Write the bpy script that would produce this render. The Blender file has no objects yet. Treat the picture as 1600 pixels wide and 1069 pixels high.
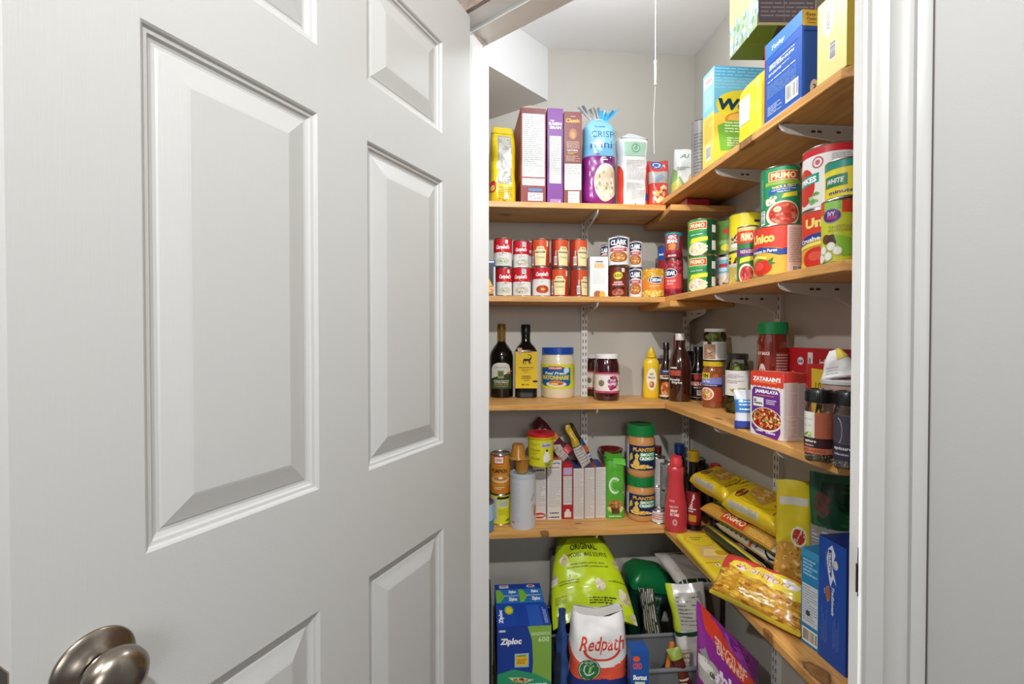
import bpy, bmesh, math, random
from mathutils import Vector, Matrix, noise
PI = math.pi; R = math.radians
rnd = random.Random(7)
SC = bpy.context.scene; COL = SC.collection

# ------------------------------------------------------------------ camera
FPX = 711.0
YAW, PITCH, CAMZ = R(4.5), R(0.77), 1.29
cd = bpy.data.cameras.new('camera'); cd.sensor_width = 36.0; cd.lens = 36.0 * FPX / 1600.0
cd.clip_start = 0.02
camo = bpy.data.objects.new('camera', cd); COL.objects.link(camo)
camo.location = (0, 0, CAMZ); camo.rotation_euler = (PI / 2 - PITCH, 0, -YAW)
SC.camera = camo
CM = Matrix.Rotation(-YAW, 3, 'Z') @ Matrix.Rotation(PI / 2 - PITCH, 3, 'X')

# ------------------------------------------------------------------ world, exposure
w = bpy.data.worlds.new('room_light'); SC.world = w; w.use_nodes = True
bg = w.node_tree.nodes['Background']; bg.inputs[0].default_value = (0.97, 0.985, 1.0, 1); bg.inputs[1].default_value = 0.21
SC.view_settings.view_transform = 'Standard'
try: SC.view_settings.look = 'None'
except Exception: pass
SC.view_settings.gamma = 1.0; SC.view_settings.use_curve_mapping = False
SC.view_settings.exposure = 0.12

def lamp(name, kind, loc, power, color, size=0.1, target=None, sy=None):
    d = bpy.data.lights.new(name, kind); d.energy = power; d.color = color
    if kind == 'AREA':
        d.shape = 'RECTANGLE' if sy else 'DISK'; d.size = size
        if sy: d.size_y = sy
    else: d.shadow_soft_size = size
    o = bpy.data.objects.new(name, d); COL.objects.link(o); o.location = loc
    if target is not None:
        o.rotation_euler = (Vector(target) - Vector(loc)).to_track_quat('-Z', 'Y').to_euler()
    return o
# light of the bare bulb on the pantry ceiling and of two ceiling lights in the hallway, plus an added fill
lamp('pantry_bulb_light', 'POINT', (0.36, 1.08, 2.19), 9.2, (0.92, 0.97, 1.04), 0.05)
lamp('hall_and_fill_light', 'AREA', (0.05, -0.45, 2.38), 24, (0.98, 0.995, 1.0), 0.06, (0.45, 1.6, 1.0))
lamp('hall_and_fill_light', 'AREA', (-1.00, -0.45, 2.38), 18, (1.0, 0.995, 0.98), 0.07, (0.8, 1.1, 1.0))
lamp('hall_and_fill_light', 'AREA', (0.3, -1.9, 1.7), 13, (0.97, 0.99, 1.0), 1.0, (0.3, 1.0, 1.0))  # added broad fill from behind the camera, stands for no hallway fixture

# ------------------------------------------------------------------ pixel helpers (1600x1069 frame)
def ray(px, py=534.5):
    return CM @ Vector(((px - 800) / FPX, (534.5 - py) / FPX, -1))
def at_y(px, py, Y): d = ray(px, py); t = Y / d.y; return Vector((d.x * t, Y, CAMZ + d.z * t))
def at_x(px, py, X): d = ray(px, py); t = X / d.x; return Vector((X, d.y * t, CAMZ + d.z * t))
def at_z(px, py, Z): d = ray(px, py); t = (Z - CAMZ) / d.z; return Vector((d.x * t, d.y * t, Z))
def ang(px, py=534.5): d = ray(px, py); return math.atan2(d.x, d.y)
def slope(px, py): d = ray(px, py); return d.z / math.hypot(d.x, d.y)

# ------------------------------------------------------------------ room constants
YS, YB = 1.553, 1.766            # front edge of back shelves, back wall
XS, XW = 0.664, 0.869            # front edge of right shelves, right wall
XL = -0.40                       # left end of the pantry
S1 = at_y(900, 317, YS).z; S2 = at_y(900, 463, YS).z; S3 = at_y(900, 631.5, YS).z; S4 = at_y(900, 829.5, YS).z
S1R = at_y(1040, 307, YS).z; S2R = S2 + 0.001; S3R = S3; S4R = S4 - 0.001
TH = 0.0195
CEIL = 2.405

# ------------------------------------------------------------------ materials
def lin(h):
    h = h.lstrip('#'); h = h if len(h) == 6 else ''.join(q + q for q in h); c = [int(h[i:i + 2], 16) / 255 for i in (0, 2, 4)]
    return tuple((x / 12.92 if x <= 0.04045 else ((x + 0.055) / 1.055) ** 2.4) for x in c) + (1,)
MC = {}
def mat(hexc, rough=0.5, metal=0.0, coat=0.0, spec=0.5, var=0.0):
    key = (hexc, rough, metal, coat, spec, var)
    if key in MC: return MC[key]
    m = bpy.data.materials.new('paint_' + hexc.lstrip('#')); m.use_nodes = True
    nt = m.node_tree; b = nt.nodes['Principled BSDF']
    c = lin(hexc); b.inputs['Base Color'].default_value = c
    b.inputs['Roughness'].default_value = rough; b.inputs['Metallic'].default_value = metal
    b.inputs['Coat Weight'].default_value = coat; b.inputs['Coat Roughness'].default_value = 0.08
    b.inputs['Specular IOR Level'].default_value = spec
    if var:
        tc = nt.nodes.new('ShaderNodeTexCoord'); n = nt.nodes.new('ShaderNodeTexNoise'); n.inputs['Scale'].default_value = 40
        mx = nt.nodes.new('ShaderNodeMixRGB'); mx.blend_type = 'MULTIPLY'
        mx.inputs[1].default_value = c; mx.inputs[0].default_value = var
        nt.links.new(tc.outputs['Object'], n.inputs['Vector']); nt.links.new(n.outputs['Fac'], mx.inputs[2])
        nt.links.new(mx.outputs[0], b.inputs['Base Color'])
    MC[key] = m; return m
def paper(h): return mat(h, 0.42, 0, 0, 0.35)
def film(h): return mat(h, 0.24, 0, 0, 0.6)
def plast(h): return mat(h, 0.3, 0, 0.2, 0.5)
def glassy(h): return mat(h, 0.12, 0, 1.0, 0.5)
TIN = mat('#c9c6be', 0.25, 1.0)
def glass_thin():
    if 'glass' in MC: return MC['glass']
    m = bpy.data.materials.new('clear_glass'); m.use_nodes = True; nt = m.node_tree; nt.nodes.clear()
    o = nt.nodes.new('ShaderNodeOutputMaterial'); t = nt.nodes.new('ShaderNodeBsdfTransparent'); g = nt.nodes.new('ShaderNodeBsdfGlossy')
    t.inputs[0].default_value = (0.93, 0.94, 0.92, 1); g.inputs['Roughness'].default_value = 0.06
    f = nt.nodes.new('ShaderNodeFresnel'); f.inputs[0].default_value = 1.5; mx = nt.nodes.new('ShaderNodeMixShader')
    nt.links.new(f.outputs[0], mx.inputs[0]); nt.links.new(t.outputs[0], mx.inputs[1]); nt.links.new(g.outputs[0], mx.inputs[2])
    nt.links.new(mx.outputs[0], o.inputs[0]); MC['glass'] = m; return m
def clear_film():
    if 'cfilm' in MC: return MC['cfilm']
    m = bpy.data.materials.new('clear_plastic_film'); m.use_nodes = True; nt = m.node_tree; nt.nodes.clear()
    o = nt.nodes.new('ShaderNodeOutputMaterial'); t = nt.nodes.new('ShaderNodeBsdfTransparent'); g = nt.nodes.new('ShaderNodeBsdfGlossy')
    g.inputs['Roughness'].default_value = 0.18; d = nt.nodes.new('ShaderNodeBsdfDiffuse'); d.inputs[0].default_value = (0.85, 0.87, 0.9, 1)
    f = nt.nodes.new('ShaderNodeFresnel'); f.inputs[0].default_value = 1.7; mx = nt.nodes.new('ShaderNodeMixShader'); m2 = nt.nodes.new('ShaderNodeMixShader')
    m2.inputs[0].default_value = 0.22
    nt.links.new(t.outputs[0], m2.inputs[1]); nt.links.new(d.outputs[0], m2.inputs[2])
    nt.links.new(f.outputs[0], mx.inputs[0]); nt.links.new(m2.outputs[0], mx.inputs[1]); nt.links.new(g.outputs[0], mx.inputs[2])
    nt.links.new(mx.outputs[0], o.inputs[0]); MC['cfilm'] = m; return m
def painted(name, hexc, rough=0.6, scale=300, bump=0.03, stretch=(1, 1, 1), spec=0.4):
    m = bpy.data.materials.new(name); m.use_nodes = True; nt = m.node_tree; b = nt.nodes['Principled BSDF']
    b.inputs['Base Color'].default_value = lin(hexc); b.inputs['Roughness'].default_value = rough
    b.inputs['Specular IOR Level'].default_value = spec
    tc = nt.nodes.new('ShaderNodeTexCoord'); mp = nt.nodes.new('ShaderNodeMapping'); mp.inputs['Scale'].default_value = stretch
    n = nt.nodes.new('ShaderNodeTexNoise'); n.inputs['Scale'].default_value = scale; n.inputs['Detail'].default_value = 3
    bu = nt.nodes.new('ShaderNodeBump'); bu.inputs['Strength'].default_value = bump; bu.inputs['Distance'].default_value = 0.002
    nt.links.new(tc.outputs['Object'], mp.inputs[0]); nt.links.new(mp.outputs[0], n.inputs['Vector'])
    nt.links.new(n.outputs['Fac'], bu.inputs['Height']); nt.links.new(bu.outputs[0], b.inputs['Normal'])
    return m
def wood(name, c1, c2, knot, axis='x', scale=1.0, knots=()):
    m = bpy.data.materials.new(name); m.use_nodes = True; nt = m.node_tree; L = nt.links.new
    b = nt.nodes['Principled BSDF']; b.inputs['Roughness'].default_value = 0.38; b.inputs['Specular IOR Level'].default_value = 0.4
    tc = nt.nodes.new('ShaderNodeTexCoord'); mp = nt.nodes.new('ShaderNodeMapping')
    s = {'x': (1.2, 14, 22), 'y': (14, 1.2, 22)}[axis]
    mp.inputs['Scale'].default_value = [v * scale for v in s]
    n = nt.nodes.new('ShaderNodeTexNoise'); n.inputs['Scale'].default_value = 3.0; n.inputs['Detail'].default_value = 8; n.inputs['Roughness'].default_value = .62
    n.inputs['Distortion'].default_value = 1.3
    L(tc.outputs['Object'], mp.inputs[0]); L(mp.outputs[0], n.inputs['Vector'])
    r = nt.nodes.new('ShaderNodeValToRGB'); e = r.color_ramp.elements
    e[0].position = 0.3; e[0].color = lin(c2); e[1].position = 0.68; e[1].color = lin(c1)
    L(n.outputs['Fac'], r.inputs[0])
    # knots: elliptic rings at given places
    nn = nt.nodes.new('ShaderNodeTexNoise'); nn.inputs['Scale'].default_value = 30; L(tc.outputs['Object'], nn.inputs['Vector'])
    cur = r.outputs[0]
    for (kx, ky, kr) in knots:
        sx, sy = ((1 / (kr * 1.7), 1 / kr) if axis == 'x' else (1 / kr, 1 / (kr * 1.7)))
        k1 = nt.nodes.new('ShaderNodeMapping'); k1.inputs['Scale'].default_value = (sx, sy, 0); k1.inputs['Location'].default_value = (-kx * sx, -ky * sy, 0)
        k2 = nt.nodes.new('ShaderNodeVectorMath'); k2.operation = 'LENGTH'; k3 = nt.nodes.new('ShaderNodeMath'); k3.operation = 'MULTIPLY_ADD'; k3.inputs[1].default_value = 0.9
        k4 = nt.nodes.new('ShaderNodeValToRGB'); e4 = k4.color_ramp.elements
        e4[0].position = 0.0; e4[0].color = (.8, .8, .8, 1); e4[1].position = 0.95; e4[1].color = (0, 0, 0, 1)
        e_ = e4.new(0.45); e_.color = (.6, .6, .6, 1); e_ = e4.new(0.62); e_.color = (.9, .9, .9, 1); e_ = e4.new(0.72); e_.color = (.3, .3, .3, 1)
        L(tc.outputs['Object'], k1.inputs[0]); L(k1.outputs[0], k2.inputs[0]); L(nn.outputs['Fac'], k3.inputs[0]); L(k2.outputs['Value'], k3.inputs[2])
        k5 = nt.nodes.new('ShaderNodeMath'); k5.operation = 'SUBTRACT'; k5.inputs[1].default_value = 0.45; L(k3.outputs[0], k5.inputs[0]); L(k5.outputs[0], k4.inputs[0])
        mx = nt.nodes.new('ShaderNodeMixRGB'); mx.inputs[2].default_value = lin(knot); L(k4.outputs[0], mx.inputs[0]); L(cur, mx.inputs[1]); cur = mx.outputs[0]
    L(cur, b.inputs['Base Color'])
    bu = nt.nodes.new('ShaderNodeBump'); bu.inputs['Strength'].default_value = 0.15; bu.inputs['Distance'].default_value = 0.001
    L(n.outputs['Fac'], bu.inputs['Height']); L(bu.outputs[0], b.inputs['Normal'])
    return m
WOODX = wood('pine_board', '#e5b06a', '#be833f', '#6b4122', 'x')
WOODY = wood('pine_board', '#e5b06a', '#be833f', '#6b4122', 'y')
WOODEND = mat('#e3bd8a', 0.5, var=0.25)
M_WALL = painted('grey_wall_paint', '#bfbab0', 0.42, 380, 0.05)
M_HALL = painted('hall_wall_paint', '#969593', 0.65, 380, 0.05)
M_CEIL = painted('ceiling_paint', '#f0f0ef', 0.8, 300, 0.05)
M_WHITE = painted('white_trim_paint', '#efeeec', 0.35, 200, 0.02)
M_CASE_DIM = painted('dimmed_casing_paint', '#a5a4a1', 0.4, 200, 0.02)  # trim paint darkened: the casing's dimmer light is put into its colour
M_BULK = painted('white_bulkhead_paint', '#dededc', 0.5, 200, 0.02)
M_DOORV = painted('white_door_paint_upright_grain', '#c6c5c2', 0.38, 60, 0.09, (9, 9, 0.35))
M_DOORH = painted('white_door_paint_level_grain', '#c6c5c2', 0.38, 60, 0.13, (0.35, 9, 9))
M_FLOOR = wood('floor_boards', '#8d7f70', '#6c5f52', '#4a3c30', 'x')
M_OUTC = wood('ceiling_planks', '#9c8b80', '#776860', '#665750', 'x', 2.0)
NICKEL = mat('#9a9084', 0.27, 1.0)
DARKMET = mat('#5c5348', 0.4, 1.0)
BRK = mat('#e6e3de', 0.35)

# ------------------------------------------------------------------ mesh builder
class MB:
    def __init__(s): s.v = []; s.f = []; s.m = []; s.s = []; s.mats = []
    def mi(s, m):
        if m not in s.mats: s.mats.append(m)
        return s.mats.index(m)
    def add(s, verts, faces, m, smooth=False, M=None):
        b = len(s.v); k = s.mi(m)
        if M is not None: verts = [M @ Vector(v) for v in verts]
        s.v += [tuple(v) for v in verts]
        for f in faces: s.f.append([b + i for i in f]); s.m.append(k); s.s.append(smooth)
    def box(s, x0, y0, z0, x1, y1, z1, m, M=None):
        v = [(x0, y0, z0), (x1, y0, z0), (x1, y1, z0), (x0, y1, z0), (x0, y0, z1), (x1, y0, z1), (x1, y1, z1), (x0, y1, z1)]
        s.add(v, [(0, 3, 2, 1), (4, 5, 6, 7), (0, 1, 5, 4), (1, 2, 6, 5), (2, 3, 7, 6), (3, 0, 4, 7)], m, False, M)
    def prism(s, pts, z0, z1, m, M=None, smooth=False):
        n = len(pts); v = [(x, y, z0) for x, y in pts] + [(x, y, z1) for x, y in pts]
        s.add(v, [tuple(range(n - 1, -1, -1)), tuple(range(n, 2 * n))] + [(i, (i + 1) % n, n + (i + 1) % n, n + i) for i in range(n)], m, smooth, M)
    def lathe(s, prof, m, n=40, M=None, a0=0.0):
        v = []; f = []; k = len(prof)
        for i in range(n):
            a = a0 + 2 * PI * i / n
            for r, z in prof: v.append((r * math.sin(a), -r * math.cos(a), z))
        for i in range(n):
            j = (i + 1) % n
            for q in range(k - 1): f.append((i * k + q, j * k + q, j * k + q + 1, i * k + q + 1))
        s.add(v, f, m, True, M)
    def tube(s, pts, r, m, n=8):
        pts = [Vector(p) for p in pts]; v = []; f = []
        for i, p in enumerate(pts):
            d = (pts[min(i + 1, len(pts) - 1)] - pts[max(i - 1, 0)]).normalized()
            u = d.orthogonal().normalized(); w_ = d.cross(u); rr = r[i] if isinstance(r, (list, tuple)) else r
            if i and prev.dot(u) < 2:
                u = (prev - d * prev.dot(d)).normalized(); w_ = d.cross(u)
            prev = u
            for k in range(n):
                a = 2 * PI * k / n; v.append(p + (u * math.cos(a) + w_ * math.sin(a)) * rr)
        for i in range(len(pts) - 1):
            for k in range(n): f.append((i * n + k, i * n + (k + 1) % n, (i + 1) * n + (k + 1) % n, (i + 1) * n + k))
        f.append(tuple(range(n - 1, -1, -1))); f.append(tuple(range((len(pts) - 1) * n, len(pts) * n)))
        s.add(v, f, m, True)
    def ball(s, c, rx, ry, rz, m, n=10, k=7, M=None):
        v = [(c[0], c[1], c[2] - rz)]; f = []
        for i in range(1, k):
            t = PI * i / k
            for j in range(n):
                a = 2 * PI * j / n; v.append((c[0] + rx * math.sin(t) * math.cos(a), c[1] + ry * math.sin(t) * math.sin(a), c[2] - rz * math.cos(t)))
        v.append((c[0], c[1], c[2] + rz)); e = len(v) - 1
        for j in range(n):
            f.append((0, 1 + (j + 1) % n, 1 + j)); f.append((e, e - n + j, e - n + (j + 1) % n))
            for i in range(k - 2): a = 1 + i * n; f.append((a + j, a + (j + 1) % n, a + n + (j + 1) % n, a + n + j))
        s.add(v, f, m, True, M)
    def build(s, name, parent=None, loc=None, rot=None, sharp=38):
        me = bpy.data.meshes.new(name); me.from_pydata(s.v, [], s.f)
        for m in s.mats: me.materials.append(m)
        me.polygons.foreach_set('material_index', s.m); me.polygons.foreach_set('use_smooth', s.s)
        me.update(); me.set_sharp_from_angle(angle=R(sharp))
        o = bpy.data.objects.new(name, me); COL.objects.link(o)
        if parent is not None: o.parent = parent
        if loc is not None: o.location = loc
        if rot is not None: o.rotation_euler = rot
        return o
def tag(o, label=None, cat=None, group=None, kind=None):
    if label: o['label'] = label
    if cat: o['category'] = cat
    if group: o['group'] = group
    if kind: o['kind'] = kind
    return o
def empty(name, loc, rot=(0, 0, 0)):
    o = bpy.data.objects.new(name, None); COL.objects.link(o); o.location = loc; o.rotation_euler = rot
    o.empty_display_size = 0.02; return o

# ------------------------------------------------------------------ printed artwork on surfaces
TC = {}
def text_mesh(s, bold, shear):
    k = (s, bold, shear)
    if k in TC: return TC[k]
    c = bpy.data.curves.new('t', 'FONT'); c.body = s; c.offset = bold; c.shear = shear; c.resolution_u = 2; c.size = 1
    o = bpy.data.objects.new('t', c); me = bpy.data.meshes.new_from_object(o)
    vs = [(v.co.x, v.co.y) for v in me.vertices]; fs = [tuple(p.vertices) for p in me.polygons]
    bpy.data.objects.remove(o); bpy.data.curves.remove(c); bpy.data.meshes.remove(me)
    if vs:
        x0 = min(v[0] for v in vs); x1 = max(v[0] for v in vs); y0 = min(v[1] for v in vs); y1 = max(v[1] for v in vs)
        vs = [((x - x0) / (x1 - x0 + 1e-9), (y - y0) / (y1 - y0 + 1e-9)) for x, y in vs]
    TC[k] = (vs, fs); return TC[k]
class Art:
    def __init__(s, mk=paper): s.sh = []; s.L = 0; s.mk = mk
    def _a(s, v, f, c, extra=0.0):
        s.sh.append((v, f, c, s.L + extra))
    def rect(s, x0, y0, x1, y1, c): s.L += 1; s._a([(x0, y0), (x1, y0), (x1, y1), (x0, y1)], [(0, 1, 2, 3)], c); return s
    def poly(s, pts, c): s.L += 1; s._a(pts, [tuple(range(len(pts)))], c); return s
    def ell(s, cx, cy, rx, ry, c, n=24): s.L += 1; s._a([(cx + rx * math.cos(2 * PI * i / n), cy + ry * math.sin(2 * PI * i / n)) for i in range(n)], [tuple(range(n))], c); return s
    def arc(s, cx, cy, rx, ry, t, c, a0=0, a1=360, n=20):
        s.L += 1; v = []
        for i in range(n + 1):
            a = R(a0 + (a1 - a0) * i / n); v.append((cx + rx * math.cos(a), cy + ry * math.sin(a))); v.append((cx + rx * (1 - t) * math.cos(a), cy + ry * (1 - t) * math.sin(a)))
        s._a(v, [(2 * i, 2 * i + 1, 2 * i + 3, 2 * i + 2) for i in range(n)], c); return s
    def text(s, t, cx, cy, w, h, c, bold=0.02, shear=0.0, rot=0):
        s.L += 1; vs, fs = text_mesh(t, bold, shear); o = []
        for x, y in vs:
            x -= .5; y -= .5
            if rot == 90: o.append((cx - y * w, cy + x * h))      # reads upward
            elif rot == -90: o.append((cx + y * w, cy - x * h))
            elif rot: 
                a = R(rot); X, Y = x * w, y * h; o.append((cx + X * math.cos(a) - Y * math.sin(a), cy + X * math.sin(a) + Y * math.cos(a)))
            else: o.append((cx + x * w, cy + y * h))
        s._a(o, fs, c); return s
    def lines(s, x0, y0, x1, y1, n, c, fill=0.5, vert=False, seed=1):
        s.L += 1; q = random.Random(seed + n); v = []; f = []
        for i in range(n):
            a = i / n; b = (i + fill) / n; p = 0.0; end = 1 if q.random() < .75 else q.uniform(.5, .95)
            while p < end:
                e = min(end, p + q.uniform(.06, .3)); k = len(v)
                if vert: v += [(x0 + (x1 - x0) * a, y0 + (y1 - y0) * p), (x0 + (x1 - x0) * b, y0 + (y1 - y0) * p), (x0 + (x1 - x0) * b, y0 + (y1 - y0) * e), (x0 + (x1 - x0) * a, y0 + (y1 - y0) * e)]
                else: v += [(x0 + (x1 - x0) * p, y1 - (y1 - y0) * b), (x0 + (x1 - x0) * e, y1 - (y1 - y0) * b), (x0 + (x1 - x0) * e, y1 - (y1 - y0) * a), (x0 + (x1 - x0) * p, y1 - (y1 - y0) * a)]
                f.append((k, k + 1, k + 2, k + 3)); p = e + 0.03
        s._a(v, f, c); return s
    def bars(s, x0, y0, x1, y1, horiz=False, bgc='#f2f0ea'):
        s.rect(x0, y0, x1, y1, bgc); s.L += 1; q = random.Random(5); v = []; f = []; p = 0.1
        while p < .9:
            e = p + q.choice((.02, .035, .05)); k = len(v)
            if horiz: v += [(x0 + (x1 - x0) * .12, y0 + (y1 - y0) * p), (x1 - (x1 - x0) * .12, y0 + (y1 - y0) * p), (x1 - (x1 - x0) * .12, y0 + (y1 - y0) * e), (x0 + (x1 - x0) * .12, y0 + (y1 - y0) * e)]
            else: v += [(x0 + (x1 - x0) * p, y0 + (y1 - y0) * .15), (x0 + (x1 - x0) * e, y0 + (y1 - y0) * .15), (x0 + (x1 - x0) * e, y1 - (y1 - y0) * .12), (x0 + (x1 - x0) * p, y1 - (y1 - y0) * .12)]
            f.append((k, k + 1, k + 2, k + 3)); p = e + q.choice((.02, .03, .045))
        s._a(v, f, '#2a2626'); return s
    def blobs(s, cx, cy, rx, ry, n, cols, r, asp=1.0, seed=3, square=False):
        s.L += 1; q = random.Random(seed)
        for i in range(n):
            if square: x = cx + q.uniform(-rx, rx); y = cy + q.uniform(-ry, ry)
            else: a = q.uniform(0, 2 * PI); t = math.sqrt(q.random()); x = cx + rx * t * math.cos(a); y = cy + ry * t * math.sin(a)
            rr = r * q.uniform(.6, 1.3); th = q.uniform(0, PI); el = q.uniform(.55, 1)
            v = []
            for k in range(8):
                b = 2 * PI * k / 8; X = math.cos(b); Y = math.sin(b) * el
                v.append((x + rr * (X * math.cos(th) - Y * math.sin(th)), y + rr * asp * (X * math.sin(th) + Y * math.cos(th))))
            s._a(v, [tuple(range(8))], q.choice(cols), extra=0.9 * i / n)
        s.L += 1; return s
    def emit(s, mb, fn, cu=None, cv=None, eps=0.00006, base=0.0003, smooth=False):
        bm = bmesh.new(); li = bm.faces.layers.int.new('s')
        for k, (v, f, c, L) in enumerate(s.sh):
            bv = [bm.verts.new((x, y, 0)) for x, y in v]
            for t in f:
                try: fc = bm.faces.new([bv[i] for i in t]); fc[li] = k
                except ValueError: pass
        for arr, no, ax in ((cu, (1, 0, 0), 0), (cv, (0, 1, 0), 1)):
            if arr:
                for u in arr:
                    co = (u, 0, 0) if ax == 0 else (0, u, 0)
                    bmesh.ops.bisect_plane(bm, geom=bm.verts[:] + bm.edges[:] + bm.faces[:], dist=1e-7, plane_co=co, plane_no=no)
        bm.verts.index_update(); b = len(mb.v)
        for v in bm.verts:
            L = s.sh[v.link_faces[0][li]][3] if v.link_faces else 0
            mb.v.append(tuple(fn(v.co.x, v.co.y, base + L * eps)))
        for fc in bm.faces:
            c = s.sh[fc[li]][2]; m = s.mk(c) if isinstance(c, str) else c
            mb.f.append([b + v.index for v in fc.verts]); mb.m.append(mb.mi(m)); mb.s.append(smooth)
        bm.free()

# ------------------------------------------------------------------ builders for packages
def frange(a, b, n): return [a + (b - a) * i / n for i in range(1, n)]
def carton(name, w, d, h, col, loc, rot, label, cat='box', group=None, front=None, left=None, right=None, top=None, bottom=None, mk=paper, bev=0.0009, flaps=None, parent=None):
    mb = MB(); b = bev; m = mk(col)
    x, y = w / 2, d / 2
    # bevelled box
    bm = bmesh.new(); bmesh.ops.create_cube(bm, size=1)
    for v in bm.verts: v.co = Vector((v.co.x * w, v.co.y * d, (v.co.z + .5) * h))
    bmesh.ops.bevel(bm, geom=bm.edges[:], offset=b, segments=2, affect='EDGES')
    bm.verts.index_update(); mb.add([v.co.copy() for v in bm.verts], [[v.index for v in f.verts] for f in bm.faces], m, False); bm.free()
    F = {'front': (front, w, h, lambda u, v, o: (u * w - x, -y - o, v * h)),
         'left': (left, d, h, lambda u, v, o: (-x - o, y - u * d, v * h)),
         'right': (right, d, h, lambda u, v, o: (x + o, -y + u * d, v * h)),
         'top': (top, w, d, lambda u, v, o: (u * w - x, -y + v * d, h + o)),
         'bottom': (bottom, w, d, lambda u, v, o: (u * w - x, y - v * d, -o))}
    for k, (a, W, H, fn) in F.items():
        if a: a.emit(mb, fn)
    o = mb.build(name, parent, loc, rot)
    if parent is None: tag(o, label, cat, group)
    return o
def cyl_fn(r, arcw, z0, h, face):       # art (0..1, 0..1) -> band of a cylinder centred on angle 'face'
    def fn(u, v, o):
        a = face + (u - .5) * arcw; return ((r + o) * math.sin(a), -(r + o) * math.cos(a), z0 + v * h)
    return fn
def wrap_label(r, z0, h, base, art, face, parent, name='label', arc=PI, mk=paper, full=True):
    mb = MB()
    if full:
        mb.lathe([(r - 0.0004, z0), (r, z0), (r, z0 + h), (r - 0.0004, z0 + h)], mk(base), 64)
    if art: art.emit(mb, cyl_fn(r, arc, z0, h, face), cu=frange(0, 1, int(arc / (2 * PI / 64)) or 2), base=0.0004, smooth=True)
    return mb.build(name, parent)
def can(r, h, base, art, loc, label, face=0.0, group=None, metalband=0.0, lid='metal', mk=paper, name='tin_can', rotz=0, pull=False):
    """steel can: body with rolled rims, lid with rings, printed label around it"""
    mb = MB(); t = 0.0022
    mb.lathe([(0, 0.0015), (r - .004, 0.0015), (r - .003, 0), (r, 0), (r + .0006, t * .5), (r, t), (r - .0012, t + .001),
              (r - .0012, h - t - .001), (r, h - t), (r + .0006, h - t * .5), (r, h), (r - .002, h), (r - .003, h - .003), (r * .82, h - .0035)], TIN, 48)
    o = mb.build(name, None, loc, (0, 0, rotz)); tag(o, label, 'can', group)
    l = MB(); l.lathe([(r * .83, h - .0035), (r * .8, h - .0028), (r * .77, h - .0035), (r * .6, h - .0035), (r * .58, h - .003), (r * .55, h - .0035), (0, h - .0035)], TIN, 40)
    if pull:
        l.tube([(0.3 * r * math.cos(a * PI / 6), -.35 * r + .3 * r * math.sin(a * PI / 6), h - .0015) for a in range(13)], .0012, TIN, 6)
    l.build('lid', o)
    z0 = .0035 + metalband; wrap_label(r - .0002, z0, h - 2 * z0, base, art, face, o, mk=mk)
    return o
def jar(prof, m, loc, label, cat, name, lid=None, lab=None, group=None, rotz=0, n=48, extra=None, rot=None):
    """prof: body profile; lid: (r, z0, h, colour, ribbed); lab: (r, z0, h, base, art, face, arc, full)"""
    mb = MB(); mb.lathe(prof, m, n); o = mb.build(name, None, loc, rot or (0, 0, rotz)); tag(o, label, cat, group)
    if lid:
        r, z0, h, c, rib = lid; l = MB(); lm = c if not isinstance(c, str) else plast(c); e = min(.0018, h * .2)
        l.lathe([(0, z0), (r, z0), (r, z0 + h - e), (r - e, z0 + h), (r * .86, z0 + h), (r * .84, z0 + h - .0006), (0, z0 + h - .0006)], lm, 48)
        if rib:
            for k in range(40):
                a = 2 * PI * k / 40; M = Matrix.Rotation(a, 4, 'Z')
                l.box(r - .0004, -.0009, z0 + .0015, r + .0008, .0009, z0 + h - e - .0005, lm, M)
        l.build('lid', o)
    if lab:
        for q in (lab if isinstance(lab, list) else [lab]):
            r, z0, h, base, art, face, arc, full = q; wrap_label(r, z0, h, base, art, face, o, arc=arc, full=full)
    return o
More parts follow.
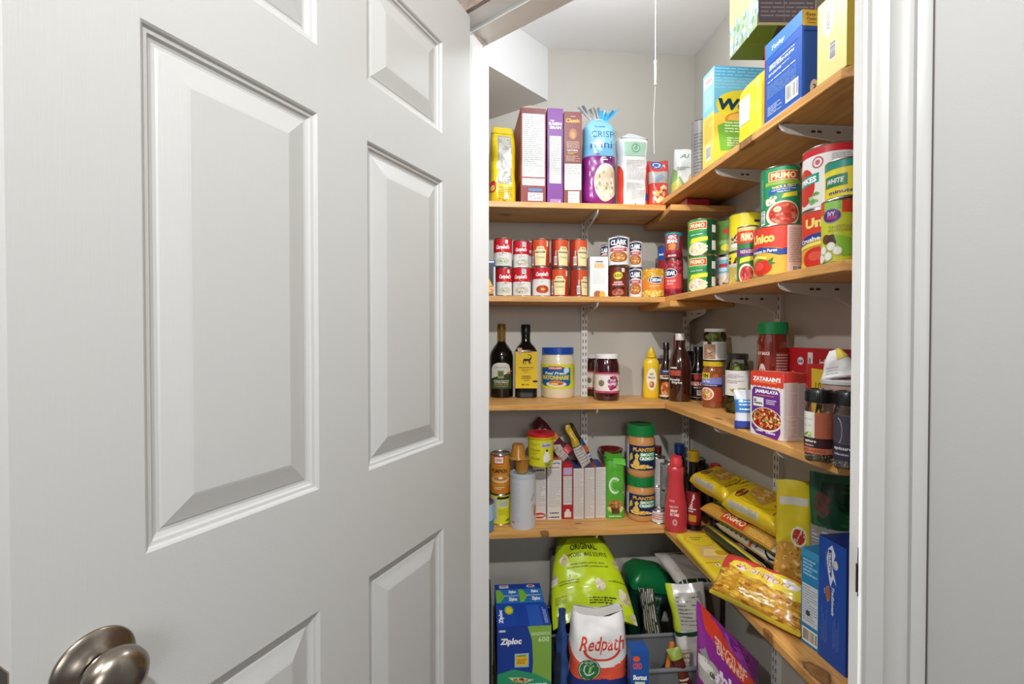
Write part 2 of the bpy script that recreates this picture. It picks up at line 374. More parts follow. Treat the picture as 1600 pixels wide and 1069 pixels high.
def bag(name, w, h, t, col, art, loc, rot, label, cat='bag', group=None, wf=None, tf=None, p=4.0, wr=0.004, seed=1, mk=film, lean=0.0, nu=26, nv=34, twist=None, back=None, crimp=0.0, freq=22, bend=None, parent=None, sub=None):
    wf = wf or (lambda v: 1.0 - 0.06 * math.sin(PI * v)); 
    tf = tf or (lambda v: (1 - max(0, (v - .6) / .4) ** 2 * .97) * (min(1, v / .06) ** .5 * .5 + .5))
    sd = Vector((seed * 7.3, seed * 3.1, seed * 1.7))
    def P(u, v, side, o=0.0):
        u = min(1.0, max(-1.0, u)); v = min(1.0, max(0.0, v))
        T = t / 2 * tf(v) * max(0.0, 1 - abs(u) ** p) ** .5
        X = u * w / 2 * wf(v); Z = v * h
        n = noise.noise(Vector((X * freq, side * 3 + T * 5, Z * freq)) + sd) + .5 * noise.noise(Vector((X * freq * 2.3, side * 3, Z * freq * 2.3)) + sd)
        e = 1 - abs(u) ** 6
        Y = side * (T + wr * n * e) 
        if side > 0 and T < .002: Y = max(Y, -(T + wr * n * 0))
        if crimp and (v > 1 - crimp or v < crimp * 0): Y *= .3; Y += .0012 * math.sin(X * 900)
        X += wr * .8 * noise.noise(Vector((Z * freq, 5.5, seed)) + sd) * (1 if u > 0 else -1) * abs(u)
        Z += wr * .9 * noise.noise(Vector((X * freq * .8, 9.5, seed))) * v
        q = Vector((X, Y, Z))
        if bend: q = bend(q, u, v)
        return q
    def PO(u, v, side, o):
        e = 0.004; a = P(u, v, side); b = P(min(1, u + e), v, side) - P(max(-1, u - e), v, side); c = P(u, min(1, v + e), side) - P(u, max(0, v - e), side)
        n_ = b.cross(c)
        if n_.length > 1e-12: n_.normalize()
        else: n_ = Vector((0, -1, 0))
        if side > 0: n_ = -n_
        return a + n_ * o
    mb = MB(); us = [math.sin(PI / 2 * (2 * i / nu - 1)) for i in range(nu + 1)]; m = mk(col)
    for side in (-1, 1):
        v = [P(u, j / nv, side) for j in range(nv + 1) for u in us]; f = []
        for j in range(nv):
            for i in range(nu):
                a = j * (nu + 1) + i; q = (a, a + 1, a + nu + 2, a + nu + 1); f.append(q if side < 0 else q[::-1])
        mb.add(v, f, m, True)
    # floor of the bag
    v = [P(u, 0, -1) for u in us] + [P(u, 0, 1) for u in us]; k = nu + 1
    mb.add(v, [(i + 1, i, k + i, k + i + 1) for i in range(nu)], m, True)
    cu = [(u + 1) / 2 for u in us[1:-1]]; cv = frange(0, 1, nv)
    if art: art.emit(mb, lambda u, v, o: PO(2 * u - 1, v, -1, o), cu, cv, base=.0010, smooth=True)
    if back: back.emit(mb, lambda u, v, o: PO(1 - 2 * u, v, 1, o), cu, cv, base=.0006, smooth=True)
    o = mb.build(name, parent, loc, rot, sharp=60)
    if parent is None: tag(o, label, cat, group)
    return o, P
def cylback(px0, px1, yf, pyt, zs):
    """cylinder on a back shelf: pixel edges, y of its front, pixel of its top -> centre x, y, radius, height"""
    a0, a1 = ang(px0, (pyt + 500) / 2), ang(px1, (pyt + 500) / 2); th, dl = (a0 + a1) / 2, (a1 - a0) / 2
    D = yf / (math.cos(th) - math.sin(dl)); r = D * math.sin(dl)
    return D * math.sin(th), D * math.cos(th), r, CAMZ + slope((px0 + px1) / 2, pyt) * (D - r) - zs
def cylright(px0, px1, xf, pyt, zs, py=400):
    a0, a1 = ang(px0, py), ang(px1, py); th, dl = (a0 + a1) / 2, (a1 - a0) / 2
    D = xf / (math.sin(th) - math.sin(dl)); r = D * math.sin(dl)
    return D * math.sin(th), D * math.cos(th), r, CAMZ + slope((px0 + px1) / 2, pyt) * (D - r) - zs
def facecam(x, y, off=0.0): return off - math.atan2(x, y)
def boxback(px0, px1, yf, pyt, zs, d):
    a = at_y(px0, 400, yf); b = at_y(px1, 400, yf); h = at_y((px0 + px1) / 2, pyt, yf).z - zs
    return b.x - a.x, d, h, ((a.x + b.x) / 2, yf + d / 2, zs)

# ================================================================== ROOM
# camera-frame directions of the door wall
RGT = Vector((math.cos(YAW), -math.sin(YAW))); FWD = Vector((math.sin(YAW), math.cos(YAW)))
def c2w(x, z): return RGT * x + FWD * z
_l = math.hypot(920, FPX)
A = (c2w(920, -FPX)) / _l               # along the opening, towards the right
N = Vector((-A.y, A.x))                 # into the pantry
ZH = 1.075
HP = c2w((735 - 800) / FPX * ZH, ZH)    # where the open leaf meets the outer wall plane
def wp(a, n): return HP + A * a + N * n   # wall coordinates -> world xy
def isect(px):
    d = ray(px); d2 = Vector((d.x, d.y)); t = HP.dot(N) / d2.dot(N); return (d2 * t - HP).dot(A)
AL = -0.036; AR = isect(1345); HEAD = CAMZ + 0.752; JD = 0.105
WR = Matrix(((A.x, N.x, 0, HP.x), (A.y, N.y, 0, HP.y), (0, 0, 1, 0), (0, 0, 0, 1)))
def struct(mb, name, parent=None):
    o = mb.build(name, parent)
    if parent is None: o['kind'] = 'structure'
    return o
m = MB(); m.box(-0.45, YB, 0, XW + .1, YB + .1, CEIL, M_WALL); struct(m, 'wall_back')
m = MB(); m.box(XW, 0.45, 0, XW + .1, YB, CEIL, M_WALL); struct(m, 'wall_right')
m = MB(); m.box(XL - .1, 1.35, 0, XL, YB, CEIL, M_WALL); struct(m, 'wall_left')
m = MB(); m.prism([(XL - .1, 1.2), wp(AL - .1, 0.1).to_tuple(), (0, 1.0), wp(AR + .6, .02).to_tuple(), (XW + .6, .3), (XW + .1, YB + .1), (XL - .1, YB + .1)], CEIL, CEIL + .05, M_CEIL); struct(m, 'ceiling')
m = MB(); m.box(-3, -3, -.05, 2.5, YB + .1, 0, M_FLOOR); struct(m, 'floor')
# door wall (left piece, right piece, piece over the opening)
JT = 0.018
m = MB(); m.box(-1.2, 0.0, 0, AL - JT, JD, CEIL, M_HALL, WR)
m.box(AR + JT, 0.0, 0, 1.6, JD, CEIL, M_HALL, WR)
m.box(AL - JT, 0.0, HEAD + JT, AR + JT, JD, CEIL, M_HALL, WR); struct(m, 'wall_front')
# jambs with stops
m = MB()
m.box(AL - JT, -.004, 0, AL, JD + .004, HEAD, M_WHITE, WR); m.box(AL, .037, 0, AL + .011, .072, HEAD - .011, M_WHITE, WR); struct(m, 'trim_1')
m = MB()
m.box(AR, -.004, 0, AR + JT, JD + .004, HEAD, M_WHITE, WR); m.box(AR - .011, .037, 0, AR, .072, HEAD - .011, M_WHITE, WR); jr = struct(m, 'trim_2')
m = MB()
m.box(AL - JT, -.004, HEAD, AR + JT, JD + .004, HEAD + JT, M_WHITE, WR); m.box(AL, .037, HEAD - .011, AR, .072, HEAD, M_WHITE, WR); struct(m, 'trim_3')
# strike plate on the right jamb
m = MB(); zs_ = CAMZ + (534.5 - 12 - 884) / FPX * 0.655
m.box(AR - .0012, -.003, zs_ - .028, AR, .030, zs_ + .028, DARKMET, WR)
m.prism([(-.0055, zs_ - .016), (-.009, zs_ - .006), (-.009, zs_ + .006), (-.0055, zs_ + .016)], 0, 0.001, DARKMET, WR @ Matrix(((0, 0, 1, AR - .003), (1, 0, 0, 0), (0, 1, 0, 0), (0, 0, 0, 1))))
m.box(AR - .003, -.008, zs_ - .02, AR - .0008, -.002, zs_ + .018, DARKMET, WR)
sp = m.build('strike_plate', jr)
# casing profile: colonial, swept along the right side
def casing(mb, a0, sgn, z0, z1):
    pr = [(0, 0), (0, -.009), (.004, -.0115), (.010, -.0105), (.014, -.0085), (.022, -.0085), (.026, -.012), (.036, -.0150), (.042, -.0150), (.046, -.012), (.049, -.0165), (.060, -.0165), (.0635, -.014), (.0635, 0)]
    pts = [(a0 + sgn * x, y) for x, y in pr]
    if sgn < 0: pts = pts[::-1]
    mb.prism(pts, z0, z1, M_CASE_DIM, WR)
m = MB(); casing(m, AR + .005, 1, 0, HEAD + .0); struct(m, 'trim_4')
m = MB(); m.box(AR + .0687, -.0012, 0, AR + .0715, .0, HEAD, mat('#4f4744', .8), WR); struct(m, 'trim_5')   # dark caulk line beside the casing
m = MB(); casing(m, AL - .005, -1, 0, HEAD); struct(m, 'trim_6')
# wooden fascia board over the door head, hallway ceiling and side wall
OC = 2.44
m = MB(); m.box(AL - .25, -.014, HEAD + .001, AR + .25, -.0005, HEAD + .20, M_OUTC, WR); struct(m, 'trim_7')
m = MB(); m.prism([wp(-1.3, -.001).to_tuple(), (-3, 1.5), (-3, -3), (2.5, -3), wp(1.9, -.001).to_tuple()], OC, OC + .03, M_CEIL); struct(m, 'ceiling_hall')
m = MB(); m.box(-1.45, -2.4, 0, -1.35, 2.0, OC, M_HALL); struct(m, 'wall_hall')
# bulkhead under the stairs in the upper left of the pantry
P1 = at_y(856, 157, YB); dirb = -Vector((math.sin(R(48.27)), math.cos(R(48.27))))   # face runs back to the jamb
zb = P1.z; P0 = Vector((P1.x + dirb.x * .42, P1.y + dirb.y * .42))
lowL = at_y(765, 191, YB).z; kz = (zb - lowL) / (P1.x - at_y(765, 191, YB).x)
m = MB(); XE = XL + .001
def zat(x, y):   # underside falls to the left of the face
    d = (Vector((x, y)) - Vector((P1.x, P1.y))).dot(Vector((-dirb.y, dirb.x)))
    return zb - abs(d) * kz * 1.33
bp = [(P1.x, YB), (P0.x, P0.y), (XE, P0.y), (XE, YB)]
v = [(x, y, zat(x, y) if i > 1 else zb) for i, (x, y) in enumerate(bp)] + [(x, y, CEIL) for x, y in bp]
m.add(v, [(0, 1, 5, 4), (1, 2, 6, 5), (2, 3, 7, 6), (3, 0, 4, 7), (4, 5, 6, 7)], M_BULK)
m.add(v[:4], [(3, 2, 1, 0)], M_WALL)
struct(m, 'wall_bulkhead')

# ------------------------------------------------------------------ the door leaf
DV = c2w(340, FPX); DD = -(DV / DV.length)          # from hinge to latch edge, towards the camera
DN = Vector((DD.y, -DD.x))                          # out of the visible face
if DN.dot(-HP) < 0: DN = -DN
def sdoor(px):
    d = ray(px); d2 = Vector((d.x, d.y)); t = HP.dot(DN) / d2.dot(DN); return (d2 * t - HP).dot(DD)
DW = sdoor(11); DT = 0.035; DZ0, DZ1 = 0.012, CAMZ + .748
# local door frame: x from hinge to latch, y = out of the face, z up
DM = Matrix(((DD.x, DN.x, 0, HP.x), (DD.y, DN.y, 0, HP.y), (0, 0, 1, 0), (0, 0, 0, 1)))
st = sdoor(692.5); pr_ = sdoor(575); pl_ = sdoor(498); pe = sdoor(224)
cols = [(st, pr_), (pl_, pe)]
def zd(px, py, s):
    p = HP + DD * s; dep = p.dot(FWD); return CAMZ + slope(px, py) * p.length
rows = [(zd(693, 209, st), zd(693, 66, st)), (zd(693, 692, st), zd(693, 283, st)), (0.25, zd(693, 824, st))]
def door_face(mb, y, sg):
    xs = [0, cols[0][0], cols[0][1], cols[1][0], cols[1][1], DW]
    zs = [DZ0, rows[2][0], rows[2][1], rows[1][0], rows[1][1], rows[0][0], rows[0][1], DZ1]
    prof = [(0, 0), (.0025, -.0018), (.0045, -.0045), (.0085, -.0055), (.0105, -.0082), (.0145, -.0100), (.018, -.0100), (.0200, -.0088), (.046, -.0012), (.049, -.0006)]
    for i in range(5):
        for j in range(7):
            x0, x1, z0, z1 = xs[i], xs[i + 1], zs[j], zs[j + 1]
            if i in (1, 3) and j in (1, 3, 5):
                for k in range(len(prof) - 1):
                    (a, d), (b, e) = prof[k], prof[k + 1]
                    q = [(x0 + a, z0 + a), (x1 - a, z0 + a), (x1 - a, z1 - a), (x0 + a, z1 - a)]; r = [(x0 + b, z0 + b), (x1 - b, z0 + b), (x1 - b, z1 - b), (x0 + b, z1 - b)]
                    V = [(x, y + sg * d, z) for x, z in q] + [(x, y + sg * e, z) for x, z in r]
                    mb.add(V, [(0, 1, 5, 4), (2, 3, 7, 6)], M_DOORH, False, DM); mb.add(V, [(1, 2, 6, 5), (3, 0, 4, 7)], M_DOORV, False, DM)
                a, d = prof[-1]
                mb.add([(x0 + a, y + sg * d, z0 + a), (x1 - a, y + sg * d, z0 + a), (x1 - a, y + sg * d, z1 - a), (x0 + a, y + sg * d, z1 - a)], [(0, 1, 2, 3)], M_DOORV, False, DM)
            else:
                mm = M_DOORH if (i in (1, 3)) else M_DOORV
                mb.add([(x0, y, z0), (x1, y, z0), (x1, y, z1), (x0, y, z1)], [(0, 1, 2, 3)], mm, False, DM)
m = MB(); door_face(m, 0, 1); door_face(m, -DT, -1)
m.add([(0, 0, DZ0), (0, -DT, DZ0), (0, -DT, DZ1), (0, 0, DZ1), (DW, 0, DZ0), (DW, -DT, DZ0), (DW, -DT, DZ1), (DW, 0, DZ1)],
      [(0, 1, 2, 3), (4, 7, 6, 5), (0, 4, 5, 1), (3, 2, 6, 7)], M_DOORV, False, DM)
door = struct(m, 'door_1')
# knob on the visible side
kb = HP + DD * (sdoor(141)); kz_ = zd(141, 1041, sdoor(141))
KM = Matrix.Translation((kb.x, kb.y, kz_)) @ Matrix(((DD.x, 0, DN.x, 0), (DD.y, 0, DN.y, 0), (0, 1, 0, 0), (0, 0, 0, 1)))
m = MB(); m.lathe([(0, 0), (.0335, 0), (.0335, .0015), (.0325, .003), (.028, .0048), (.021, .0085), (.0165, .0125), (.0145, .013)], NICKEL, 56, KM)
m.ball((-.024, -.010, .0045), .0022, .0022, .001, DARKMET, 8, 6, KM)
kn = m.build('door_knob', door)
m = MB(); m.lathe([(.0135, .008), (.0115, .014), (.0115, .018), (.0145, .0205), (.0200, .0245), (.0245, .0300), (.0265, .0365), (.0260, .0430), (.0225, .0490), (.0165, .0530), (.009, .0550), (0, .0555)], NICKEL, 56, KM)
m.build('knob_grip', kn)
m = MB(); m.box(DW, -DT + .006, kz_ - .028, DW + .0012, -.006, kz_ + .028, NICKEL, DM); lp = m.build('latch_plate', door)
m = MB(); m.prism([(DW + .0012, -DT + .011), (DW + .010, -DT + .012), (DW + .0012, -.012)], kz_ - .008, kz_ + .008, NICKEL, DM); m.build('latch_bolt', lp)
# hinges
for z in (.25, 1.05, 1.82):
    m = MB(); m.lathe([(0, z - .045), (.005, z - .045), (.005, z + .045), (0, z + .045)], NICKEL, 12, DM @ Matrix.Translation((-.004, -DT - .002, 0)))
    m.build('hinge', door)

# ------------------------------------------------------------------ shelves
def board(name, pts, z, label, m, parent=None):
    mb = MB(); bm = bmesh.new()
    lo = [bm.verts.new((x, y, z - TH)) for x, y in pts]; hi = [bm.verts.new((x, y, z)) for x, y in pts]
    bm.faces.new(lo[::-1]); bm.faces.new(hi); n = len(pts)
    for i in range(n): bm.faces.new((lo[i], lo[(i + 1) % n], hi[(i + 1) % n], hi[i]))
    bmesh.ops.bevel(bm, geom=bm.edges[:], offset=.0012, segments=2, affect='EDGES'); bm.verts.index_update()
    mb.add([v.co.copy() for v in bm.verts], [[v.index for v in f.verts] for f in bm.faces], m); bm.free()
    o = mb.build(name); tag(o, label, 'shelf'); return o
def right_pts(px_knee, ynear):
    Y = XS / math.tan(ang(px_knee)); x2 = XW - .001; q = Y - (x2 - XS) * .78
    return [(XS, YS - .001 + .0), (XS, Y), (x2, q), (x2, YB - .004)], Y
def kn_(px, py, z_, r_): q = at_z(px, py, z_); return (q.x, q.y, r_)
KNB = [[kn_(790, 336, S1 - TH, .016), (.45, 1.70, .012)], [(.1, 1.6, .012)], [(.55, 1.66, .010), (.30, 1.60, .007)], [(.235, 1.556, .012), (.02, 1.62, .010), kn_(903, 818, S4, .010)]]
KNR = [[kn_(1163, 228, S1R - TH, .026), kn_(1222, 197, S1R - TH, .017)], [(.70, 1.2, .014)], [kn_(1218, 706, S3R, .022), kn_(1122, 654, S3R, .013)], [kn_(1277, 1052, S4R, .028), kn_(1200, 990, S4R, .014)]]
for i, z in enumerate((S1, S2, S3, S4)):
    nm = ['highest shelf, cereal boxes on it', 'shelf with small soup cans', 'shelf with the mayonnaise jar and oil bottles', 'lowest shelf, peanut butter jars on it'][i]
    xr = XS - .001 if i > 1 else (XS - .001)
    board('wooden_shelf', [(XL + .001, YS), (xr, YS), (xr, YB - .001), (XL + .001, YB - .001)], z, 'knotty pine board across the back wall, ' + nm, wood('pine_board', '#e5b06a', '#be833f', '#5f3719', 'x', 1.0 + i * .07, KNB[i]))
for i, (z, pk) in enumerate(((S1R, 1311), (S2R, 1314), (S3R, 1308), (S4R, 1318))):
    nm = ['highest board, big blue carton on it', 'board with the large tomato tins', 'board with the spice jars and rice box', 'lowest board, pasta bags on it'][i]
    pts, Y = right_pts(pk, 0)
    pts = [(XS, YB - .001)] + pts[1:3] + [(XW - .001, YB - .001)]
    board('wooden_shelf', pts, z, 'knotty pine board along the right wall, ' + nm, wood('pine_board', '#e5b06a', '#be833f', '#5f3719', 'y', 1.0 + i * .07, KNR[i]))
# short corner boards under the joints of the two upper levels
board('corner_board', [(XS - .02, 1.47), (XW - .002, 1.47), (XW - .002, YB - .002), (XS - .0, YB - .002), (XS - .0, 1.60)], S1R - TH - .032, 'short dark board under the corner of the highest shelf, thin red box on it', WOODX)
board('corner_board', [(XS - .02, 1.47), (XW - .002, 1.47), (XW - .002, YB - .002), (XS - .02, YB - .002)], S2R - TH - .0012, 'short dark board under the corner of the soup can shelf', WOODX)

# slotted wall standards and brackets
def standard(x, y, dirn, label, z0=0.15, z1=1.78):
    """dirn 0: on the back wall (faces -y), 1: on the right wall (faces -x)"""
    mb = MB(); W, D, t = .0245, .013, .0015
    M = Matrix.Translation((x, y, 0)) @ Matrix.Rotation(-PI / 2 * dirn, 4, 'Z')
    dk = mat('#1e1a18', .9)
    mb.box(-W / 2, -D, z0, -W / 2 + t, 0, z1, BRK, M); mb.box(W / 2 - t, -D, z0, W / 2, 0, z1, BRK, M)
    mb.box(-W / 2 + t, -D, z0, W / 2 - t, -D + t, z1, BRK, M)
    k = 0; z = z0 + .02
    while z < z1 - .02:
        for sx in (-.0055, .0055): mb.box(sx - .0014, -D - .0003, z, sx + .0014, -D + .0002, z + .013, dk, M)
        k += 1
        if k % 9 == 4: mb.lathe([(0, -.0006), (.0038, -.0006), (.0042, .0003)], mat('#8a8680', .4, 1.0), 12, M @ Matrix.Translation((0, -D, z + .019)) @ Matrix.Rotation(PI / 2, 4, 'X'))
        z += .0254
    o = mb.build('shelf_standard'); tag(o, label, 'shelf rail'); return o
def bracket(x, y, dirn, z, label, L=None):
    L = L or (.200 if dirn == 0 else .190)
    M = Matrix.Translation((x, y, z - TH - .0005)) @ Matrix.Rotation(-PI / 2 * dirn, 4, 'Z') @ Matrix.Rotation(PI / 2, 4, 'Z') @ Matrix.Rotation(PI / 2, 4, 'X')
    # profile in (distance from wall, height), extruded across
    mb = MB(); pr = [(-.014, 0), (-.014 - L * .5, 0), (-L, 0), (-L - .006, .006), (-L - .0085, .007), (-L - .0085, -.004), (-L - .003, -.013), (-L + .012, -.019), (-.06, -.034), (-.03, -.048), (-.014, -.062)]
    pr = [(a, b) for a, b in pr]
    mb.prism(pr, -.0016, .0016, BRK, M)
    mb.box(-L, -.0015, -.006, -.014, 0, .006, BRK, M)
    dk = mat('#4c4744', .7)
    for q in (.055, .10, .115): 
        for s in (-1, 1): mb.box(-q - .010, -.016, s * .0017 - .0002, -q, -.011, s * .0017 + .0002, dk, M)
    o = mb.build('shelf_bracket'); tag(o, label, 'bracket'); return o
xb = at_y(912, 500, YB).x; xb2 = at_y(1071, 600, YB - .006).x
standard(xb, YB - .0005, 0, 'tall slotted metal rail on the back wall above the white-lidded jam jars')
standard(xb2, YB - .0005, 0, 'slotted metal rail in the far corner behind the sauce bottles', z1=S2 - .06)
yr1 = XS / math.tan(ang(1113)); yr2 = XS / math.tan(ang(1211))
standard(XW - .0005, yr1, 1, 'white slotted rail on the right wall behind the tall red sauce jar')
standard(XW - .0005, yr2, 1, 'white slotted rail on the right wall nearest the door, hidden by the blue cartons')
lv = ['highest', 'soup can', 'mayonnaise', 'peanut butter']
for i, z in enumerate((S1, S2, S3, S4)):
    bracket(xb, YB - .0005, 0, z, 'metal bracket under the %s shelf on the back wall' % lv[i])
    if i: bracket(xb2, YB - .0005, 0, z - (TH if i == 1 else 0), 'metal bracket in the far right corner under the %s shelf' % lv[i], L=.16)
lv = ['highest', 'tomato tin', 'spice jar', 'pasta bag']
for i, z in enumerate((S1R, S2R, S3R, S4R)):
    bracket(XW - .0005, yr1, 1, z, 'white bracket with curled tip under the %s board, the farther of its two' % lv[i])
    bracket(XW - .0005, yr2, 1, z, 'white bracket with curled tip under the %s board, the nearer of its two' % lv[i])

# pull cord of the ceiling bulb
c0 = at_y(1024, 120, 1.08)
m = MB(); m.tube([(c0.x, c0.y, CEIL - .07), (c0.x, c0.y, at_y(1024, 97, 1.08).z)], .0012, BRK, 8)
cord = m.build('pull_cord'); tag(cord, 'thin white pull cord hanging from the pantry ceiling light', 'cord')
m = MB(); zt, zl = at_y(1024, 95, 1.08).z, at_y(1024, 133, 1.08).z
m.lathe([(0, zl), (.0026, zl), (.0032, zl + .003), (.0022, zl + .006), (.0028, zl + .008), (.0032, zt - .008), (.0045, zt - .004), (.0040, zt), (0, zt + .003)], BRK, 16, Matrix.Translation((c0.x, c0.y, 0)))
m.build('cord_pull', cord)
m = MB(); ze = at_y(1022, 240, 1.08).z
m.tube([(c0.x, c0.y, zl), (c0.x - .004, c0.y, (zl + ze) / 2), (c0.x - .002, c0.y, ze)], .0005, BRK, 6)
m.build('loose_thread', cord)
# ceiling bulb holder with the lit bulb
m = MB(); m.lathe([(0, 0), (.055, 0), (.055, -.012), (.040, -.030), (.022, -.045), (.020, -.060), (0, -.060)], BRK, 32, Matrix.Translation((c0.x - .03, c0.y + .0, CEIL)))
bh = m.build('lamp_holder'); tag(bh, 'round white porcelain bulb holder on the pantry ceiling above the pull cord', 'light fixture')

# ================================================================== THINGS ON THE SHELVES
G = '#8d8a86'; GD = '#5a5654'
def nutri(a, x0, y0, x1, y1, n=16, bgc='#eeebe6', c='#a09b98'):
    a.rect(x0, y0, x1, y1, bgc); dx = (x1 - x0) * .07; a.lines(x0 + dx, y0 + (y1 - y0) * .03, x1 - dx, y1 - (y1 - y0) * .03, n, c, .4); return a
# ---------------------------------------------------------------- highest level, back wall
z = S1 + .0006
x0, x1 = at_y(765, 300, 1.60).x, at_y(807, 300, 1.60).x
a = Art(film); a.rect(.28, .26, .8, .86, '#a9a59a').lines(.32, .28, .76, .84, 34, '#e8e6dd', .5).lines(.3, .06, .82, .22, 7, '#b59a1c', .4)
a.ell(.1, .22, .13, .07, '#c03024').ell(.1, .2, .07, .035, '#e8c24a').ell(.52, .06, .07, .02, '#b59a1c').rect(0, .9, 1, 1, '#e9cf2a')
bag('chips_bag', x1 - x0, at_y(785, 194, 1.6).z - z, .075, '#e8cb1d', a, ((x0 + x1) / 2, 1.632, z), (0, 0, R(4)),
    'yellow bag with grey fact panel at the left end of the highest shelf', 'bag', seed=2, wf=lambda v: 1 - .32 * max(0, (v - .82) / .18) ** 1.6 - .05 * v, wr=.005, p=5)
# open brown cereal box
w_, d_, h_, L_ = boxback(812, 851, 1.575, 169, z, .185)
a = Art(); nutri(a, .06, .28, .95, .94, 30); nutri(a, .06, .19, .95, .265, 4); a.rect(.15, .02, .92, .165, '#8a3038').rect(.3, .13, .86, .16, '#4f7fae').rect(.28, .03, .88, .115, '#efece6').lines(.32, .04, .84, .105, 4, G)
a.rect(.06, .94, .95, 1, '#7c3a3a')
l = Art(); l.rect(0, 0, 1, 1, '#c8702c').rect(.0, .0, 1, .25, '#8a3028')
o = carton('cereal_box', w_, d_, h_, '#8a3a34', L_, (0, 0, R(2.5)), 'tall brown cereal box with torn open top on the highest shelf', front=a, left=l)
mb = MB(); fm = paper('#b7aa9b'); fi = paper('#8d5a4a')
for (pts, mm) in (([(-w_/2, -d_/2, h_), (w_/2, -d_/2, h_), (w_*.1, -d_*.25, h_ + .030), (-w_*.05, -d_*.3, h_ + .028)], fm), ([(-w_/2, d_/2, h_), (w_/2, d_/2, h_), (w_*.2, 0, h_ + .028), (-w_*.2, .02, h_ + .03)], fm),
                  ([(-w_/2, -d_/2, h_), (-w_/2, d_/2, h_), (-w_*.1, .02, h_ + .026), (-w_*.12, -d_*.3, h_ + .022)], fi), ([(w_/2, -d_/2, h_), (w_/2, d_/2, h_), (w_*.15, 0, h_ + .026), (w_*.12, -d_*.3, h_ + .024)], fi)):
    nrm = Vector((0, 0, .0006)); v = pts + [tuple(Vector(p) + nrm) for p in pts]
    mb.add(v, [(3, 2, 1, 0), (4, 5, 6, 7), (0, 1, 5, 4), (1, 2, 6, 5), (2, 3, 7, 6), (3, 0, 4, 7)], mm)
mb.build('flap', o)
w_, d_, h_, L_ = boxback(854, 878.5, 1.58, 169, z, .18)
a = Art(); a.text('THE', .3, .868, .25, .018, '#ffffff').text('RAISIN', .5, .838, .8, .032, '#f4eaf6', .04).text('BRAN', .52, .80, .72, .032, '#f4eaf6', .04)
nutri(a, .14, .22, .88, .71, 22); a.rect(.2, .01, .85, .055, '#c9a3cf').lines(.24, .015, .8, .05, 3, '#6d2b7d')
carton('cereal_box', w_, d_, h_, '#7b3a8e', L_, (0, 0, R(1.5)), 'narrow purple raisin bran box on the highest shelf', front=a)
w_, d_, h_, L_ = boxback(881.5, 909.5, 1.58, 174.5, z, .18)
a = Art(); a.text('Classic', .5, .905, .78, .045, '#e3b34c', .03).text('oats', .5, .95, .3, .014, '#d99b8d').ell(.5, .76, .22, .06, '#a96a3c').ell(.5, .75, .12, .035, '#c98d50')
a.lines(.15, .6, .86, .68, 6, '#d9b6a0', .4).text('NATURAL', .5, .585, .6, .018, '#ffffff').lines(.2, .535, .8, .565, 2, '#e0a93a').lines(.12, .46, .9, .525, 5, '#d9b6a0', .35)
nutri(a, .05, .16, .96, .44, 14); nutri(a, .24, .02, .86, .145, 5)
carton('cereal_box', w_, d_, h_, '#7d3b33', L_, (0, 0, R(-1)), 'brown cereal box with gold lettering on the highest shelf, right of the purple one', front=a)
# crisp minis bag: clear pouch, blue above and purple below
x0, x1 = at_y(914, 300, 1.60).x, at_y(963, 300, 1.60).x; hh = at_y(940, 182, 1.6).z - z
a = Art(film); a.rect(0, .0, 1, .58, '#8d2a82').rect(0, .56, 1, 1, '#8cc9e6').poly([(0, .56), (1, .56), (1, .72), (.6, .66), (0, .70)], '#7bbce0')
a.text('QUAKER', .48, .885, .36, .026, '#2b63a5').text('CRISP', .56, .795, .72, .07, '#1d4f94', .0).text('mini', .52, .68, .66, .075, '#1d4f94', .0)
a.rect(.5, .49, .86, .56, '#5f1763').lines(.54, .5, .82, .55, 2, '#ffffff', .5)
a.ell(.66, .27, .37, .205, '#efe4d0').ell(.66, .27, .34, .19, '#dccbb0').blobs(.66, .27, .3, .17, 60, ['#f0e4cf', '#c9b08a', '#a98b62', '#e2d2b4'], .035, .7)
a.poly([(0, .0), (1, 0), (1, .06), (.5, .035), (0, .08)], '#6d1266')
bag('snack_bag', x1 - x0, hh, .085, '#b9d5e6', a, ((x0 + x1) / 2, 1.635, z), (0, 0, R(-3)), 'blue and purple bag of crisp mini rice cakes with a twisted top', 'bag', seed=5,
    wf=lambda v: 1.0 - .55 * max(0, (v - .88) / .12) ** 1.5, tf=lambda v: (1 - .8 * max(0, (v - .8) / .2) ** 2) * (.6 + .4 * min(1, v / .08)), wr=.005, p=5)
bx = bpy.data.objects['snack_bag']
def ruffle(cx, cy, cz, w0, w1, h, m, parent, seed=0, tilt=0.0):
    mb = MB(); v = []; f = []; nx, nz = 26, 8
    for j in range(nz + 1):
        t = j / nz; ww = w0 + (w1 - w0) * t ** .8
        for i in range(nx + 1):
            s = 2 * i / nx - 1
            v.append((cx + s * ww / 2 + tilt * t * h, cy + .010 * t * math.sin(s * 9 + seed) * (1 - .3 * abs(s)), cz + h * t * (1 - .28 * s * s * math.cos(seed) - .12 * math.sin(4 * s + seed))))
    for j in range(nz):
        for i in range(nx): a_ = j * (nx + 1) + i; f.append((a_, a_ + 1, a_ + nx + 2, a_ + nx + 1))
    k = len(v); v2 = [(x, y + .0007, z_) for x, y, z_ in v]
    mb.add(v, f, m, True); mb.add(v2, [q[::-1] for q in f], m, True); return mb.build('bag_neck', parent)
ruffle(-.012, 0, hh - .004, .030, .085, .055, clear_film(), bx, 1.0, -.5)
ruffle(.018, -.004, hh - .006, .024, .075, .038, film('#4fb0dd'), bx, 2.2, .5)
mb = MB(); mb.tube([(.018 * math.cos(k * PI / 6), .014 * math.sin(k * PI / 6), hh - .002) for k in range(13)], .0022, film('#dfe8ee'), 6); mb.build('tie', bx)
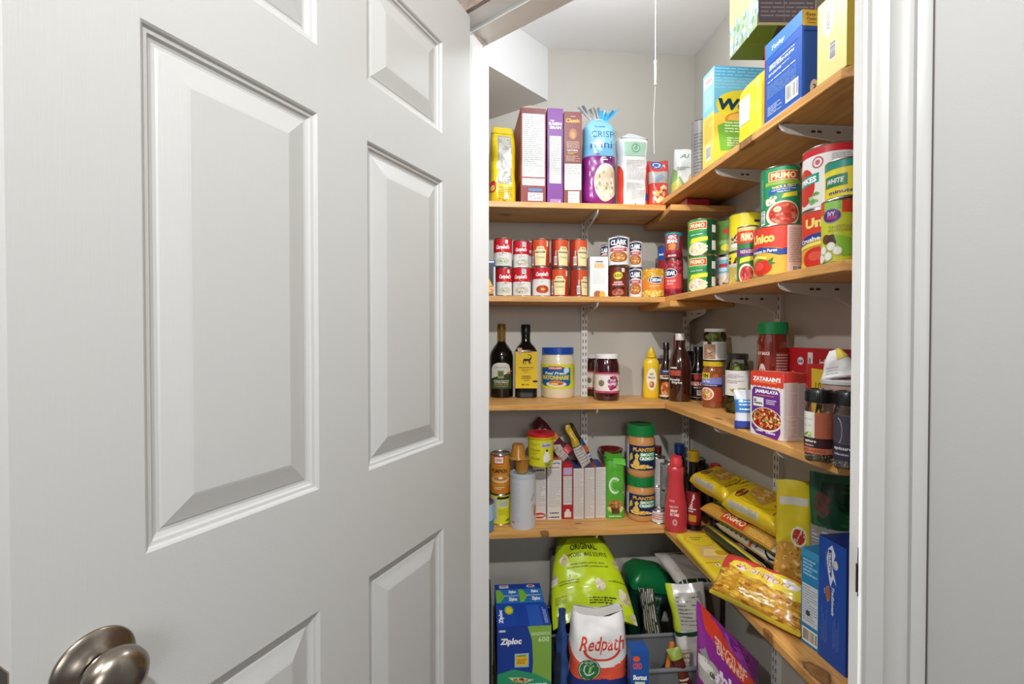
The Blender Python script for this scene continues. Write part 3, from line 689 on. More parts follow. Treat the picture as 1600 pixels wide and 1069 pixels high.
# flour style bag
x0, x1 = at_y(969, 300, 1.59).x, at_y(1016, 300, 1.59).x; hh = at_y(990, 212, 1.59).z - z
a = Art(); a.rect(.1, .72, .84, .92, '#a9cdb4').ell(.5, .83, .16, .065, '#7fb08f').arc(.5, .83, .1, .04, .2, '#e8f3ea', 0, 360).rect(.84, .0, 1, .55, '#dd4a38').rect(0, .0, .09, .5, '#dd4a38').poly([(.84, .55), (1, .7), (1, .5)], '#dd4a38').poly([(0, .5), (.09, .5), (0, .62)], '#dd4a38')
a.rect(.84, .1, 1, .2, '#2d4f9c').lines(.16, .38, .8, .66, 12, '#c9c7c5', .3).lines(.16, .1, .8, .34, 12, '#c9c7c5', .3).text('8', .5, .05, .05, .02, '#d44')
o, P = bag('flour_bag', x1 - x0, hh, .08, '#ecebe9', a, ((x0 + x1) / 2, 1.632, z), (0, 0, R(3)), 'white paper flour bag with green and red print on the highest shelf', 'bag', seed=9, p=9, wr=.004, mk=paper,
    tf=lambda v: .9 + .1 * min(1, v / .05) - .3 * max(0, (v - .93) / .07))
mb = MB(); fl = clear_film(); W = x1 - x0
mb.add([(-W * .46, -.032, hh - .004), (W * .46, -.032, hh - .004), (W * .1, -.004, hh + .022), (-W * .12, -.004, hh + .024), (-W * .46, .034, hh - .004), (W * .46, .034, hh - .004), (W * .12, .002, hh + .02), (-W * .1, .004, hh + .023)],
       [(0, 1, 2, 3), (5, 4, 7, 6), (4, 0, 3, 7), (1, 5, 6, 2), (3, 2, 6, 7)], paper('#d8dbe0')); mb.build('bag_top', o)
# small red snack bag
x0, x1 = at_y(1017, 300, 1.585).x, at_y(1049, 300, 1.585).x
a = Art(film); a.rect(0, .0, 1, .55, '#d8493c').rect(0, .5, 1, .75, '#b9b5b0').rect(0, .74, 1, 1, '#d24a40').text('CHIPS', .5, .86, .6, .08, '#ffffff').ell(.4, .9, .3, .09, '#2f63b0').arc(.4, .9, .2, .06, .3, '#e8eef6')
a.blobs(.55, .27, .4, .16, 16, ['#efd9a0', '#e6c47c', '#f3e6c0'], .1, .5).poly([(.3, .5), (.7, .62), (.6, .7), (.2, .58)], '#8fa0b4')
bag('snack_bag', x1 - x0, at_y(1032, 246, 1.585).z - z, .05, '#cf463a', a, ((x0 + x1) / 2, 1.613, z), (R(-2), 0, R(-4)), 'small red and blue snack bag at the right end of the highest back shelf', 'bag', seed=12, wr=.006)

# ---------------------------------------------------------------- highest level, right wall
zr = S1R + .0006; XF = XS + .004
def rightbox(px0, px1, px2, pyt, name, col, label, xf=XF, h=None, zb=None, dmax=.19, **kw):
    """long face along the board edge from px0 (far) to px1 (near); near end face from px1 to px2"""
    Y1 = xf / math.tan(ang(px0, 200)); Y0 = xf / math.tan(ang(px1, 200)); X2 = min(Y0 * math.tan(ang(px2, 200)), xf + dmax)
    zb = zr if zb is None else zb; h = h or (at_x(px1, pyt, xf).z - zb)
    return carton(name, X2 - xf, Y1 - Y0, h, col, ((xf + X2) / 2, (Y0 + Y1) / 2, zb), (0, 0, 0), label, **kw)
# white almond snack bag
a = Art(film); a.text('Al', .3, .84, .3, .09, '#7f9a7a', 0, .3).ell(.62, .4, .15, .13, '#cfae82').ell(.60, .42, .11, .10, '#e0c79c').ell(.85, .55, .1, .12, '#d7bd92').poly([(0, 0), (.3, 0), (.75, .35), (.35, .3), (.1, .55), (0, .6)], '#8fb56a').poly([(0, .3), (.2, .4), (.35, .2), (.5, .2), (.2, 0), (0, 0)], '#d7d36a').lines(.1, .55, .5, .62, 2, '#a9b7a0')
bag('snack_bag', .118, .180, .05, '#eef0ec', a, (.762, 1.61, zr + .004), (R(3), R(5), R(-14)), 'white snack bag with a printed almond, at the far end of the highest right board', 'bag', seed=15, wr=.005)
# pink carton and grey tin behind
carton('carton', .045, .06, .205, '#e9e4e6', (.808, 1.665, zr), (0, 0, R(-20)), 'slim pink and white carton at the back of the highest right board', left=Art().rect(0, 0, .25, 1, '#d76a9a').rect(0, .9, 1, 1, '#d76a9a'), front=Art().rect(0, 0, .3, 1, '#d76a9a').rect(0, .88, 1, 1, '#d76a9a'))
can(.030, .212, '#8f8d8a', Art().lines(.1, .1, .9, .8, 14, '#6a6866', .4), (.738, 1.452, zr), 'tall grey tin standing left of the blue and yellow wafer box', name='tall_tin', lid='x')
# blue and yellow cereal box
X = XF + .004; q = ang(1099, 200); q1 = ang(1116, 200)
a = Art(); a.rect(0, .0, 1, .55, '#f2c94a').rect(0, .5, 1, 1, '#7cc4df').poly([(0, .5), (.5, .62), (1, .58), (1, .45), (0, .42)], '#f3d04f').rect(0, .88, 1, 1, '#5fb0d6').lines(0, .75, 1, .98, 7, '#a9dbee', .25)
a.ell(.55, .6, .52, .155, '#f2dc3c').text('Weet', .52, .605, .9, .12, '#1f3f4c', .05, .15).ell(.65, .45, .45, .09, '#e0942f').ell(.62, .46, .36, .06, '#f0b850').poly([(.12, .12), (.95, .16), (.95, .42), (.3, .44), (.06, .38)], '#79b342')
a.lines(.2, .3, .85, .42, 4, '#dcefc4', .4).lines(.25, .16, .8, .26, 4, '#f0f5d8', .35)
l = Art(); l.rect(0, .0, 1, .56, '#f0cf5e').rect(0, .54, 1, 1, '#8fcbe4').rect(.1, .84, .9, .96, '#f0eee6').text('Weet', .5, .9, .6, .05, '#c96a3c').lines(.15, .6, .85, .8, 12, '#d8ecf4', .4).lines(.15, .25, .85, .5, 12, '#c09a3a', .3).bars(.3, .06, .7, .22)
Y0 = XF / math.tan(ang(1116, 200)); Y1 = XF / math.tan(ang(1098.5, 200)); hB = at_x(1116, 103, XF).z - zr
carton('cereal_box', .15, Y1 - Y0, hB, '#f0cc52', (XF + .075, (Y0 + Y1) / 2, zr), (0, 0, 0), 'blue and yellow wheat cereal box on the highest right board', front=a, left=l)
# yellow pouch with orange edge
Y0 = XF / math.tan(ang(1183, 200)); Y1 = XF / math.tan(ang(1144.5, 200)); hY = at_x(1183, 104, XF).z - zr
a = Art(film); a.rect(.1, .3, .62, .72, '#e9e8e0').lines(.13, .32, .6, .7, 22, '#a9a7a0', .3).lines(.1, .8, .7, .92, 6, '#d9c428', .3).lines(.1, .08, .6, .24, 7, '#d9c428', .3).rect(.962, 0, .985, .93, '#f0a23a').rect(.985, 0, 1, .93, '#ec7f38')
bag('rice_pouch', Y1 - Y0, hY, .11, '#f0df32', a, (XF + .062, (Y0 + Y1) / 2, zr), (0, 0, -PI / 2), 'plain yellow pouch with orange side standing left of the big blue carton', 'bag', seed=18, p=7, wr=.0025, wf=lambda v: 1 - .04 * v,
    tf=lambda v: (1 - .35 * max(0, (v - .75) / .25) ** 2), back=None)
ob = bpy.data.objects['rice_pouch']
# clear bag behind, carries the lying box
Yc = (Y0 + Y1) / 2
bag('clear_bag', .13, .245, .07, '#e4e4e1', Art(film).rect(.6, .55, .95, .8, '#7a5238').blobs(.75, .68, .14, .1, 24, ['#8d5f3e', '#5d3c26', '#b98a5c'], .04), (XF + .125 + .03, Yc + .01, zr), (0, 0, -PI / 2), 'white translucent bag behind the yellow pouch', 'bag', seed=21, wr=.005)
# big blue carton
a = Art(); a.poly([(0, 1), (1, 1), (1, .84), (0, .80)], '#3f79bd').text('Tetley', .38, .88, .36, .07, '#ffffff', .01, .25).rect(.12, .72, .9, .728, '#1d3f80')
a.lines(.14, .62, .82, .69, 4, '#f0f3f8', .45).lines(.12, .55, .7, .585, 2, '#f0f3f8', .4).lines(.1, .47, .9, .50, 1, '#f0f3f8', .3).lines(.08, .28, .86, .45, 11, '#7fa0cf', .3).lines(.1, .06, .5, .18, 5, '#b9cbe6', .4).rect(0, 0, 1, .015, '#8fb0dd').rect(.0, .02, .02, 1, '#c43a3a')
a.bars(.6, .07, .92, .28)
f = Art(); f.rect(0, .82, 1, 1, '#eebb3a').text('Easy', .55, .945, .6, .045, '#2a2440').text('Open', .55, .895, .6, .045, '#2a2440').lines(.3, .84, .85, .86, 1, '#6a5430').rect(.1, .76, 1, .77, '#1a2a6a').ell(.78, .12, .28, .1, '#e8d9c0').text('3', .78, .12, .2, .09, '#1a1a2a')
bl = rightbox(1194.5, 1252.5, 1277, 16, 'tea_carton', '#2a55a5', 'big blue tea carton with yellow corner on the highest right board', left=a, front=f)
# cream carton at the near end
l = Art(); l.rect(0, 0, 1, 1, '#ecdb8e').ell(.38, .72, .2, .2, '#d8cfae').ell(.38, .72, .175, .185, '#efe7cf').text('VANINI', .38, .72, .13, .24, '#8f8466', .02, 0, 90).bars(.42, .2, .66, .42, True, '#e3dfd8')
rightbox(1276.5, 1322, 1337, -30, 'carton', '#d3b444', 'pale yellow carton with an oval emblem at the near end of the highest right board', left=l, dmax=.12)
# lying box on top: bottom seen from below
f = Art(); f.rect(.02, .04, .98, .98, '#6f5f63').lines(.05, .08, .95, .9, 16, '#a7979b', .35).rect(.45, .05, .46, .95, '#9a8a8e')
l = Art(); l.rect(0, .0, 1, 1, '#e6c878').poly([(0, 0), (1, 0), (1, .42), (0, .35)], '#8f9f84').blobs(.5, .22, .5, .2, 50, ['#8797a4', '#6f8a6c', '#cfccc4', '#a3aeb8'], .05, 1, 4, True)
bt = Art(); bt.poly([(0, 0), (.62, 0), (.35, 1), (0, 1)], '#6f8a2a').poly([(.62, 0), (1, 0), (1, 1), (.35, 1)], '#3a2c20').rect(.0, .48, 1, .5, '#8a8a50')
zl = at_x(1187, 43, XF).z
yl0 = XF / math.tan(ang(1187, 40)); 
ln = carton('cereal_box', .14, .135, .19, '#d9c98a', (XF + .07 + .002, yl0 + .0675, zr + .2475), (0, 0, R(-4)), 'dark box with green underside lying on top of the yellow pouch', front=f, left=l, bottom=bt)
# red box on the corner board
carton('flat_carton', .078, .10, .027, '#b03440', (.750, 1.542, S1R - TH - .032 + .0006), (0, 0, 0), 'thin red carton on the short corner board', front=Art().rect(.0, .1, 1, .9, '#c23a48'), left=Art().rect(0, 0, 1, 1, '#cf8a94').lines(.1, .2, .9, .8, 2, '#f0dde0'))

# ---------------------------------------------------------------- tins on the soup can shelf
z = S2 + .0006
def soup(kind):
    a = Art()
    if kind == 'campbell':
        a.rect(0, .5, 1, 1, '#c81f2c').text("Campbell's", .5, .68, .5, .2, '#ffffff', .035, .35).ell(.5, .49, .035, .05, '#b98a3a').lines(.36, .34, .64, .44, 2, '#9a8f90', .3).ell(.5, .18, .24, .14, '#d9d3c2').ell(.5, .19, .19, .1, '#c8cbb0').blobs(.5, .19, .1, .06, 10, ['#6f8a44', '#e8e4d0'], .02, 1.6).rect(.58, .82, .68, .96, '#e6e2dc')
    if kind == 'campbell_b':
        a.rect(0, .5, 1, 1, '#c81f2c').text("Campbell's", .46, .66, .46, .19, '#ffffff', .035, .35).ell(.46, .5, .03, .05, '#b98a3a').rect(.5, .78, .66, .97, '#dfe3e6').lines(.51, .8, .65, .95, 3, '#6a7a8a').lines(.36, .32, .62, .42, 2, '#b07a80', .3).ell(.5, .18, .24, .14, '#cfc8b6').blobs(.48, .18, .15, .09, 14, ['#7d7a5a', '#efe9d8', '#a99a70'], .02, 1.6)
    if kind == 'tomato':
        a.rect(0, .6, 1, 1, '#c81f2c').text("Campbell's", .54, .76, .46, .2, '#ffffff', .035, .35).ell(.54, .62, .03, .05, '#b98a3a').lines(.48, .45, .6, .52, 2, '#9a8f90', .3).ell(.55, .22, .25, .17, '#ddd0c4').ell(.55, .22, .23, .145, '#c0452c').ell(.56, .22, .08, .05, '#d8b45a')
    if kind == 'heinz':
        a.rect(0, 0, .18, 1, '#9c2e20').rect(.18, .55, .8, 1, '#d3542c').rect(.18, 0, .8, .55, '#a83524').poly([(.3, .02), (.68, .02), (.71, .6), (.65, .62), (.61, .74), (.37, .74), (.33, .62), (.27, .6)], '#efe0a8').rect(.3, .5, .66, .56, '#6a3a2c').lines(.33, .51, .63, .55, 1, '#e8dcc0', .5).text('HEINZ', .49, .67, .18, .06, '#b0402c').text('Tomato', .49, .34, .3, .1, '#7a8a3c', .0, .3).rect(.72, .74, .8, .95, '#d8cfc8')
        a.bars(.12, .05, .24, .38).rect(.17, .4, .22, .6, '#c9b8b0')
    if kind == 'clark':
        a.poly([(.2, .62), (.2, .93), (.5, .99), (.8, .93), (.8, .62), (.5, .7)], '#23284a').text('CLARK', .5, .8, .5, .19, '#ffffff', .045).ell(.5, .63, .1, .035, '#e7b9b4').rect(.24, .48, .76, .6, '#b5545c').text('BEANS', .5, .54, .3, .05, '#f0dcd8').ell(.5, .28, .28, .2, '#8a4a20').ell(.5, .28, .26, .18, '#b4672a').blobs(.5, .28, .23, .15, 70, ['#d99a50', '#c07a34', '#e8b878', '#9a5424'], .03, 1.2)
    if kind == 'bush':
        a.rect(.0, .86, 1, 1, '#6a2418').ell(.5, .7, .17, .14, '#3a6a34').ell(.5, .7, .16, .125, '#e3cf2e').text("BUSH'S", .5, .7, .25, .12, '#2b4a20', .035).text('SEASONED', .5, .47, .3, .05, '#ffffff').rect(.28, .36, .72, .43, '#b03a30').text('CHILI BEANS', .5, .395, .4, .05, '#ffe9e4').poly([(.28, .28), (.5, .32), (.72, .28), (.72, .24), (.5, .28), (.28, .24)], '#1c1410').ell(.5, .12, .22, .1, '#a4523a').blobs(.5, .12, .2, .09, 40, ['#b9654a', '#8a3a28', '#c98068'], .028, 1.3).rect(.62, .82, .74, .96, '#d9d5cf')
    if kind == 'cedar':
        a.rect(0, .24, 1, .66, '#e58a2e').blobs(.5, .83, .5, .17, 170, ['#e8b63c', '#d79a26', '#f3cf68', '#c98a20'], .032, 1.3, 3, True).ell(.56, .6, .25, .13, '#ffffff').ell(.56, .6, .235, .115, '#22345e').text('CEDAR', .56, .6, .38, .12, '#ffffff', .045).text('CHICK PEAS', .5, .38, .3, .05, '#fbe6c8').blobs(.5, .1, .5, .1, 120, ['#ecc75c', '#dba836', '#f5dc8c'], .032, 1.3, 5, True)
    if kind == 'cedar_red':
        a.rect(0, .2, 1, .62, '#d84c4a').blobs(.5, .8, .5, .18, 170, ['#9a2030', '#b83a44', '#7a1824', '#c86a6c'], .034, 1.2, 3, True).ell(.36, .64, .26, .13, '#ffffff').ell(.36, .64, .245, .115, '#1f2f5c').text('CEDAR', .36, .64, .38, .12, '#ffffff', .045).text('RED KIDNEY', .42, .42, .3, .05, '#ffe6e2').text('BEANS', .38, .34, .2, .05, '#ffe6e2').blobs(.5, .08, .5, .08, 100, ['#8a1c2c', '#5a1220', '#a83240'], .03, 1.3, 6, True)
    if kind == 'heinz_beans':
        a.rect(0, .86, 1, 1, '#1f8f98').poly([(.22, .3), (.68, .3), (.74, .98), (.16, .98)], '#2c9aa2').poly([(.25, .28), (.62, .28), (.68, .92), (.2, .92)], '#b8323a').text('HEINZ', .45, .82, .32, .13, '#ffffff', .03).text('BEANS', .45, .66, .38, .15, '#ffffff', .045).ell(.45, .48, .16, .08, '#d9922e').rect(.3, .3, .6, .44, '#c7482c').lines(.32, .32, .58, .42, 3, '#efc07a', .4).rect(0, 0, 1, .2, '#8a1c28').text('MOLASSES', .45, .1, .3, .07, '#ffffff')
    if kind == 'primo':
        a.rect(.0, .0, .64, 1, '#3c9a3c').rect(.60, 0, 1, 1, '#123f28').rect(.16, .72, .60, .95, '#f0e0b0').rect(.17, .74, .59, .93, '#d2462a').text('PRIMO', .38, .835, .34, .13, '#f6e6b4', .035).poly([(.16, .50), (.6, .56), (.6, .66), (.16, .6)], '#1f7a58').text('white beans', .36, .58, .3, .05, '#e6f3e6', .01, 0, 4).poly([(.2, .32), (.62, .38), (.62, .5), (.25, .46)], '#e8d93c').ell(.38, .14, .22, .2, '#efe0c2').blobs(.4, .16, .21, .17, 70, ['#f2e6cc', '#e3cfa0', '#d9a0a4', '#f7efdc', '#e6d27c'], .03, 1.2)
        a.rect(.72, .62, .84, .84, '#dcd9d0').rect(.72, .1, .84, .38, '#dcd9d0').lines(.7, .42, .9, .58, 5, '#4a6a54', .3)
    if kind == 'unico':
        a.poly([(0, .42), (.1, .5), (.3, .6), (.5, .55), (.6, .5), (.6, 1), (0, 1)], '#d8402c').text('Unico', .27, .78, .36, .2, '#f4df7a', .05).poly([(.0, .46), (.1, .55), (.25, .6), (.42, .56), (.54, .52), (.6, .55), (.6, .40), (.5, .4), (.38, .46), (.22, .5), (.06, .42), (0, .38)], '#2a4390').text('Tomatoes in Puree', .27, .51, .42, .07, '#ffffff', .02, .1).poly([(.05, .36), (.2, .43), (.35, .38), (.34, .33), (.2, .38), (.08, .31)], '#eee86a')
        a.ell(.26, .17, .16, .165, '#cf3322').ell(.23, .2, .08, .09, '#df5040').poly([(.36, .3), (.44, .36), (.42, .26), (.47, .24), (.39, .2)], '#4f7a2c').poly([(.18, .33), (.26, .36), (.32, .32), (.26, .3)], '#5f8a34')
        a.rect(.6, .0, 1, 1, '#e7c8c0').lines(.62, .22, .86, .94, 20, '#a88a86', .4).bars(.66, .03, .82, .17)
    return a
def stack_can(px0, px1, pyt, kind, base, label, zb=z, yf=1.567, face=0.0, group=None, h=None, right=False, xf=None, **kw):
    f = (cylright(px0, px1, xf or XS + .004, pyt, zb) if right else cylback(px0, px1, yf, pyt, zb))
    x, y, r, hh = f; hh = h or hh
    o = can(r, hh, base, soup(kind) if isinstance(kind, str) else kind, (x, y, zb), label, facecam(x, y, face), group, **kw)
    return x, y, r, hh
def TX(n): return n
H1 = .1016
lower = []
lower.append(stack_can(775, 800, 418, 'campbell', '#e9e6e2', 'red and white soup can, leftmost of the lower row', face=R(10)))
xs = stack_can(801, 829.5, 417, 'campbell_b', '#e9e6e2', 'soup can with small pale patch on its red band, in the lower row'); h0 = xs[3]
stack_can(831.5, 860, 417, 'tomato', '#e9e6e2', 'soup can with an orange bowl of tomato soup printed on it, lower row')
stack_can(861, 888.5, 419, 'heinz', '#b23a26', 'orange soup can facing front with a cream label, lower row', yf=1.568)
stack_can(890.5, 917.5, 420, 'heinz', '#b23a26', 'orange soup can turned sideways with a barcode to the front, lower row', face=R(58), yf=1.568)
zu = z + h0 + .0008
def upper(px0, px1, kind, base, label, face=0.0, yf=1.569):
    x, y, r, hh = cylback(px0, px1, yf, 400, z); x0_, y0_ = x, y
    can(r, .099, base, soup(kind), (x, y, zu), label, facecam(x, y, face)); return x, y, r
upper(771.5, 800, 'campbell', '#e9e6e2', 'red and white soup can, leftmost of the upper row')
upper(801.5, 827, 'campbell_b', '#e9e6e2', 'red and white soup can set farther back in the upper row', yf=1.60, face=R(8))
upper(831, 858.5, 'heinz', '#b23a26', 'orange soup can in the upper row with the cream label facing front')
upper(861, 888, 'heinz', '#b23a26', 'orange soup can in the upper row, middle of the three orange ones', face=R(30))
upper(889.5, 917, 'heinz', '#b23a26', 'orange soup can in the upper row, rightmost, beside the back wall rail', face=R(38))
upper(824, 836, 'campbell', '#e9e6e2', 'soup can mostly hidden behind the upper row between red and orange cans', yf=1.64)
# black and orange carton at the left
w_, d_, h_, L_ = boxback(745, 774, 1.572, 407, z, .12)
a = Art(); a.rect(.0, .88, 1, 1, '#2a3d78').lines(.5, .9, .95, .98, 1, '#ffffff').rect(.4, .06, 1, .28, '#e08a34').lines(.5, .1, .95, .24, 2, '#f8dcb0').poly([(.4, .28), (.65, .5), (.85, .28)], '#e9c04a').rect(.9, 0, 1, .82, '#c9cdd4')
carton('carton', w_, d_, h_, '#3a3a3c', L_, (0, 0, 0), 'black and orange carton with blue lid edge, at the left end beside the soup cans', front=a)
# white carton
w_, d_, h_, L_ = boxback(922.5, 950.5, 1.566, 401, z, .075)
a = Art(); a.rect(.3, .86, .72, .89, '#4a5a74').poly([(.2, .72), (.8, .72), (.75, .84), (.25, .84)], '#e6b98a').lines(.15, .3, .85, .68, 12, '#c9c6c2', .25).ell(.42, .05, .22, .1, '#a8643c').ell(.68, .05, .16, .09, '#e3b23a')
carton('carton', w_, d_, h_, '#e9e8e6', L_, (0, 0, R(-1)), 'white carton between the orange soup cans and the bean cans', front=a, top=Art().rect(0, 0, 1, 1, '#3a3c44'))
b1 = stack_can(951.5, 980, 415.5, 'bush', '#7a2c1e', 'brown can with a yellow oval badge under the largest white bean can')
b2 = stack_can(982, 1003.5, 419, 'clark', '#e6e2de', 'white bean can with dark blue arch, standing on the shelf beside the chick peas', yf=1.60)
stack_can(1003.5, 1038, 419, 'cedar', '#dca02e', 'yellow and orange chick pea can', yf=1.566, face=R(6))
x, y, r, hh = cylback(949.5, 983.5, 1.562, 364, z + b1[3]); can(r, .104, '#e9e6e0', soup('clark'), (x, y + .0, z + b1[3] + .001), 'largest white bean can with dark blue arch, stacked on the brown can', facecam(x, y))
x, y, r, hh = cylback(982, 1003.5, 1.60, 371, z + b2[3]); can(r, .098, '#e6e2de', soup('clark'), (x, y, z + b2[3] + .001), 'white bean can with dark blue arch, stacked on another of its kind', facecam(x, y))
x, y, r, hh = cylback(938, 960, 1.645, 385, z); b3 = can(r, .10, '#e4d9d4', soup('clark'), (x, y, z), 'bean can at the back hidden behind the white carton', facecam(x, y)); can(r, .098, '#e4d9d4', soup('clark'), (x, y, z + .101), 'bean can at the back peeping out left of the largest white bean can', facecam(x, y, R(-20)))

# right wall
zr = S2R + .0006
def rc(px0, px1, pyt, kind, base, label, xf=XS + .004, zb=zr, face=0.0, h=None, **kw):
    x, y, r, hh = cylright(px0, px1, xf, pyt, zb); hh = h or hh
    can(r, hh, base, soup(kind) if isinstance(kind, str) else kind, (x, y, zb), label, facecam(x, y, face), **kw); return x, y, r, hh
c = rc(1038, 1067.5, 405, 'cedar_red', '#a52838', 'red kidney bean can under the molasses beans can', xf=XS + .012)
can(c[2] * .93, .098, '#a82530', soup('heinz_beans'), (c[0] - .001, c[1], zr + c[3] + .001), 'beans can with teal top stacked on the red kidney bean can', facecam(c[0], c[1]))
hd = c[3]
can(.031, .098, '#9c2230', Art().rect(0, .55, 1, 1, '#2a4f9a').text('Beans', .3, .7, .2, .1, '#ffffff'), (c[0] + .008, c[1] + .082, zr), 'dark red can with a blue band hidden behind the kidney beans', facecam(c[0], c[1]))
can(.031, .098, '#9c2230', Art().rect(0, .45, 1, 1, '#2a4f9a').text('Beans', .3, .7, .2, .1, '#ffffff'), (c[0] + .008, c[1] + .082, zr + .099), 'dark red can with a blue band, upper of two behind the kidney beans', facecam(c[0], c[1]))
x_, y_ = .788, 1.50
rl = Art(); rl.rect(.0, .8, 1, 1, '#c8322c').text('AYL', .42, .68, .25, .16, '#ffffff', .03).rect(.0, .4, 1, .5, '#4a3a7a').blobs(.5, .2, .4, .15, 30, ['#b02830', '#c84a4a'], .05)
can(.036, .108, '#c63a34', rl, (x_, y_, zr), 'red can behind the green bean tins, lower', facecam(x_, y_, R(-10)))
can(.036, .108, '#c63a34', rl, (x_, y_, zr + .109), 'red can behind the green bean tins, upper', facecam(x_, y_, R(-10)))
c = rc(1074.5, 1120, 398, 'primo', '#123f28', 'green bean tin with orange name panel, lower of the pair', h=None)
can(c[2], c[3], '#123f28', soup('primo'), (c[0], c[1], zr + c[3] + .001), 'green bean tin with orange name panel, upper of the pair', facecam(c[0], c[1]))
# behind: blue bean can and green can
a = Art(); a.rect(0, .52, 1, .92, '#7fb4cf').rect(.2, .7, .45, .8, '#c43a34').lines(.2, .56, .6, .66, 2, '#ffffff').blobs(.4, .22, .4, .22, 60, ['#b0392c', '#e3c9a0', '#7a2a1c', '#f0e0c8'], .05, 1)
x_, y_ = .802, 1.390
can(.0365, .112, '#dcd6ce', a, (x_, y_, zr), 'pale blue bean can behind the green tins', facecam(x_, y_))
can(.0365, .112, '#5f8a3e', Art().ell(.42, .68, .1, .08, '#c0402c').rect(0, 0, 1, .1, '#7a8a4a').ell(.42, .2, .16, .1, '#e0cf4a').rect(0, .3, 1, .42, '#8fb06a'), (x_, y_, zr + .113), 'green can stacked on the pale blue bean can', facecam(x_, y_))
x_, y_ = .800, 1.300
a = Art(); a.rect(0, .72, 1, .96, '#e8d93a').blobs(.35, .8, .3, .1, 20, ['#5a2c20', '#8a4a30'], .05).rect(0, .6, 1, .7, '#e6e2d8').lines(.2, .3, .6, .6, 6, '#cfc9b0', .4).blobs(.4, .2, .4, .18, 40, ['#e8cf7a', '#f3e3a8', '#cfa850'], .04)
can(.045, .108, '#ecd94a', a, (x_, y_, zr), 'yellow can behind the two tomato tins, lower', facecam(x_, y_))
a = Art(); a.rect(0, .0, 1, .42, '#d8cf9a').blobs(.3, .3, .12, .14, 20, ['#4a2418', '#7a4230', '#9a5a44'], .03).ell(.3, .14, .12, .06, '#e9e6dc').rect(.66, .74, .8, .8, '#2a3a5a').rect(.42, 0, .44, 1, '#f0e88a')
can(.045, .112, '#e6d62c', a, (x_, y_, zr + .109), 'wide yellow can above the tomato tins, stacked at the back', facecam(x_, y_))
# Primo thick and zesty small
a = Art(); a.rect(0, .7, 1, .93, '#d2462a').text('PRIMO', .44, .815, .36, .15, '#f6e6b4', .04).rect(0, .93, 1, 1, '#d9c07a').rect(0, .46, 1, .6, '#6a3a8a').text('THICK & ZESTY', .45, .54, .44, .06, '#f0e0b0', .03).poly([(.2, .32), (.7, .38), (.7, .46), (.25, .42)], '#e0d84a').ell(.42, .13, .24, .18, '#efe0c8').ell(.44, .12, .2, .15, '#b83a30').blobs(.44, .12, .17, .12, 50, ['#c8504a', '#a82a26', '#d87a6c'], .03, 1.2)
c1 = rc(1151.5, 1186, 352, a, '#3c7a44', 'red and purple sauce tin left of the big tomato tin', xf=XS + .014, face=R(4))
c2 = rc(1177.5, 1258, 350, 'unico', '#d8b040', 'big red and yellow tomato tin with large lettering', face=R(0), xf=XS + .006)
# tall Primo tin on top
a = Art(); a.rect(0, 0, .25, 1, '#1f7a50').rect(.25, .0, 1, 1, '#2a8a58').lines(.14, .32, .2, .86, 8, '#9ac0a4', .35, True).bars(.13, .02, .24, .27, True).rect(.31, .76, .82, .93, '#e8cf8a').rect(.325, .775, .82, .918, '#cf3f28').text('PRIMO', .56, .845, .42, .115, '#f4e2a4', .045).rect(.25, .69, 1, .75, '#8fae3c')
a.poly([(.3, .52), (.8, .58), (.8, .68), (.45, .66), (.34, .62)], '#2b5aa0').text('THICK & ZESTY', .57, .65, .4, .05, '#f0d860', .04, 0, 5).text('Vegetable Chunk & Pepper', .57, .60, .42, .025, '#ffffff', .01, 0, 4).text('Pasta Sauce', .56, .565, .2, .025, '#ffffff', .01, 0, 4)
a.poly([(.52, .44), (.8, .48), (.8, .56), (.56, .52)], '#e6cf3c').blobs(.36, .42, .1, .05, 16, ['#e8e6d8', '#d8d8c0', '#8aa05a'], .045, 1.0).ell(.56, .16, .29, .235, '#f0dcc0').ell(.57, .17, .25, .2, '#c2402c').blobs(.57, .17, .22, .17, 60, ['#d05a40', '#b02a20', '#e08a6a'], .035, .8).ell(.46, .25, .06, .05, '#e8e0c0').ell(.46, .25, .04, .03, '#c8b87a')
x, y, r, hh = cylright(1193, 1258, XS + .008, 250, zr + c2[3])
can(r, hh, '#1f6a44', a, (c2[0] + .002, c2[1], zr + c2[3] + .001), 'tall green pasta sauce tin stacked on the big tomato tin', facecam(c2[0], c2[1]))
# nearer group
a = Art(); a.rect(0, .62, .5, 1, '#d8402c').rect(0, 0, 1, .1, '#e8c04a').poly([(0, .62), (.5, .62), (.5, .55), (.3, .56), (0, .5)], '#d8402c').text('Unico', .4, .8, .5, .18, '#f4df7a', .05).poly([(0, .4), (.3, .5), (.6, .5), (.6, .62), (.25, .6), (0, .52)], '#2a4390').text('Crushed Tom', .35, .52, .6, .08, '#ffffff', .03, 0, 8).poly([(0, .34), (.5, .42), (.5, .48), (0, .4)], '#eee86a').ell(.35, .16, .24, .2, '#cf3322').ell(.3, .2, .1, .08, '#df5a44')
x3, y3, r3 = .742, .905, .0495
can(r3, .121, '#e2a83a', a, (x3, y3, zr), 'red and yellow crushed tomato tin behind the chestnut tin', facecam(x3, y3, R(6)))
a = Art(); a.rect(0, .88, 1, 1, '#c82a30').rect(0, 0, 1, .88, '#e8e4e2').arc(.4, .75, .07, .1, .25, '#b8505a').ell(.4, .75, .03, .045, '#c8606a').ell(.2, .38, .17, .32, '#c8322a').poly([(.05, .38), (.42, .42), (.42, .58), (.05, .54)], '#1f9a8a').text('SPIKES', .24, .48, .3, .1, '#ffffff', .04, 0, 3).blobs(.36, .16, .07, .08, 12, ['#7ab068', '#a8c890', '#5f9a50'], .035).lines(.56, .12, .8, .84, 22, '#b0aaa8', .35)
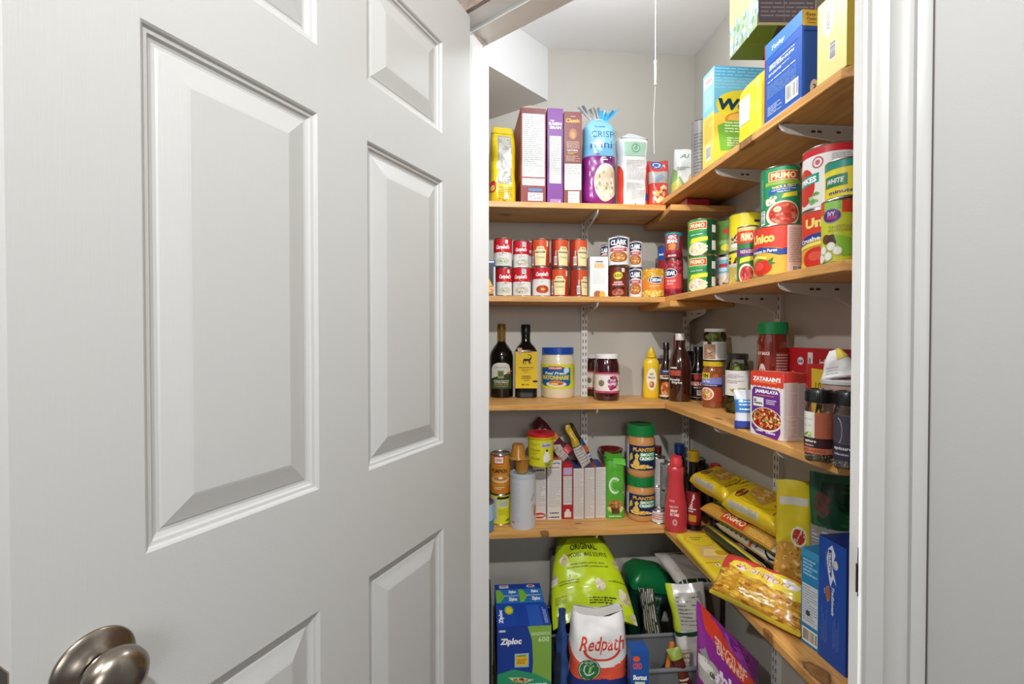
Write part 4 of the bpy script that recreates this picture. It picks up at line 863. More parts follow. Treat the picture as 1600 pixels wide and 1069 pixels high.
can(r3 * 1.0, .128, '#e8e4e2', a, (x3, y3, zr + .1225), 'big white and red tomato tin stacked behind the chestnut tin', facecam(x3, y3, R(-8)))
x4, y4 = .825, 1.068
can(.036, .171, '#3a2a20', Art().rect(0, .0, 1, .9, '#b8a06a').ell(.4, .9, .15, .07, '#d04a3a'), (x4, y4 - .02, zr + .117), 'tin with brown top at the back between the two tall tins, upper', facecam(x4, y4))
can(.036, .116, '#2c4a34', Art().rect(.3, .2, .5, .5, '#e8e04a').rect(0, .5, 1, .8, '#1f3a2a'), (x4, y4 - .02, zr), 'dark green tin glimpsed between the two big tomato tins', facecam(x4, y4))
a = Art(); a.rect(.1, .86, .5, 1, '#8fc45a').rect(.5, .8, 1, 1, '#d8482c').rect(0, .8, .14, 1, '#d85a2c').ell(.3, .76, .19, .12, '#8a8aa0').ell(.3, .76, .175, .105, '#5a2a7a').text('IVY', .3, .79, .15, .08, '#e0d8ec', .04).ell(.3, .73, .1, .03, '#b03a6a').text('CHESTNUT', .5, .57, .5, .05, '#a8a04a', .02).text('EN COQUE EAU', .5, .51, .5, .05, '#a8a04a', .02).ell(.2, .38, .1, .08, '#6a4434').ell(.32, .36, .1, .09, '#553428').poly([(.35, .45), (.8, .35), (.8, .1), (.5, .08)], '#8abf3c')
for (cx_, cy_) in ((.12, .2), (.3, .25), (.24, .09), (.08, .06), (.42, .17)): a.ell(cx_, cy_, .085, .075, '#c8ccb8').ell(cx_, cy_ + .005, .075, .066, '#eef0e4')
xx, yy, rr, hh = cylright(1287, 1345, XS + .012, 311, zr)
can(rr * .93, .122, '#c9cf3a', a, (xx - .004, yy + .006, zr), 'lime green chestnut tin at the near end of the board', facecam(xx, yy, R(14)))
a = Art(); a.rect(0, .8, 1, 1, '#1f8a78').rect(.1, .3, .5, .62, '#2a7a5a').text('WHITE', .3, .46, .3, .14, '#e8e8e0', .03, .2).text('minute', .4, .14, .4, .1, '#4a3a8a', .02)
can(.034, .075, '#e0cf34', a, (xx + .012, yy + .006, zr + .1235), 'small yellow and green tin on top of the chestnut tin', facecam(xx, yy, R(4)))

# ---------------------------------------------------------------- mayonnaise level
z = S3 + .0006
def sp(px, py, zz=None): q = at_z(px, py, zz if zz is not None else z); return q.x, q.y
def dep(x, y): return x * math.sin(YAW) + y * math.cos(YAW)
def hgt(x, y, r, pxm, pyt, zz): D = math.hypot(x, y); return CAMZ + slope(pxm, pyt) * (D - r) - zz
def cyl3(px0, px1, pyb, pyt, zz=None):
    """cylinder standing on a shelf seen from above: front base point, top"""
    zz = z if zz is None else zz; a0, a1 = ang(px0, pyb), ang(px1, pyb); th, dl = (a0 + a1) / 2, (a1 - a0) / 2
    q = at_z((px0 + px1) / 2, pyb, zz); Df = math.hypot(q.x, q.y); D = Df / (1 - math.sin(dl)); r = D * math.sin(dl)
    return D * math.sin(th), D * math.cos(th), r, CAMZ + slope((px0 + px1) / 2, pyt) * (D - r * .6) - zz
DARK = mat('#0c0c0a', .1, 0, .35, .4); 
# olive oil bottle, gold cap
x, y, r, h = cyl3(765, 802, 622, 506)
a = Art(); a.poly([(.22, .36), (.22, .72), (.28, .86), (.4, .93), (.6, .93), (.7, .86), (.74, .7), (.74, .5), (.5, .4)], '#d8d8d0').rect(.22, .0, .80, .36, '#3d4a26').poly([(.2, .36), (.5, .5), (.8, .56), (.8, .3), (.2, .3)], '#38482a').poly([(.62, .52), (.8, .6), (.8, .66), (.64, .58)], '#c07a3c').text('COLAVITA', .47, .76, .32, .07, '#8a8a70', .01).rect(.4, .38, .56, .66, '#8f9468').rect(.43, .46, .54, .62, '#5c6a3a')
a.text('PREMIUM SELECTION', .5, .29, .4, .045, '#dfe3d8', .02).text('EXTRA VIRGIN', .5, .23, .36, .05, '#dfe3d8', .02).text('OLIVE OIL', .5, .16, .4, .05, '#b89a4a', .02).lines(.3, .06, .7, .1, 1, '#9aa58a')
rb = r
prof = [(0, .003), (rb * .9, .003), (rb * .97, 0), (rb, .006), (rb, h * .52), (rb * .99, h * .56), (rb * .9, h * .62), (rb * .62, h * .69), (rb * .4, h * .735), (rb * .33, h * .78), (rb * .33, h * .8)]
o = jar(prof, DARK, (x, y, z), 'dark olive oil bottle with gold cap at the left end of the mayonnaise shelf', 'bottle', 'oil_bottle', lab=(rb + .0003, h * .12, h * .38, '#20241a', a, facecam(x, y, R(0)), PI * 1.05, False))
mb = MB(); gm = mat('#b8975a', .3, .75); rc_ = rb * .37
mb.lathe([(rc_ * .95, h * .755), (rc_, h * .76), (rc_, h * .92), (rc_ * 1.04, h * .925), (rc_ * 1.04, h * .935), (rc_, h * .94), (rc_ * .99, h - .002), (rc_ * .9, h), (0, h)], gm, 32); mb.build('cap', o)
# black oil bottle with yellow label (square shoulders)
x, y, r, h = cyl3(803.5, 839.5, 622, 507)
def sq(rr, n=48, p=5):
    out = []
    for i in range(n):
        t = 2 * PI * i / n; c_, s_ = math.cos(t), math.sin(t); k = (abs(c_) ** p + abs(s_) ** p) ** (-1 / p); out.append((rr * k * c_, rr * k * s_))
    return out
def sqloft(mb, levels, m, n=48, M=None):
    v = []; f = []
    for (rr, zz, p) in levels: v += [(a_, b_, zz) for a_, b_ in sq(rr, n, p)]
    for j in range(len(levels) - 1):
        for i in range(n): f.append((j * n + i, j * n + (i + 1) % n, (j + 1) * n + (i + 1) % n, (j + 1) * n + i))
    f.append(tuple(range(n - 1, -1, -1))); f.append(tuple(range((len(levels) - 1) * n, len(levels) * n)))
    mb.add(v, f, m, True, M)
rb = r * .94
mb = MB(); sqloft(mb, [(rb * .94, 0, 7), (rb, .003, 7), (rb, h * .60, 7), (rb * .985, h * .64, 6), (rb * .82, h * .69, 4), (rb * .55, h * .735, 2.4), (rb * .42, h * .77, 2), (rb * .40, h * .86, 2)], DARK)
o = mb.build('oil_bottle', None, (x, y, z), (0, 0, -math.atan2(x, y) * .5)); tag(o, 'black square oil bottle with a plain yellow label and leaping goat', 'bottle')
mb = MB(); mb.lathe([(rb * .42, h * .855), (rb * .43, h * .86), (rb * .43, h - .002), (rb * .40, h), (0, h)], plast('#121212'), 32); mb.build('cap', o)
a = Art(); a.rect(0, 0, 1, 1, '#e2bf1c').lines(.3, .94, .8, .99, 1, '#8a6a14', .5).rect(.1, .93, .3, 1.1, '#c9a48a')
# goat
gc = '#2c2410'
a.poly([(.36, .78), (.40, .81), (.62, .80), (.68, .84), (.74, .83), (.70, .77), (.64, .74), (.46, .74), (.38, .73)], gc).poly([(.36, .78), (.34, .74), (.36, .65), (.385, .65), (.39, .74)], gc).poly([(.45, .75), (.44, .65), (.465, .65), (.48, .75)], gc).poly([(.6, .75), (.66, .70), (.73, .66), (.74, .675), (.68, .72), (.66, .77)], gc).poly([(.58, .75), (.63, .65), (.66, .65), (.63, .75)], gc).arc(.62, .85, .12, .07, .28, gc, -40, 130)
a.text('MOUNTAIN OIL', .5, .565, .64, .028, gc, .04).lines(.28, .46, .74, .52, 2, '#8a6a14', .5).lines(.36, .42, .64, .44, 1, '#8a6a14', .5).lines(.3, .3, .72, .34, 1, '#5a4410', .6).lines(.26, .25, .76, .29, 1, '#5a4410', .6).lines(.36, .2, .66, .23, 1, '#5a4410', .6).ell(.9, .19, .12, .028, '#1c180c').text('1L 500', .5, .1, .24, .03, gc, .03).ell(.33, .1, .04, .02, gc)
mb = MB(); Wd = rb * 1.98; a.emit(mb, lambda u, v, o_: ((u - .5) * Wd, -rb * 1.002 - o_, h * .13 + v * h * .50)); 
mb.box(-rb * 1.004, -rb * .92, h * .13, -rb * 1.0005, rb * .9, h * .63, paper('#e2bf1c')); mb.box(rb * 1.0005, -rb * .92, h * .13, rb * 1.004, rb * .9, h * .63, paper('#e2bf1c')); mb.build('label', o)
# mayonnaise jar
x, y, r, h = cyl3(845.5, 897.5, 623, 543)
a = Art(); a.rect(0, 0, 1, 1, '#e0dd2e').poly([(.14, .86), (.14, .22), (.2, .12), (.5, .08), (.72, .12), (.76, .22), (.76, .86), (.45, .9)], '#1c5f9c').rect(.32, .78, .58, .92, '#b8323c').text('KIRKLAND', .45, .85, .24, .07, '#ffffff', .03).ell(.67, .76, .06, .12, '#c8dcea').text('Real Fresh', .45, .64, .42, .11, '#e8f0d0', .03, .25).text('MAYONNAISE', .45, .46, .54, .19, '#d8c84a', .06).ell(.47, .19, .2, .11, '#f0e6da').ell(.47, .24, .14, .1, '#d08a34').ell(.48, .2, .12, .05, '#b8402c').ell(.44, .2, .08, .035, '#f0d88a').lines(.82, .3, .97, .85, 12, '#b0ac20', .3)
prof = [(0, .002), (r * .88, .002), (r * .93, 0), (r, .007), (r, h * .70), (r * .97, h * .76), (r * .90, h * .83), (r * .86, h * .86), (r * .86, h * .9)]
jar(prof, mat('#efe3c4', .25, 0, .5), (x, y, z), 'large mayonnaise jar with blue lid and blue label', 'jar', 'mayonnaise_jar', lid=(r * .93, h * .865, h * .135, '#1b4fae', True), lab=(r + .0003, h * .19, h * .48, '#e0dd2e', a, facecam(x, y), PI, True))
# jam jars
JAM = glassy('#3a0d16')
a = Art(); a.rect(0, .0, 1, 1, '#e6ddd8').rect(0, .93, 1, 1, '#a8324a').rect(0, .86, 1, .93, '#d8a0a8').rect(0, 0, 1, .1, '#c8506a').ell(.36, .48, .08, .16, '#8a8a6a').blobs(.36, .48, .06, .12, 12, ['#5f7a4a', '#8a4a3a'], .02, 1.5).blobs(.66, .5, .13, .32, 34, ['#9a2f5a', '#7a1f46', '#b8507a'], .045, 2.0).text('SOUR', .66, .62, .16, .12, '#f0dfe6', .04).text('CHERRY', .66, .46, .2, .12, '#f0dfe6', .04).text('570', .5, .05, .1, .05, '#4a1020')
for (p0, p1, pb, pt, lb, gy) in ((928, 968.5, 627, 553.5, 'dark red jam jar with white lid, nearer of the two', 0), (915.5, 953, 620.5, 553, 'dark red jam jar with white lid, behind the other', 1)):
    x, y, r, h = cyl3(p0, p1, pb, pt); 
    if gy: x -= .004; y += .012; r *= .97; h = h * .985
    r *= .97; prof = [(0, .003), (r * .85, .003), (r * .92, 0), (r * .98, .008), (r, .016), (r, h * .68), (r * .97, h * .76), (r * .88, h * .85), (r * .84, h * .88), (r * .84, h * .93)]
    jar(prof, JAM, (x, y, z), lb, 'jar', 'jam_jar', lid=(r * .96, h * .905, h * .095, '#e9e7e2', False), lab=(r + .0003, h * .17, h * .44, '#e6ddd8', a, facecam(x, y, R(-12 if gy else 0)), PI, True))
# mustard bottle
x, y, r, h = cyl3(1004.5, 1031, 623, 543); yl = plast('#eac32a'); r *= .98
def oval(mb, levels, m, ky=.65, n=40, a0=0):
    v = []; f = []
    for (rr, zz) in levels: v += [(rr * math.sin(2 * PI * i / n), -rr * ky * math.cos(2 * PI * i / n) if rr > .009 else -rr * math.cos(2 * PI * i / n), zz) for i in range(n)]
    for j in range(len(levels) - 1):
        for i in range(n): f.append((j * n + i, j * n + (i + 1) % n, (j + 1) * n + (i + 1) % n, (j + 1) * n + i))
    f.append(tuple(range(n - 1, -1, -1))); f.append(tuple(range((len(levels) - 1) * n, len(levels) * n))); mb.add(v, f, m, True)
mb = MB(); oval(mb, [(r * .92, 0), (r, .004), (r * 1.0, h * .2), (r * .88, h * .42), (r * .9, h * .55), (r * .99, h * .66), (r * .93, h * .73), (r * .62, h * .785), (r * .5, h * .80)], yl)
o = mb.build('mustard_bottle', None, (x, y + .004, z), (0, 0, R(-14))); tag(o, 'yellow mustard squeeze bottle with pointed cap', 'bottle')
mb = MB(); mb.lathe([(r * .58, h * .80), (r * .58, h * .86), (r * .5, h * .875), (r * .36, h * .96), (r * .22, h * .965), (r * .18, h), (0, h)], yl, 24); mb.build('cap', o)
mb = MB(); Art().ell(.5, .5, .42, .5, '#e9c9a0').ell(.5, .5, .38, .46, '#efe4c8').text('HOT', .5, .72, .3, .1, '#4a3424', .04).text('Mustard', .5, .58, .5, .1, '#4a3424', .02).ell(.5, .28, .2, .14, '#b8562c').ell(.45, .3, .1, .08, '#e0b070').emit(mb, lambda u, v, q: ((u - .5) * r * 1.5, -r * .65 * (1 - ((u - .5) * 1.5) ** 2 * .5) * .98 - .0012 - q, h * .14 + v * h * .46), frange(0, 1, 10), frange(0, 1, 3), smooth=True); mb.build('label', o)
# tan jar behind mustard
x2, y2 = at_y(1033, 600, 1.715).x, 1.715
jar([(0, 0), (.020, 0), (.022, .004), (.022, .11), (.016, .125), (.014, .13)], mat('#d8ae62', .3, 0, .5), (x2, y2, z), 'tan bottle with purple cap half hidden right of the mustard', 'bottle', 'vinegar_bottle', lid=(.0165, .128, .02, '#3b3048', False))
# right run of bottles
def bottle(px0, px1, pyb, pyt, levels, m, label, capc, art=None, labz=(.15, .45), face=0, name='sauce_bottle', capn=(.36, .9, 1.0), lbase=None, full=True, rk=1.0, mono=.0):
    x, y, r, h = cyl3(px0, px1, pyb, pyt); r *= rk
    prof = [(0, .002), (r * .9, .002), (r * .96, 0), (r, .005)] + [(r * a_, h * b_) for a_, b_ in levels]
    lb = (r + .0003, h * labz[0], h * (labz[1] - labz[0]), lbase or '#222', art, facecam(x, y, face), PI, full) if art else None
    o = jar(prof, m, (x, y, z), label, 'bottle', name, lab=lb)
    mb = MB(); a_, b_, c_ = capn; cm = plast(capc)
    mb.lathe([(r * a_, h * b_), (r * a_, h * c_ - .002), (r * a_ - .001, h * c_), (0, h * c_)], cm, 32); mb.build('cap', o); return x, y, r, h
a = Art(); a.rect(0, .86, 1, 1, '#4a4380').lines(.35, .9, .65, .96, 1, '#d8d8e8').rect(0, .66, 1, .8, '#d8c8a0').lines(.3, .68, .7, .78, 1, '#3a2018', .6).rect(0, .58, 1, .66, '#2a1410').ell(.5, .3, .3, .26, '#c8703c').blobs(.5, .26, .26, .2, 24, ['#d88a4a', '#a84a28', '#e0a86a'], .07, 1.2).rect(0, 0, 1, .07, '#d8d0c4')
bottle(1031, 1049.5, 624, 535.5, [(1, .48), (.95, .54), (.62, .66), (.5, .72), (.48, .88)], glassy('#1c0e0a'), 'slim dark sauce bottle right of the mustard', '#171210', a, (.04, .52), 0, capn=(.55, .87, 1.0), lbase='#5a2418')
a = Art(); a.lines(.1, .88, .32, .97, 1, '#d8d4d0', .7).rect(.08, .66, .42, .86, '#8a3424').text('GRILLING', .25, .8, .3, .07, '#d86a50', .03).text('SAUCE', .25, .71, .26, .07, '#d86a50', .03).text('Memphis', .24, .52, .3, .1, '#e8e4de', .03).text('Style', .3, .42, .3, .1, '#e8e4de', .03)
xa, ya, ra, ha = bottle(1044, 1080.5, 628, 521, [(1, .50), (.97, .56), (.8, .66), (.56, .74), (.46, .80), (.42, .9)], glassy('#37160f'), 'brown sauce bottle with white cap, widest of the sauce bottles', '#e6e3dd', a, (.1, .52), R(20), capn=(.42, .885, 1.0), lbase=None, full=False)
mb = MB()   # raised diamond pattern on its neck
x_, y_ = at_y(1057.5, 560, 1.715).x, 1.715
jar([(0, 0), (.026, 0), (.027, .004), (.027, .13), (.014, .175), (.012, .19)], glassy('#7a1418'), (x_, y_, z), 'chili sauce bottle with red tip behind the widest sauce bottle', 'bottle', 'sauce_bottle', lid=(.0125, .188, .050, '#a8202a', False))
x_, y_ = at_y(1079, 560, 1.69).x, 1.69
jar([(0, 0), (.026, 0), (.027, .004), (.027, .10), (.013, .15), (.012, .17)], glassy('#160c0a'), (x_, y_, z), 'dark bottle hidden between the widest sauce bottle and the steak sauce', 'bottle', 'sauce_bottle', lid=(.0135, .165, .012, '#1c1816', False))
a = Art(); a.rect(.18, .0, .82, 1, '#cfc6bc').rect(.2, .02, .8, .98, '#2a1412').poly([(.3, .95), (.7, .95), (.6, .7), (.5, .78), (.4, .7)], '#b03430').rect(.2, .48, .8, .68, '#a8302c').text("BULL'S-EYE", .5, .58, .56, .14, '#f4efe8', .04).text('BOLD', .5, .42, .3, .06, '#e8e4e0').rect(.48, .1, .78, .32, '#e4e0da').lines(.5, .14, .76, .28, 2, '#5a5450')
xq, yq, rq, hq = bottle(1079, 1104, 626, 542, [(1, .52), (.9, .6), (.62, .68), (.6, .9)], glassy('#1a0e0a'), 'black steak sauce bottle with red and black label', '#15110f', a, (.05, .5), R(-8), capn=(.7, .88, 1.0), lbase='#2a1412', full=False)
mb = MB(); 
# VH sauce jar with yellow lid and olives jar stacked on it
x, y, r, h = cyl3(1096, 1132.5, 638, 565); r *= .98
a = Art(); a.rect(.0, .60, .72, .84, '#7a82c8').rect(.0, .5, .72, .6, '#23284a').rect(.08, .78, .36, 1.0, '#e8cf2a').text('VH', .22, .89, .2, .16, '#20202a', .05).ell(.52, .88, .08, .08, '#b8642c').text('Pad Thai', .24, .7, .24, .08, '#e8eaf8', .03).lines(.1, .53, .6, .57, 1, '#e8e8f0').rect(0, 0, .72, .5, '#9a3c26').ell(.26, .26, .22, .22, '#efe6d8').ell(.25, .25, .19, .19, '#d88a5a').blobs(.26, .26, .16, .15, 20, ['#efcf9a', '#c05a34', '#f3e3c4', '#a8c060'], .04).rect(.74, .2, .98, .92, '#cfc3d4').lines(.76, .24, .96, .88, 14, '#8a8298', .35).ell(.9, .1, .06, .06, '#d8a04a')
prof = [(0, .003), (r * .88, .003), (r * .94, 0), (r, .006), (r, h * .74), (r * .94, h * .82), (r * .84, h * .88), (r * .84, h * .9)]
jar(prof, glassy('#8c4a28'), (x, y, z), 'sauce jar with yellow lid under the olive jar', 'jar', 'sauce_jar', lid=(r * .92, h * .895, h * .105, '#d8b824', False), lab=(r + .0003, h * .14, h * .62, '#8a3c26', a, facecam(x, y, R(8)), PI * 1.0, False))
xv, yv, rv, hv = x, y, r, h
def olives(parent, r, z0, z1, cols, sz, seed=1, n=90):
    q = random.Random(seed); mb = MB(); pl = []
    tries = 0
    while len(pl) < n and tries < 6000:
        tries += 1; t = q.random() ** .5; a_ = q.uniform(0, 2 * PI); rr = (r - sz * 1.02) * t; p = Vector((rr * math.cos(a_), rr * math.sin(a_), q.uniform(z0 + sz, z1 - sz)))
        if all((p - o_).length > sz * 1.75 for o_ in pl): pl.append(p)
    for p in pl:
        M = Matrix.Translation(p) @ Matrix.Rotation(q.uniform(0, 3), 4, 'X') @ Matrix.Rotation(q.uniform(0, 3), 4, 'Z')
        mb.ball((0, 0, 0), sz * .92, sz * .92, sz * 1.12, glassy(q.choice(cols)), 10, 7, M)
    o = mb.build('olive_filling', parent); o['kind'] = 'stuff'; return o
def glassjar(x, y, zz, r, h, name, label, lidc, labspec, fill, rot=0, brine='#6d7a1e'):
    prof = [(0, .002), (r * .86, .002), (r * .93, 0), (r, .006), (r, h * .76), (r * .95, h * .82), (r * .84, h * .88), (r * .84, h * .92)]
    o = jar(prof, glass_thin(), (x, y, zz), label, 'jar', name, lid=(r * .93, h * .905, h * .095, lidc, False), lab=labspec)
    mb = MB(); mb.lathe([(0, .004), (r * .55, .004), (r * .6, .008), (r * .6, h * .84), (0, h * .84)], glassy(brine), 32); br = mb.build('brine', o)
    olives(o, r * .97, .004, h * .86, *fill); return o
a = Art(); a.rect(0, 0, 1, 1, '#cfcdc8').rect(0, 0, .52, 1, '#e2dfd8').rect(.12, .05, .48, .85, '#b08a70').blobs(.3, .4, .15, .3, 26, ['#8a5a44', '#c8a080', '#6a4434', '#d8bca0'], .035, 1.4).rect(.26, .86, .38, 1.0, '#3a3834').lines(.56, .1, .95, .9, 12, '#9a98a0', .35)
h2 = hgt(xv, yv, rv, 1119, 514, z + hv)
glassjar(xv + .006, yv + .002, z + hv + .001, rv * 1.02, h2, 'olive_jar', 'olive jar with white lid stacked on the yellow-lidded sauce jar', '#e0deda', (rv * 1.02 + .0004, h2 * .04, h2 * .56, '#cfcdc8', a, facecam(x, y, R(6)), PI, True), (['#8a9234', '#6f7a26', '#a0a648', '#7a6a2a'], .0085, 3, 110))
# pickle jar
x, y, r, h = cyl3(1132.5, 1171, 647, 553); r *= .98
a = Art(); a.rect(0, 0, 1, 1, '#e9e5e2').rect(0, 0, .02, 1, '#a04a8a').text('Selection', .34, .84, .3, .08, '#b07ab0', .01).lines(.14, .66, .6, .78, 2, '#8a8684', .45).lines(.14, .46, .62, .6, 2, '#8a8684', .45).blobs(.48, .22, .24, .07, 14, ['#9aa03a', '#7a7a2a', '#b8b45a'], .06, .9).lines(.2, .05, .7, .09, 1, '#8a8684')
glassjar(x, y, z, r, h, 'pickle_jar', 'pickle jar with dark lid and white label', '#2c2a26', (r + .0004, h * .30, h * .42, '#e9e5e2', a, facecam(x, y, R(12)), PI, True), (['#5d6c1e', '#4a5a18', '#7a8630', '#8f9440'], .0125, 8, 70), brine='#4c5a1a')
# big red sauce jar with green lid
x_, y_ = .795, 1.165; r_ = .0375; zt = CAMZ + slope(1195, 503.5) * (math.hypot(x_, y_) - r_); h_ = zt - z
a = Art(); a.text('HOT SAUCE', .26, .93, .3, .05, '#e8d0c8', .03).arc(.25, .55, .1, .22, .3, '#e0c0b4').blobs(.25, .55, .08, .2, 14, ['#e0c4b8', '#c89a8c'], .03, 1.8).text('SAUCE', .22, .14, .2, .05, '#e8d0c8', .03).rect(.52, .1, .86, .95, '#8a3a30').lines(.54, .12, .84, .92, 18, '#d8b4a8', .45)
prof = [(0, .003), (r_ * .9, .003), (r_ * .95, 0), (r_, .006), (r_, h_ * .76), (r_ * .97, h_ * .82), (r_ * .86, h_ * .87), (r_ * .86, h_ * .9)]
jar(prof, glassy('#7c2318'), (x_, y_, z), 'tall red sauce jar with green lid behind the rice box', 'jar', 'sauce_jar', lid=(r_ * .93, h_ * .885, h_ * .115, '#1f8a4c', True), lab=(r_ + .0003, h_ * .12, h_ * .62, '#7c2318', a, facecam(x_, y_, R(6)), PI, False))
# small silver and blue bag
q0 = at_z(1170, 672, z)
a = Art(film); a.rect(0, 0, 1, .2, '#3a4aa0').rect(0, .42, 1, .75, '#3f7fc8').lines(.1, .56, .9, .72, 2, '#cfe2f4').lines(.1, .45, .9, .52, 1, '#ffffff').rect(0, .75, 1, 1, '#c9cdd4')
bag('snack_bag', .062, .098, .03, '#dfe2e8', a, (q0.x + .010, q0.y + .020, z), (R(-5), 0, R(-14)), 'small silver and blue bag behind the rice box', 'bag', seed=31, wr=.004)
# rice mix boxes
A0 = at_z(1172, 677, z); B0 = at_z(1223.5, 690.5, z); wv = (B0 - A0); wv.z = 0; W = wv.length; rz = math.atan2(wv.y, wv.x); hz = at_x(1223.5, 584, B0.x).z; hz = CAMZ + slope(1223, 584) * math.hypot(B0.x, B0.y) - z
f = Art(); f.rect(0, .78, 1, 1, '#d84030').poly([(0, .8)] + [(i / 14, .765 if i % 2 else .795) for i in range(15)] + [(1, .8)], '#d84030').text("ZATARAIN'S", .5, .89, .84, .07, '#ffffff', .04, .05).lines(.12, .815, .85, .845, 1, '#e8a040', .5)
f.poly([(.05, .12), (.2, .03), (.84, .0), (.92, .1), (.9, .70), (.84, .74), (.12, .76), (.05, .7)], '#6a2f86').text('JAMBALAYA', .5, .69, .7, .07, '#ffffff', .04, .05).lines(.2, .615, .78, .645, 1, '#e08a5a', .5).rect(.1, .46, .42, .6, '#e9e6e2').lines(.13, .48, .4, .52, 1, '#4a4648', .6).ell(.16, .55, .04, .03, '#8a8688').lines(.5, .5, .8, .58, 3, '#e6dcf0', .5)
f.ell(.5, .27, .47, .185, '#efe2d8').ell(.5, .28, .44, .165, '#8a2418').blobs(.5, .285, .41, .15, 150, ['#d85a2c', '#e8c888', '#c83a24', '#e89a4a', '#f0dca8', '#b02a1a', '#7a9a3a'], .035, .55).lines(.2, .06, .42, .1, 1, '#e6dcf0', .7).lines(.5, .05, .8, .09, 1, '#e6dcf0', .7)
rr_ = Art(); rr_.rect(0, .86, 1, 1, '#cf4034').rect(0, 0, 1, .86, '#ded3cc'); rr_.lines(.08, .36, .94, .84, 26, '#a89c98', .35).rect(0, .34, 1, .345, '#9a7a80').lines(.08, .04, .94, .32, 14, '#a89c98', .35)
D1 = .040
for k in range(2):
    off = Vector((math.cos(rz + PI / 2), math.sin(rz + PI / 2), 0)) * (D1 / 2 + .0007 + k * (D1 + .0006))
    c = (A0 + B0) / 2 + off; c.z = z
    carton('rice_box', W, D1, hz - (.002 * k), '#e6ddd6', c, (0, 0, rz), ['red and purple rice mix box with a bowl of rice, in front', 'rice mix box directly behind the red and purple one, its side panel showing'][k], front=f, right=rr_, left=rr_, top=Art().rect(0, 0, 1, 1, '#cf4034').lines(.1, .3, .9, .7, 2, '#f0c8c0'))
# two red stuffing boxes along the wall
f = Art(); f.rect(0, 0, 1, 1, '#c8242c').text('Stove', .42, .60, .56, .22, '#e9b93c', .05, .15).text('Top', .4, .3, .36, .22, '#e9b93c', .05, .15).ell(.42, .84, .08, .05, '#e8e6f0').text('kraft', .42, .84, .12, .04, '#3a3a8a', .03).rect(.60, .77, .90, .95, '#ece9e6').lines(.68, .79, .88, .82, 1, '#1a1a1a', .8).ell(.65, .85, .03, .04, '#9a9694')
fe = Art(); fe.rect(0, 0, 1, 1, '#a31c26').text('Stove', .5, .6, .7, .24, '#e0a83a', .04, .15, 12).text('Top', .5, .36, .5, .22, '#e0a83a', .04, .15, 12).text('kraft', .5, .85, .3, .08, '#e8e6f0')
Xb = .822; Y1 = Xb / math.tan(ang(1226, 550)); Y0 = Xb / math.tan(ang(1289, 550)); hS = CAMZ + slope(1230, 543) * math.hypot(Xb, Y1) - z
carton('stuffing_box', .036, Y1 - Y0, hS, '#c8242c', (Xb + .019, (Y0 + Y1) / 2, z), (0, 0, 0), 'red stuffing mix box with yellow lettering against the right wall', left=f, front=fe)
carton('stuffing_box', .07, .055, hS, '#c8242c', (Xb - .002, Y0 - .036, z), (0, 0, R(6)), 'dark red end of a second stuffing box nearer the door', left=fe, front=fe)
# red pouch with yellow label behind spice jars
q0 = at_y(1285, 560, .86); 
f = Art(film); f.rect(0, 0, 1, 1, '#c02c2c').poly([(.15, .12), (.95, .08), (.9, .92), (.12, .95)], '#e6c23a').text('10 oz', .5, .72, .5, .12, '#6a5a24', .01).text('Mac', .5, .48, .5, .18, '#2a2418', .03, .3).text('Cheese', .55, .28, .6, .16, '#2a2418', .03, .3)
x_, y_ = at_y(1284, 600, .925).x, .925
carton('seasoning_packet', .056, .024, CAMZ + slope(1284, 569) * math.hypot(x_, y_) - z, '#b8262a', (x_, y_, z), (0, 0, R(-28)), 'red packet with crooked yellow label behind the spice jars', 'packet', front=f, mk=film)
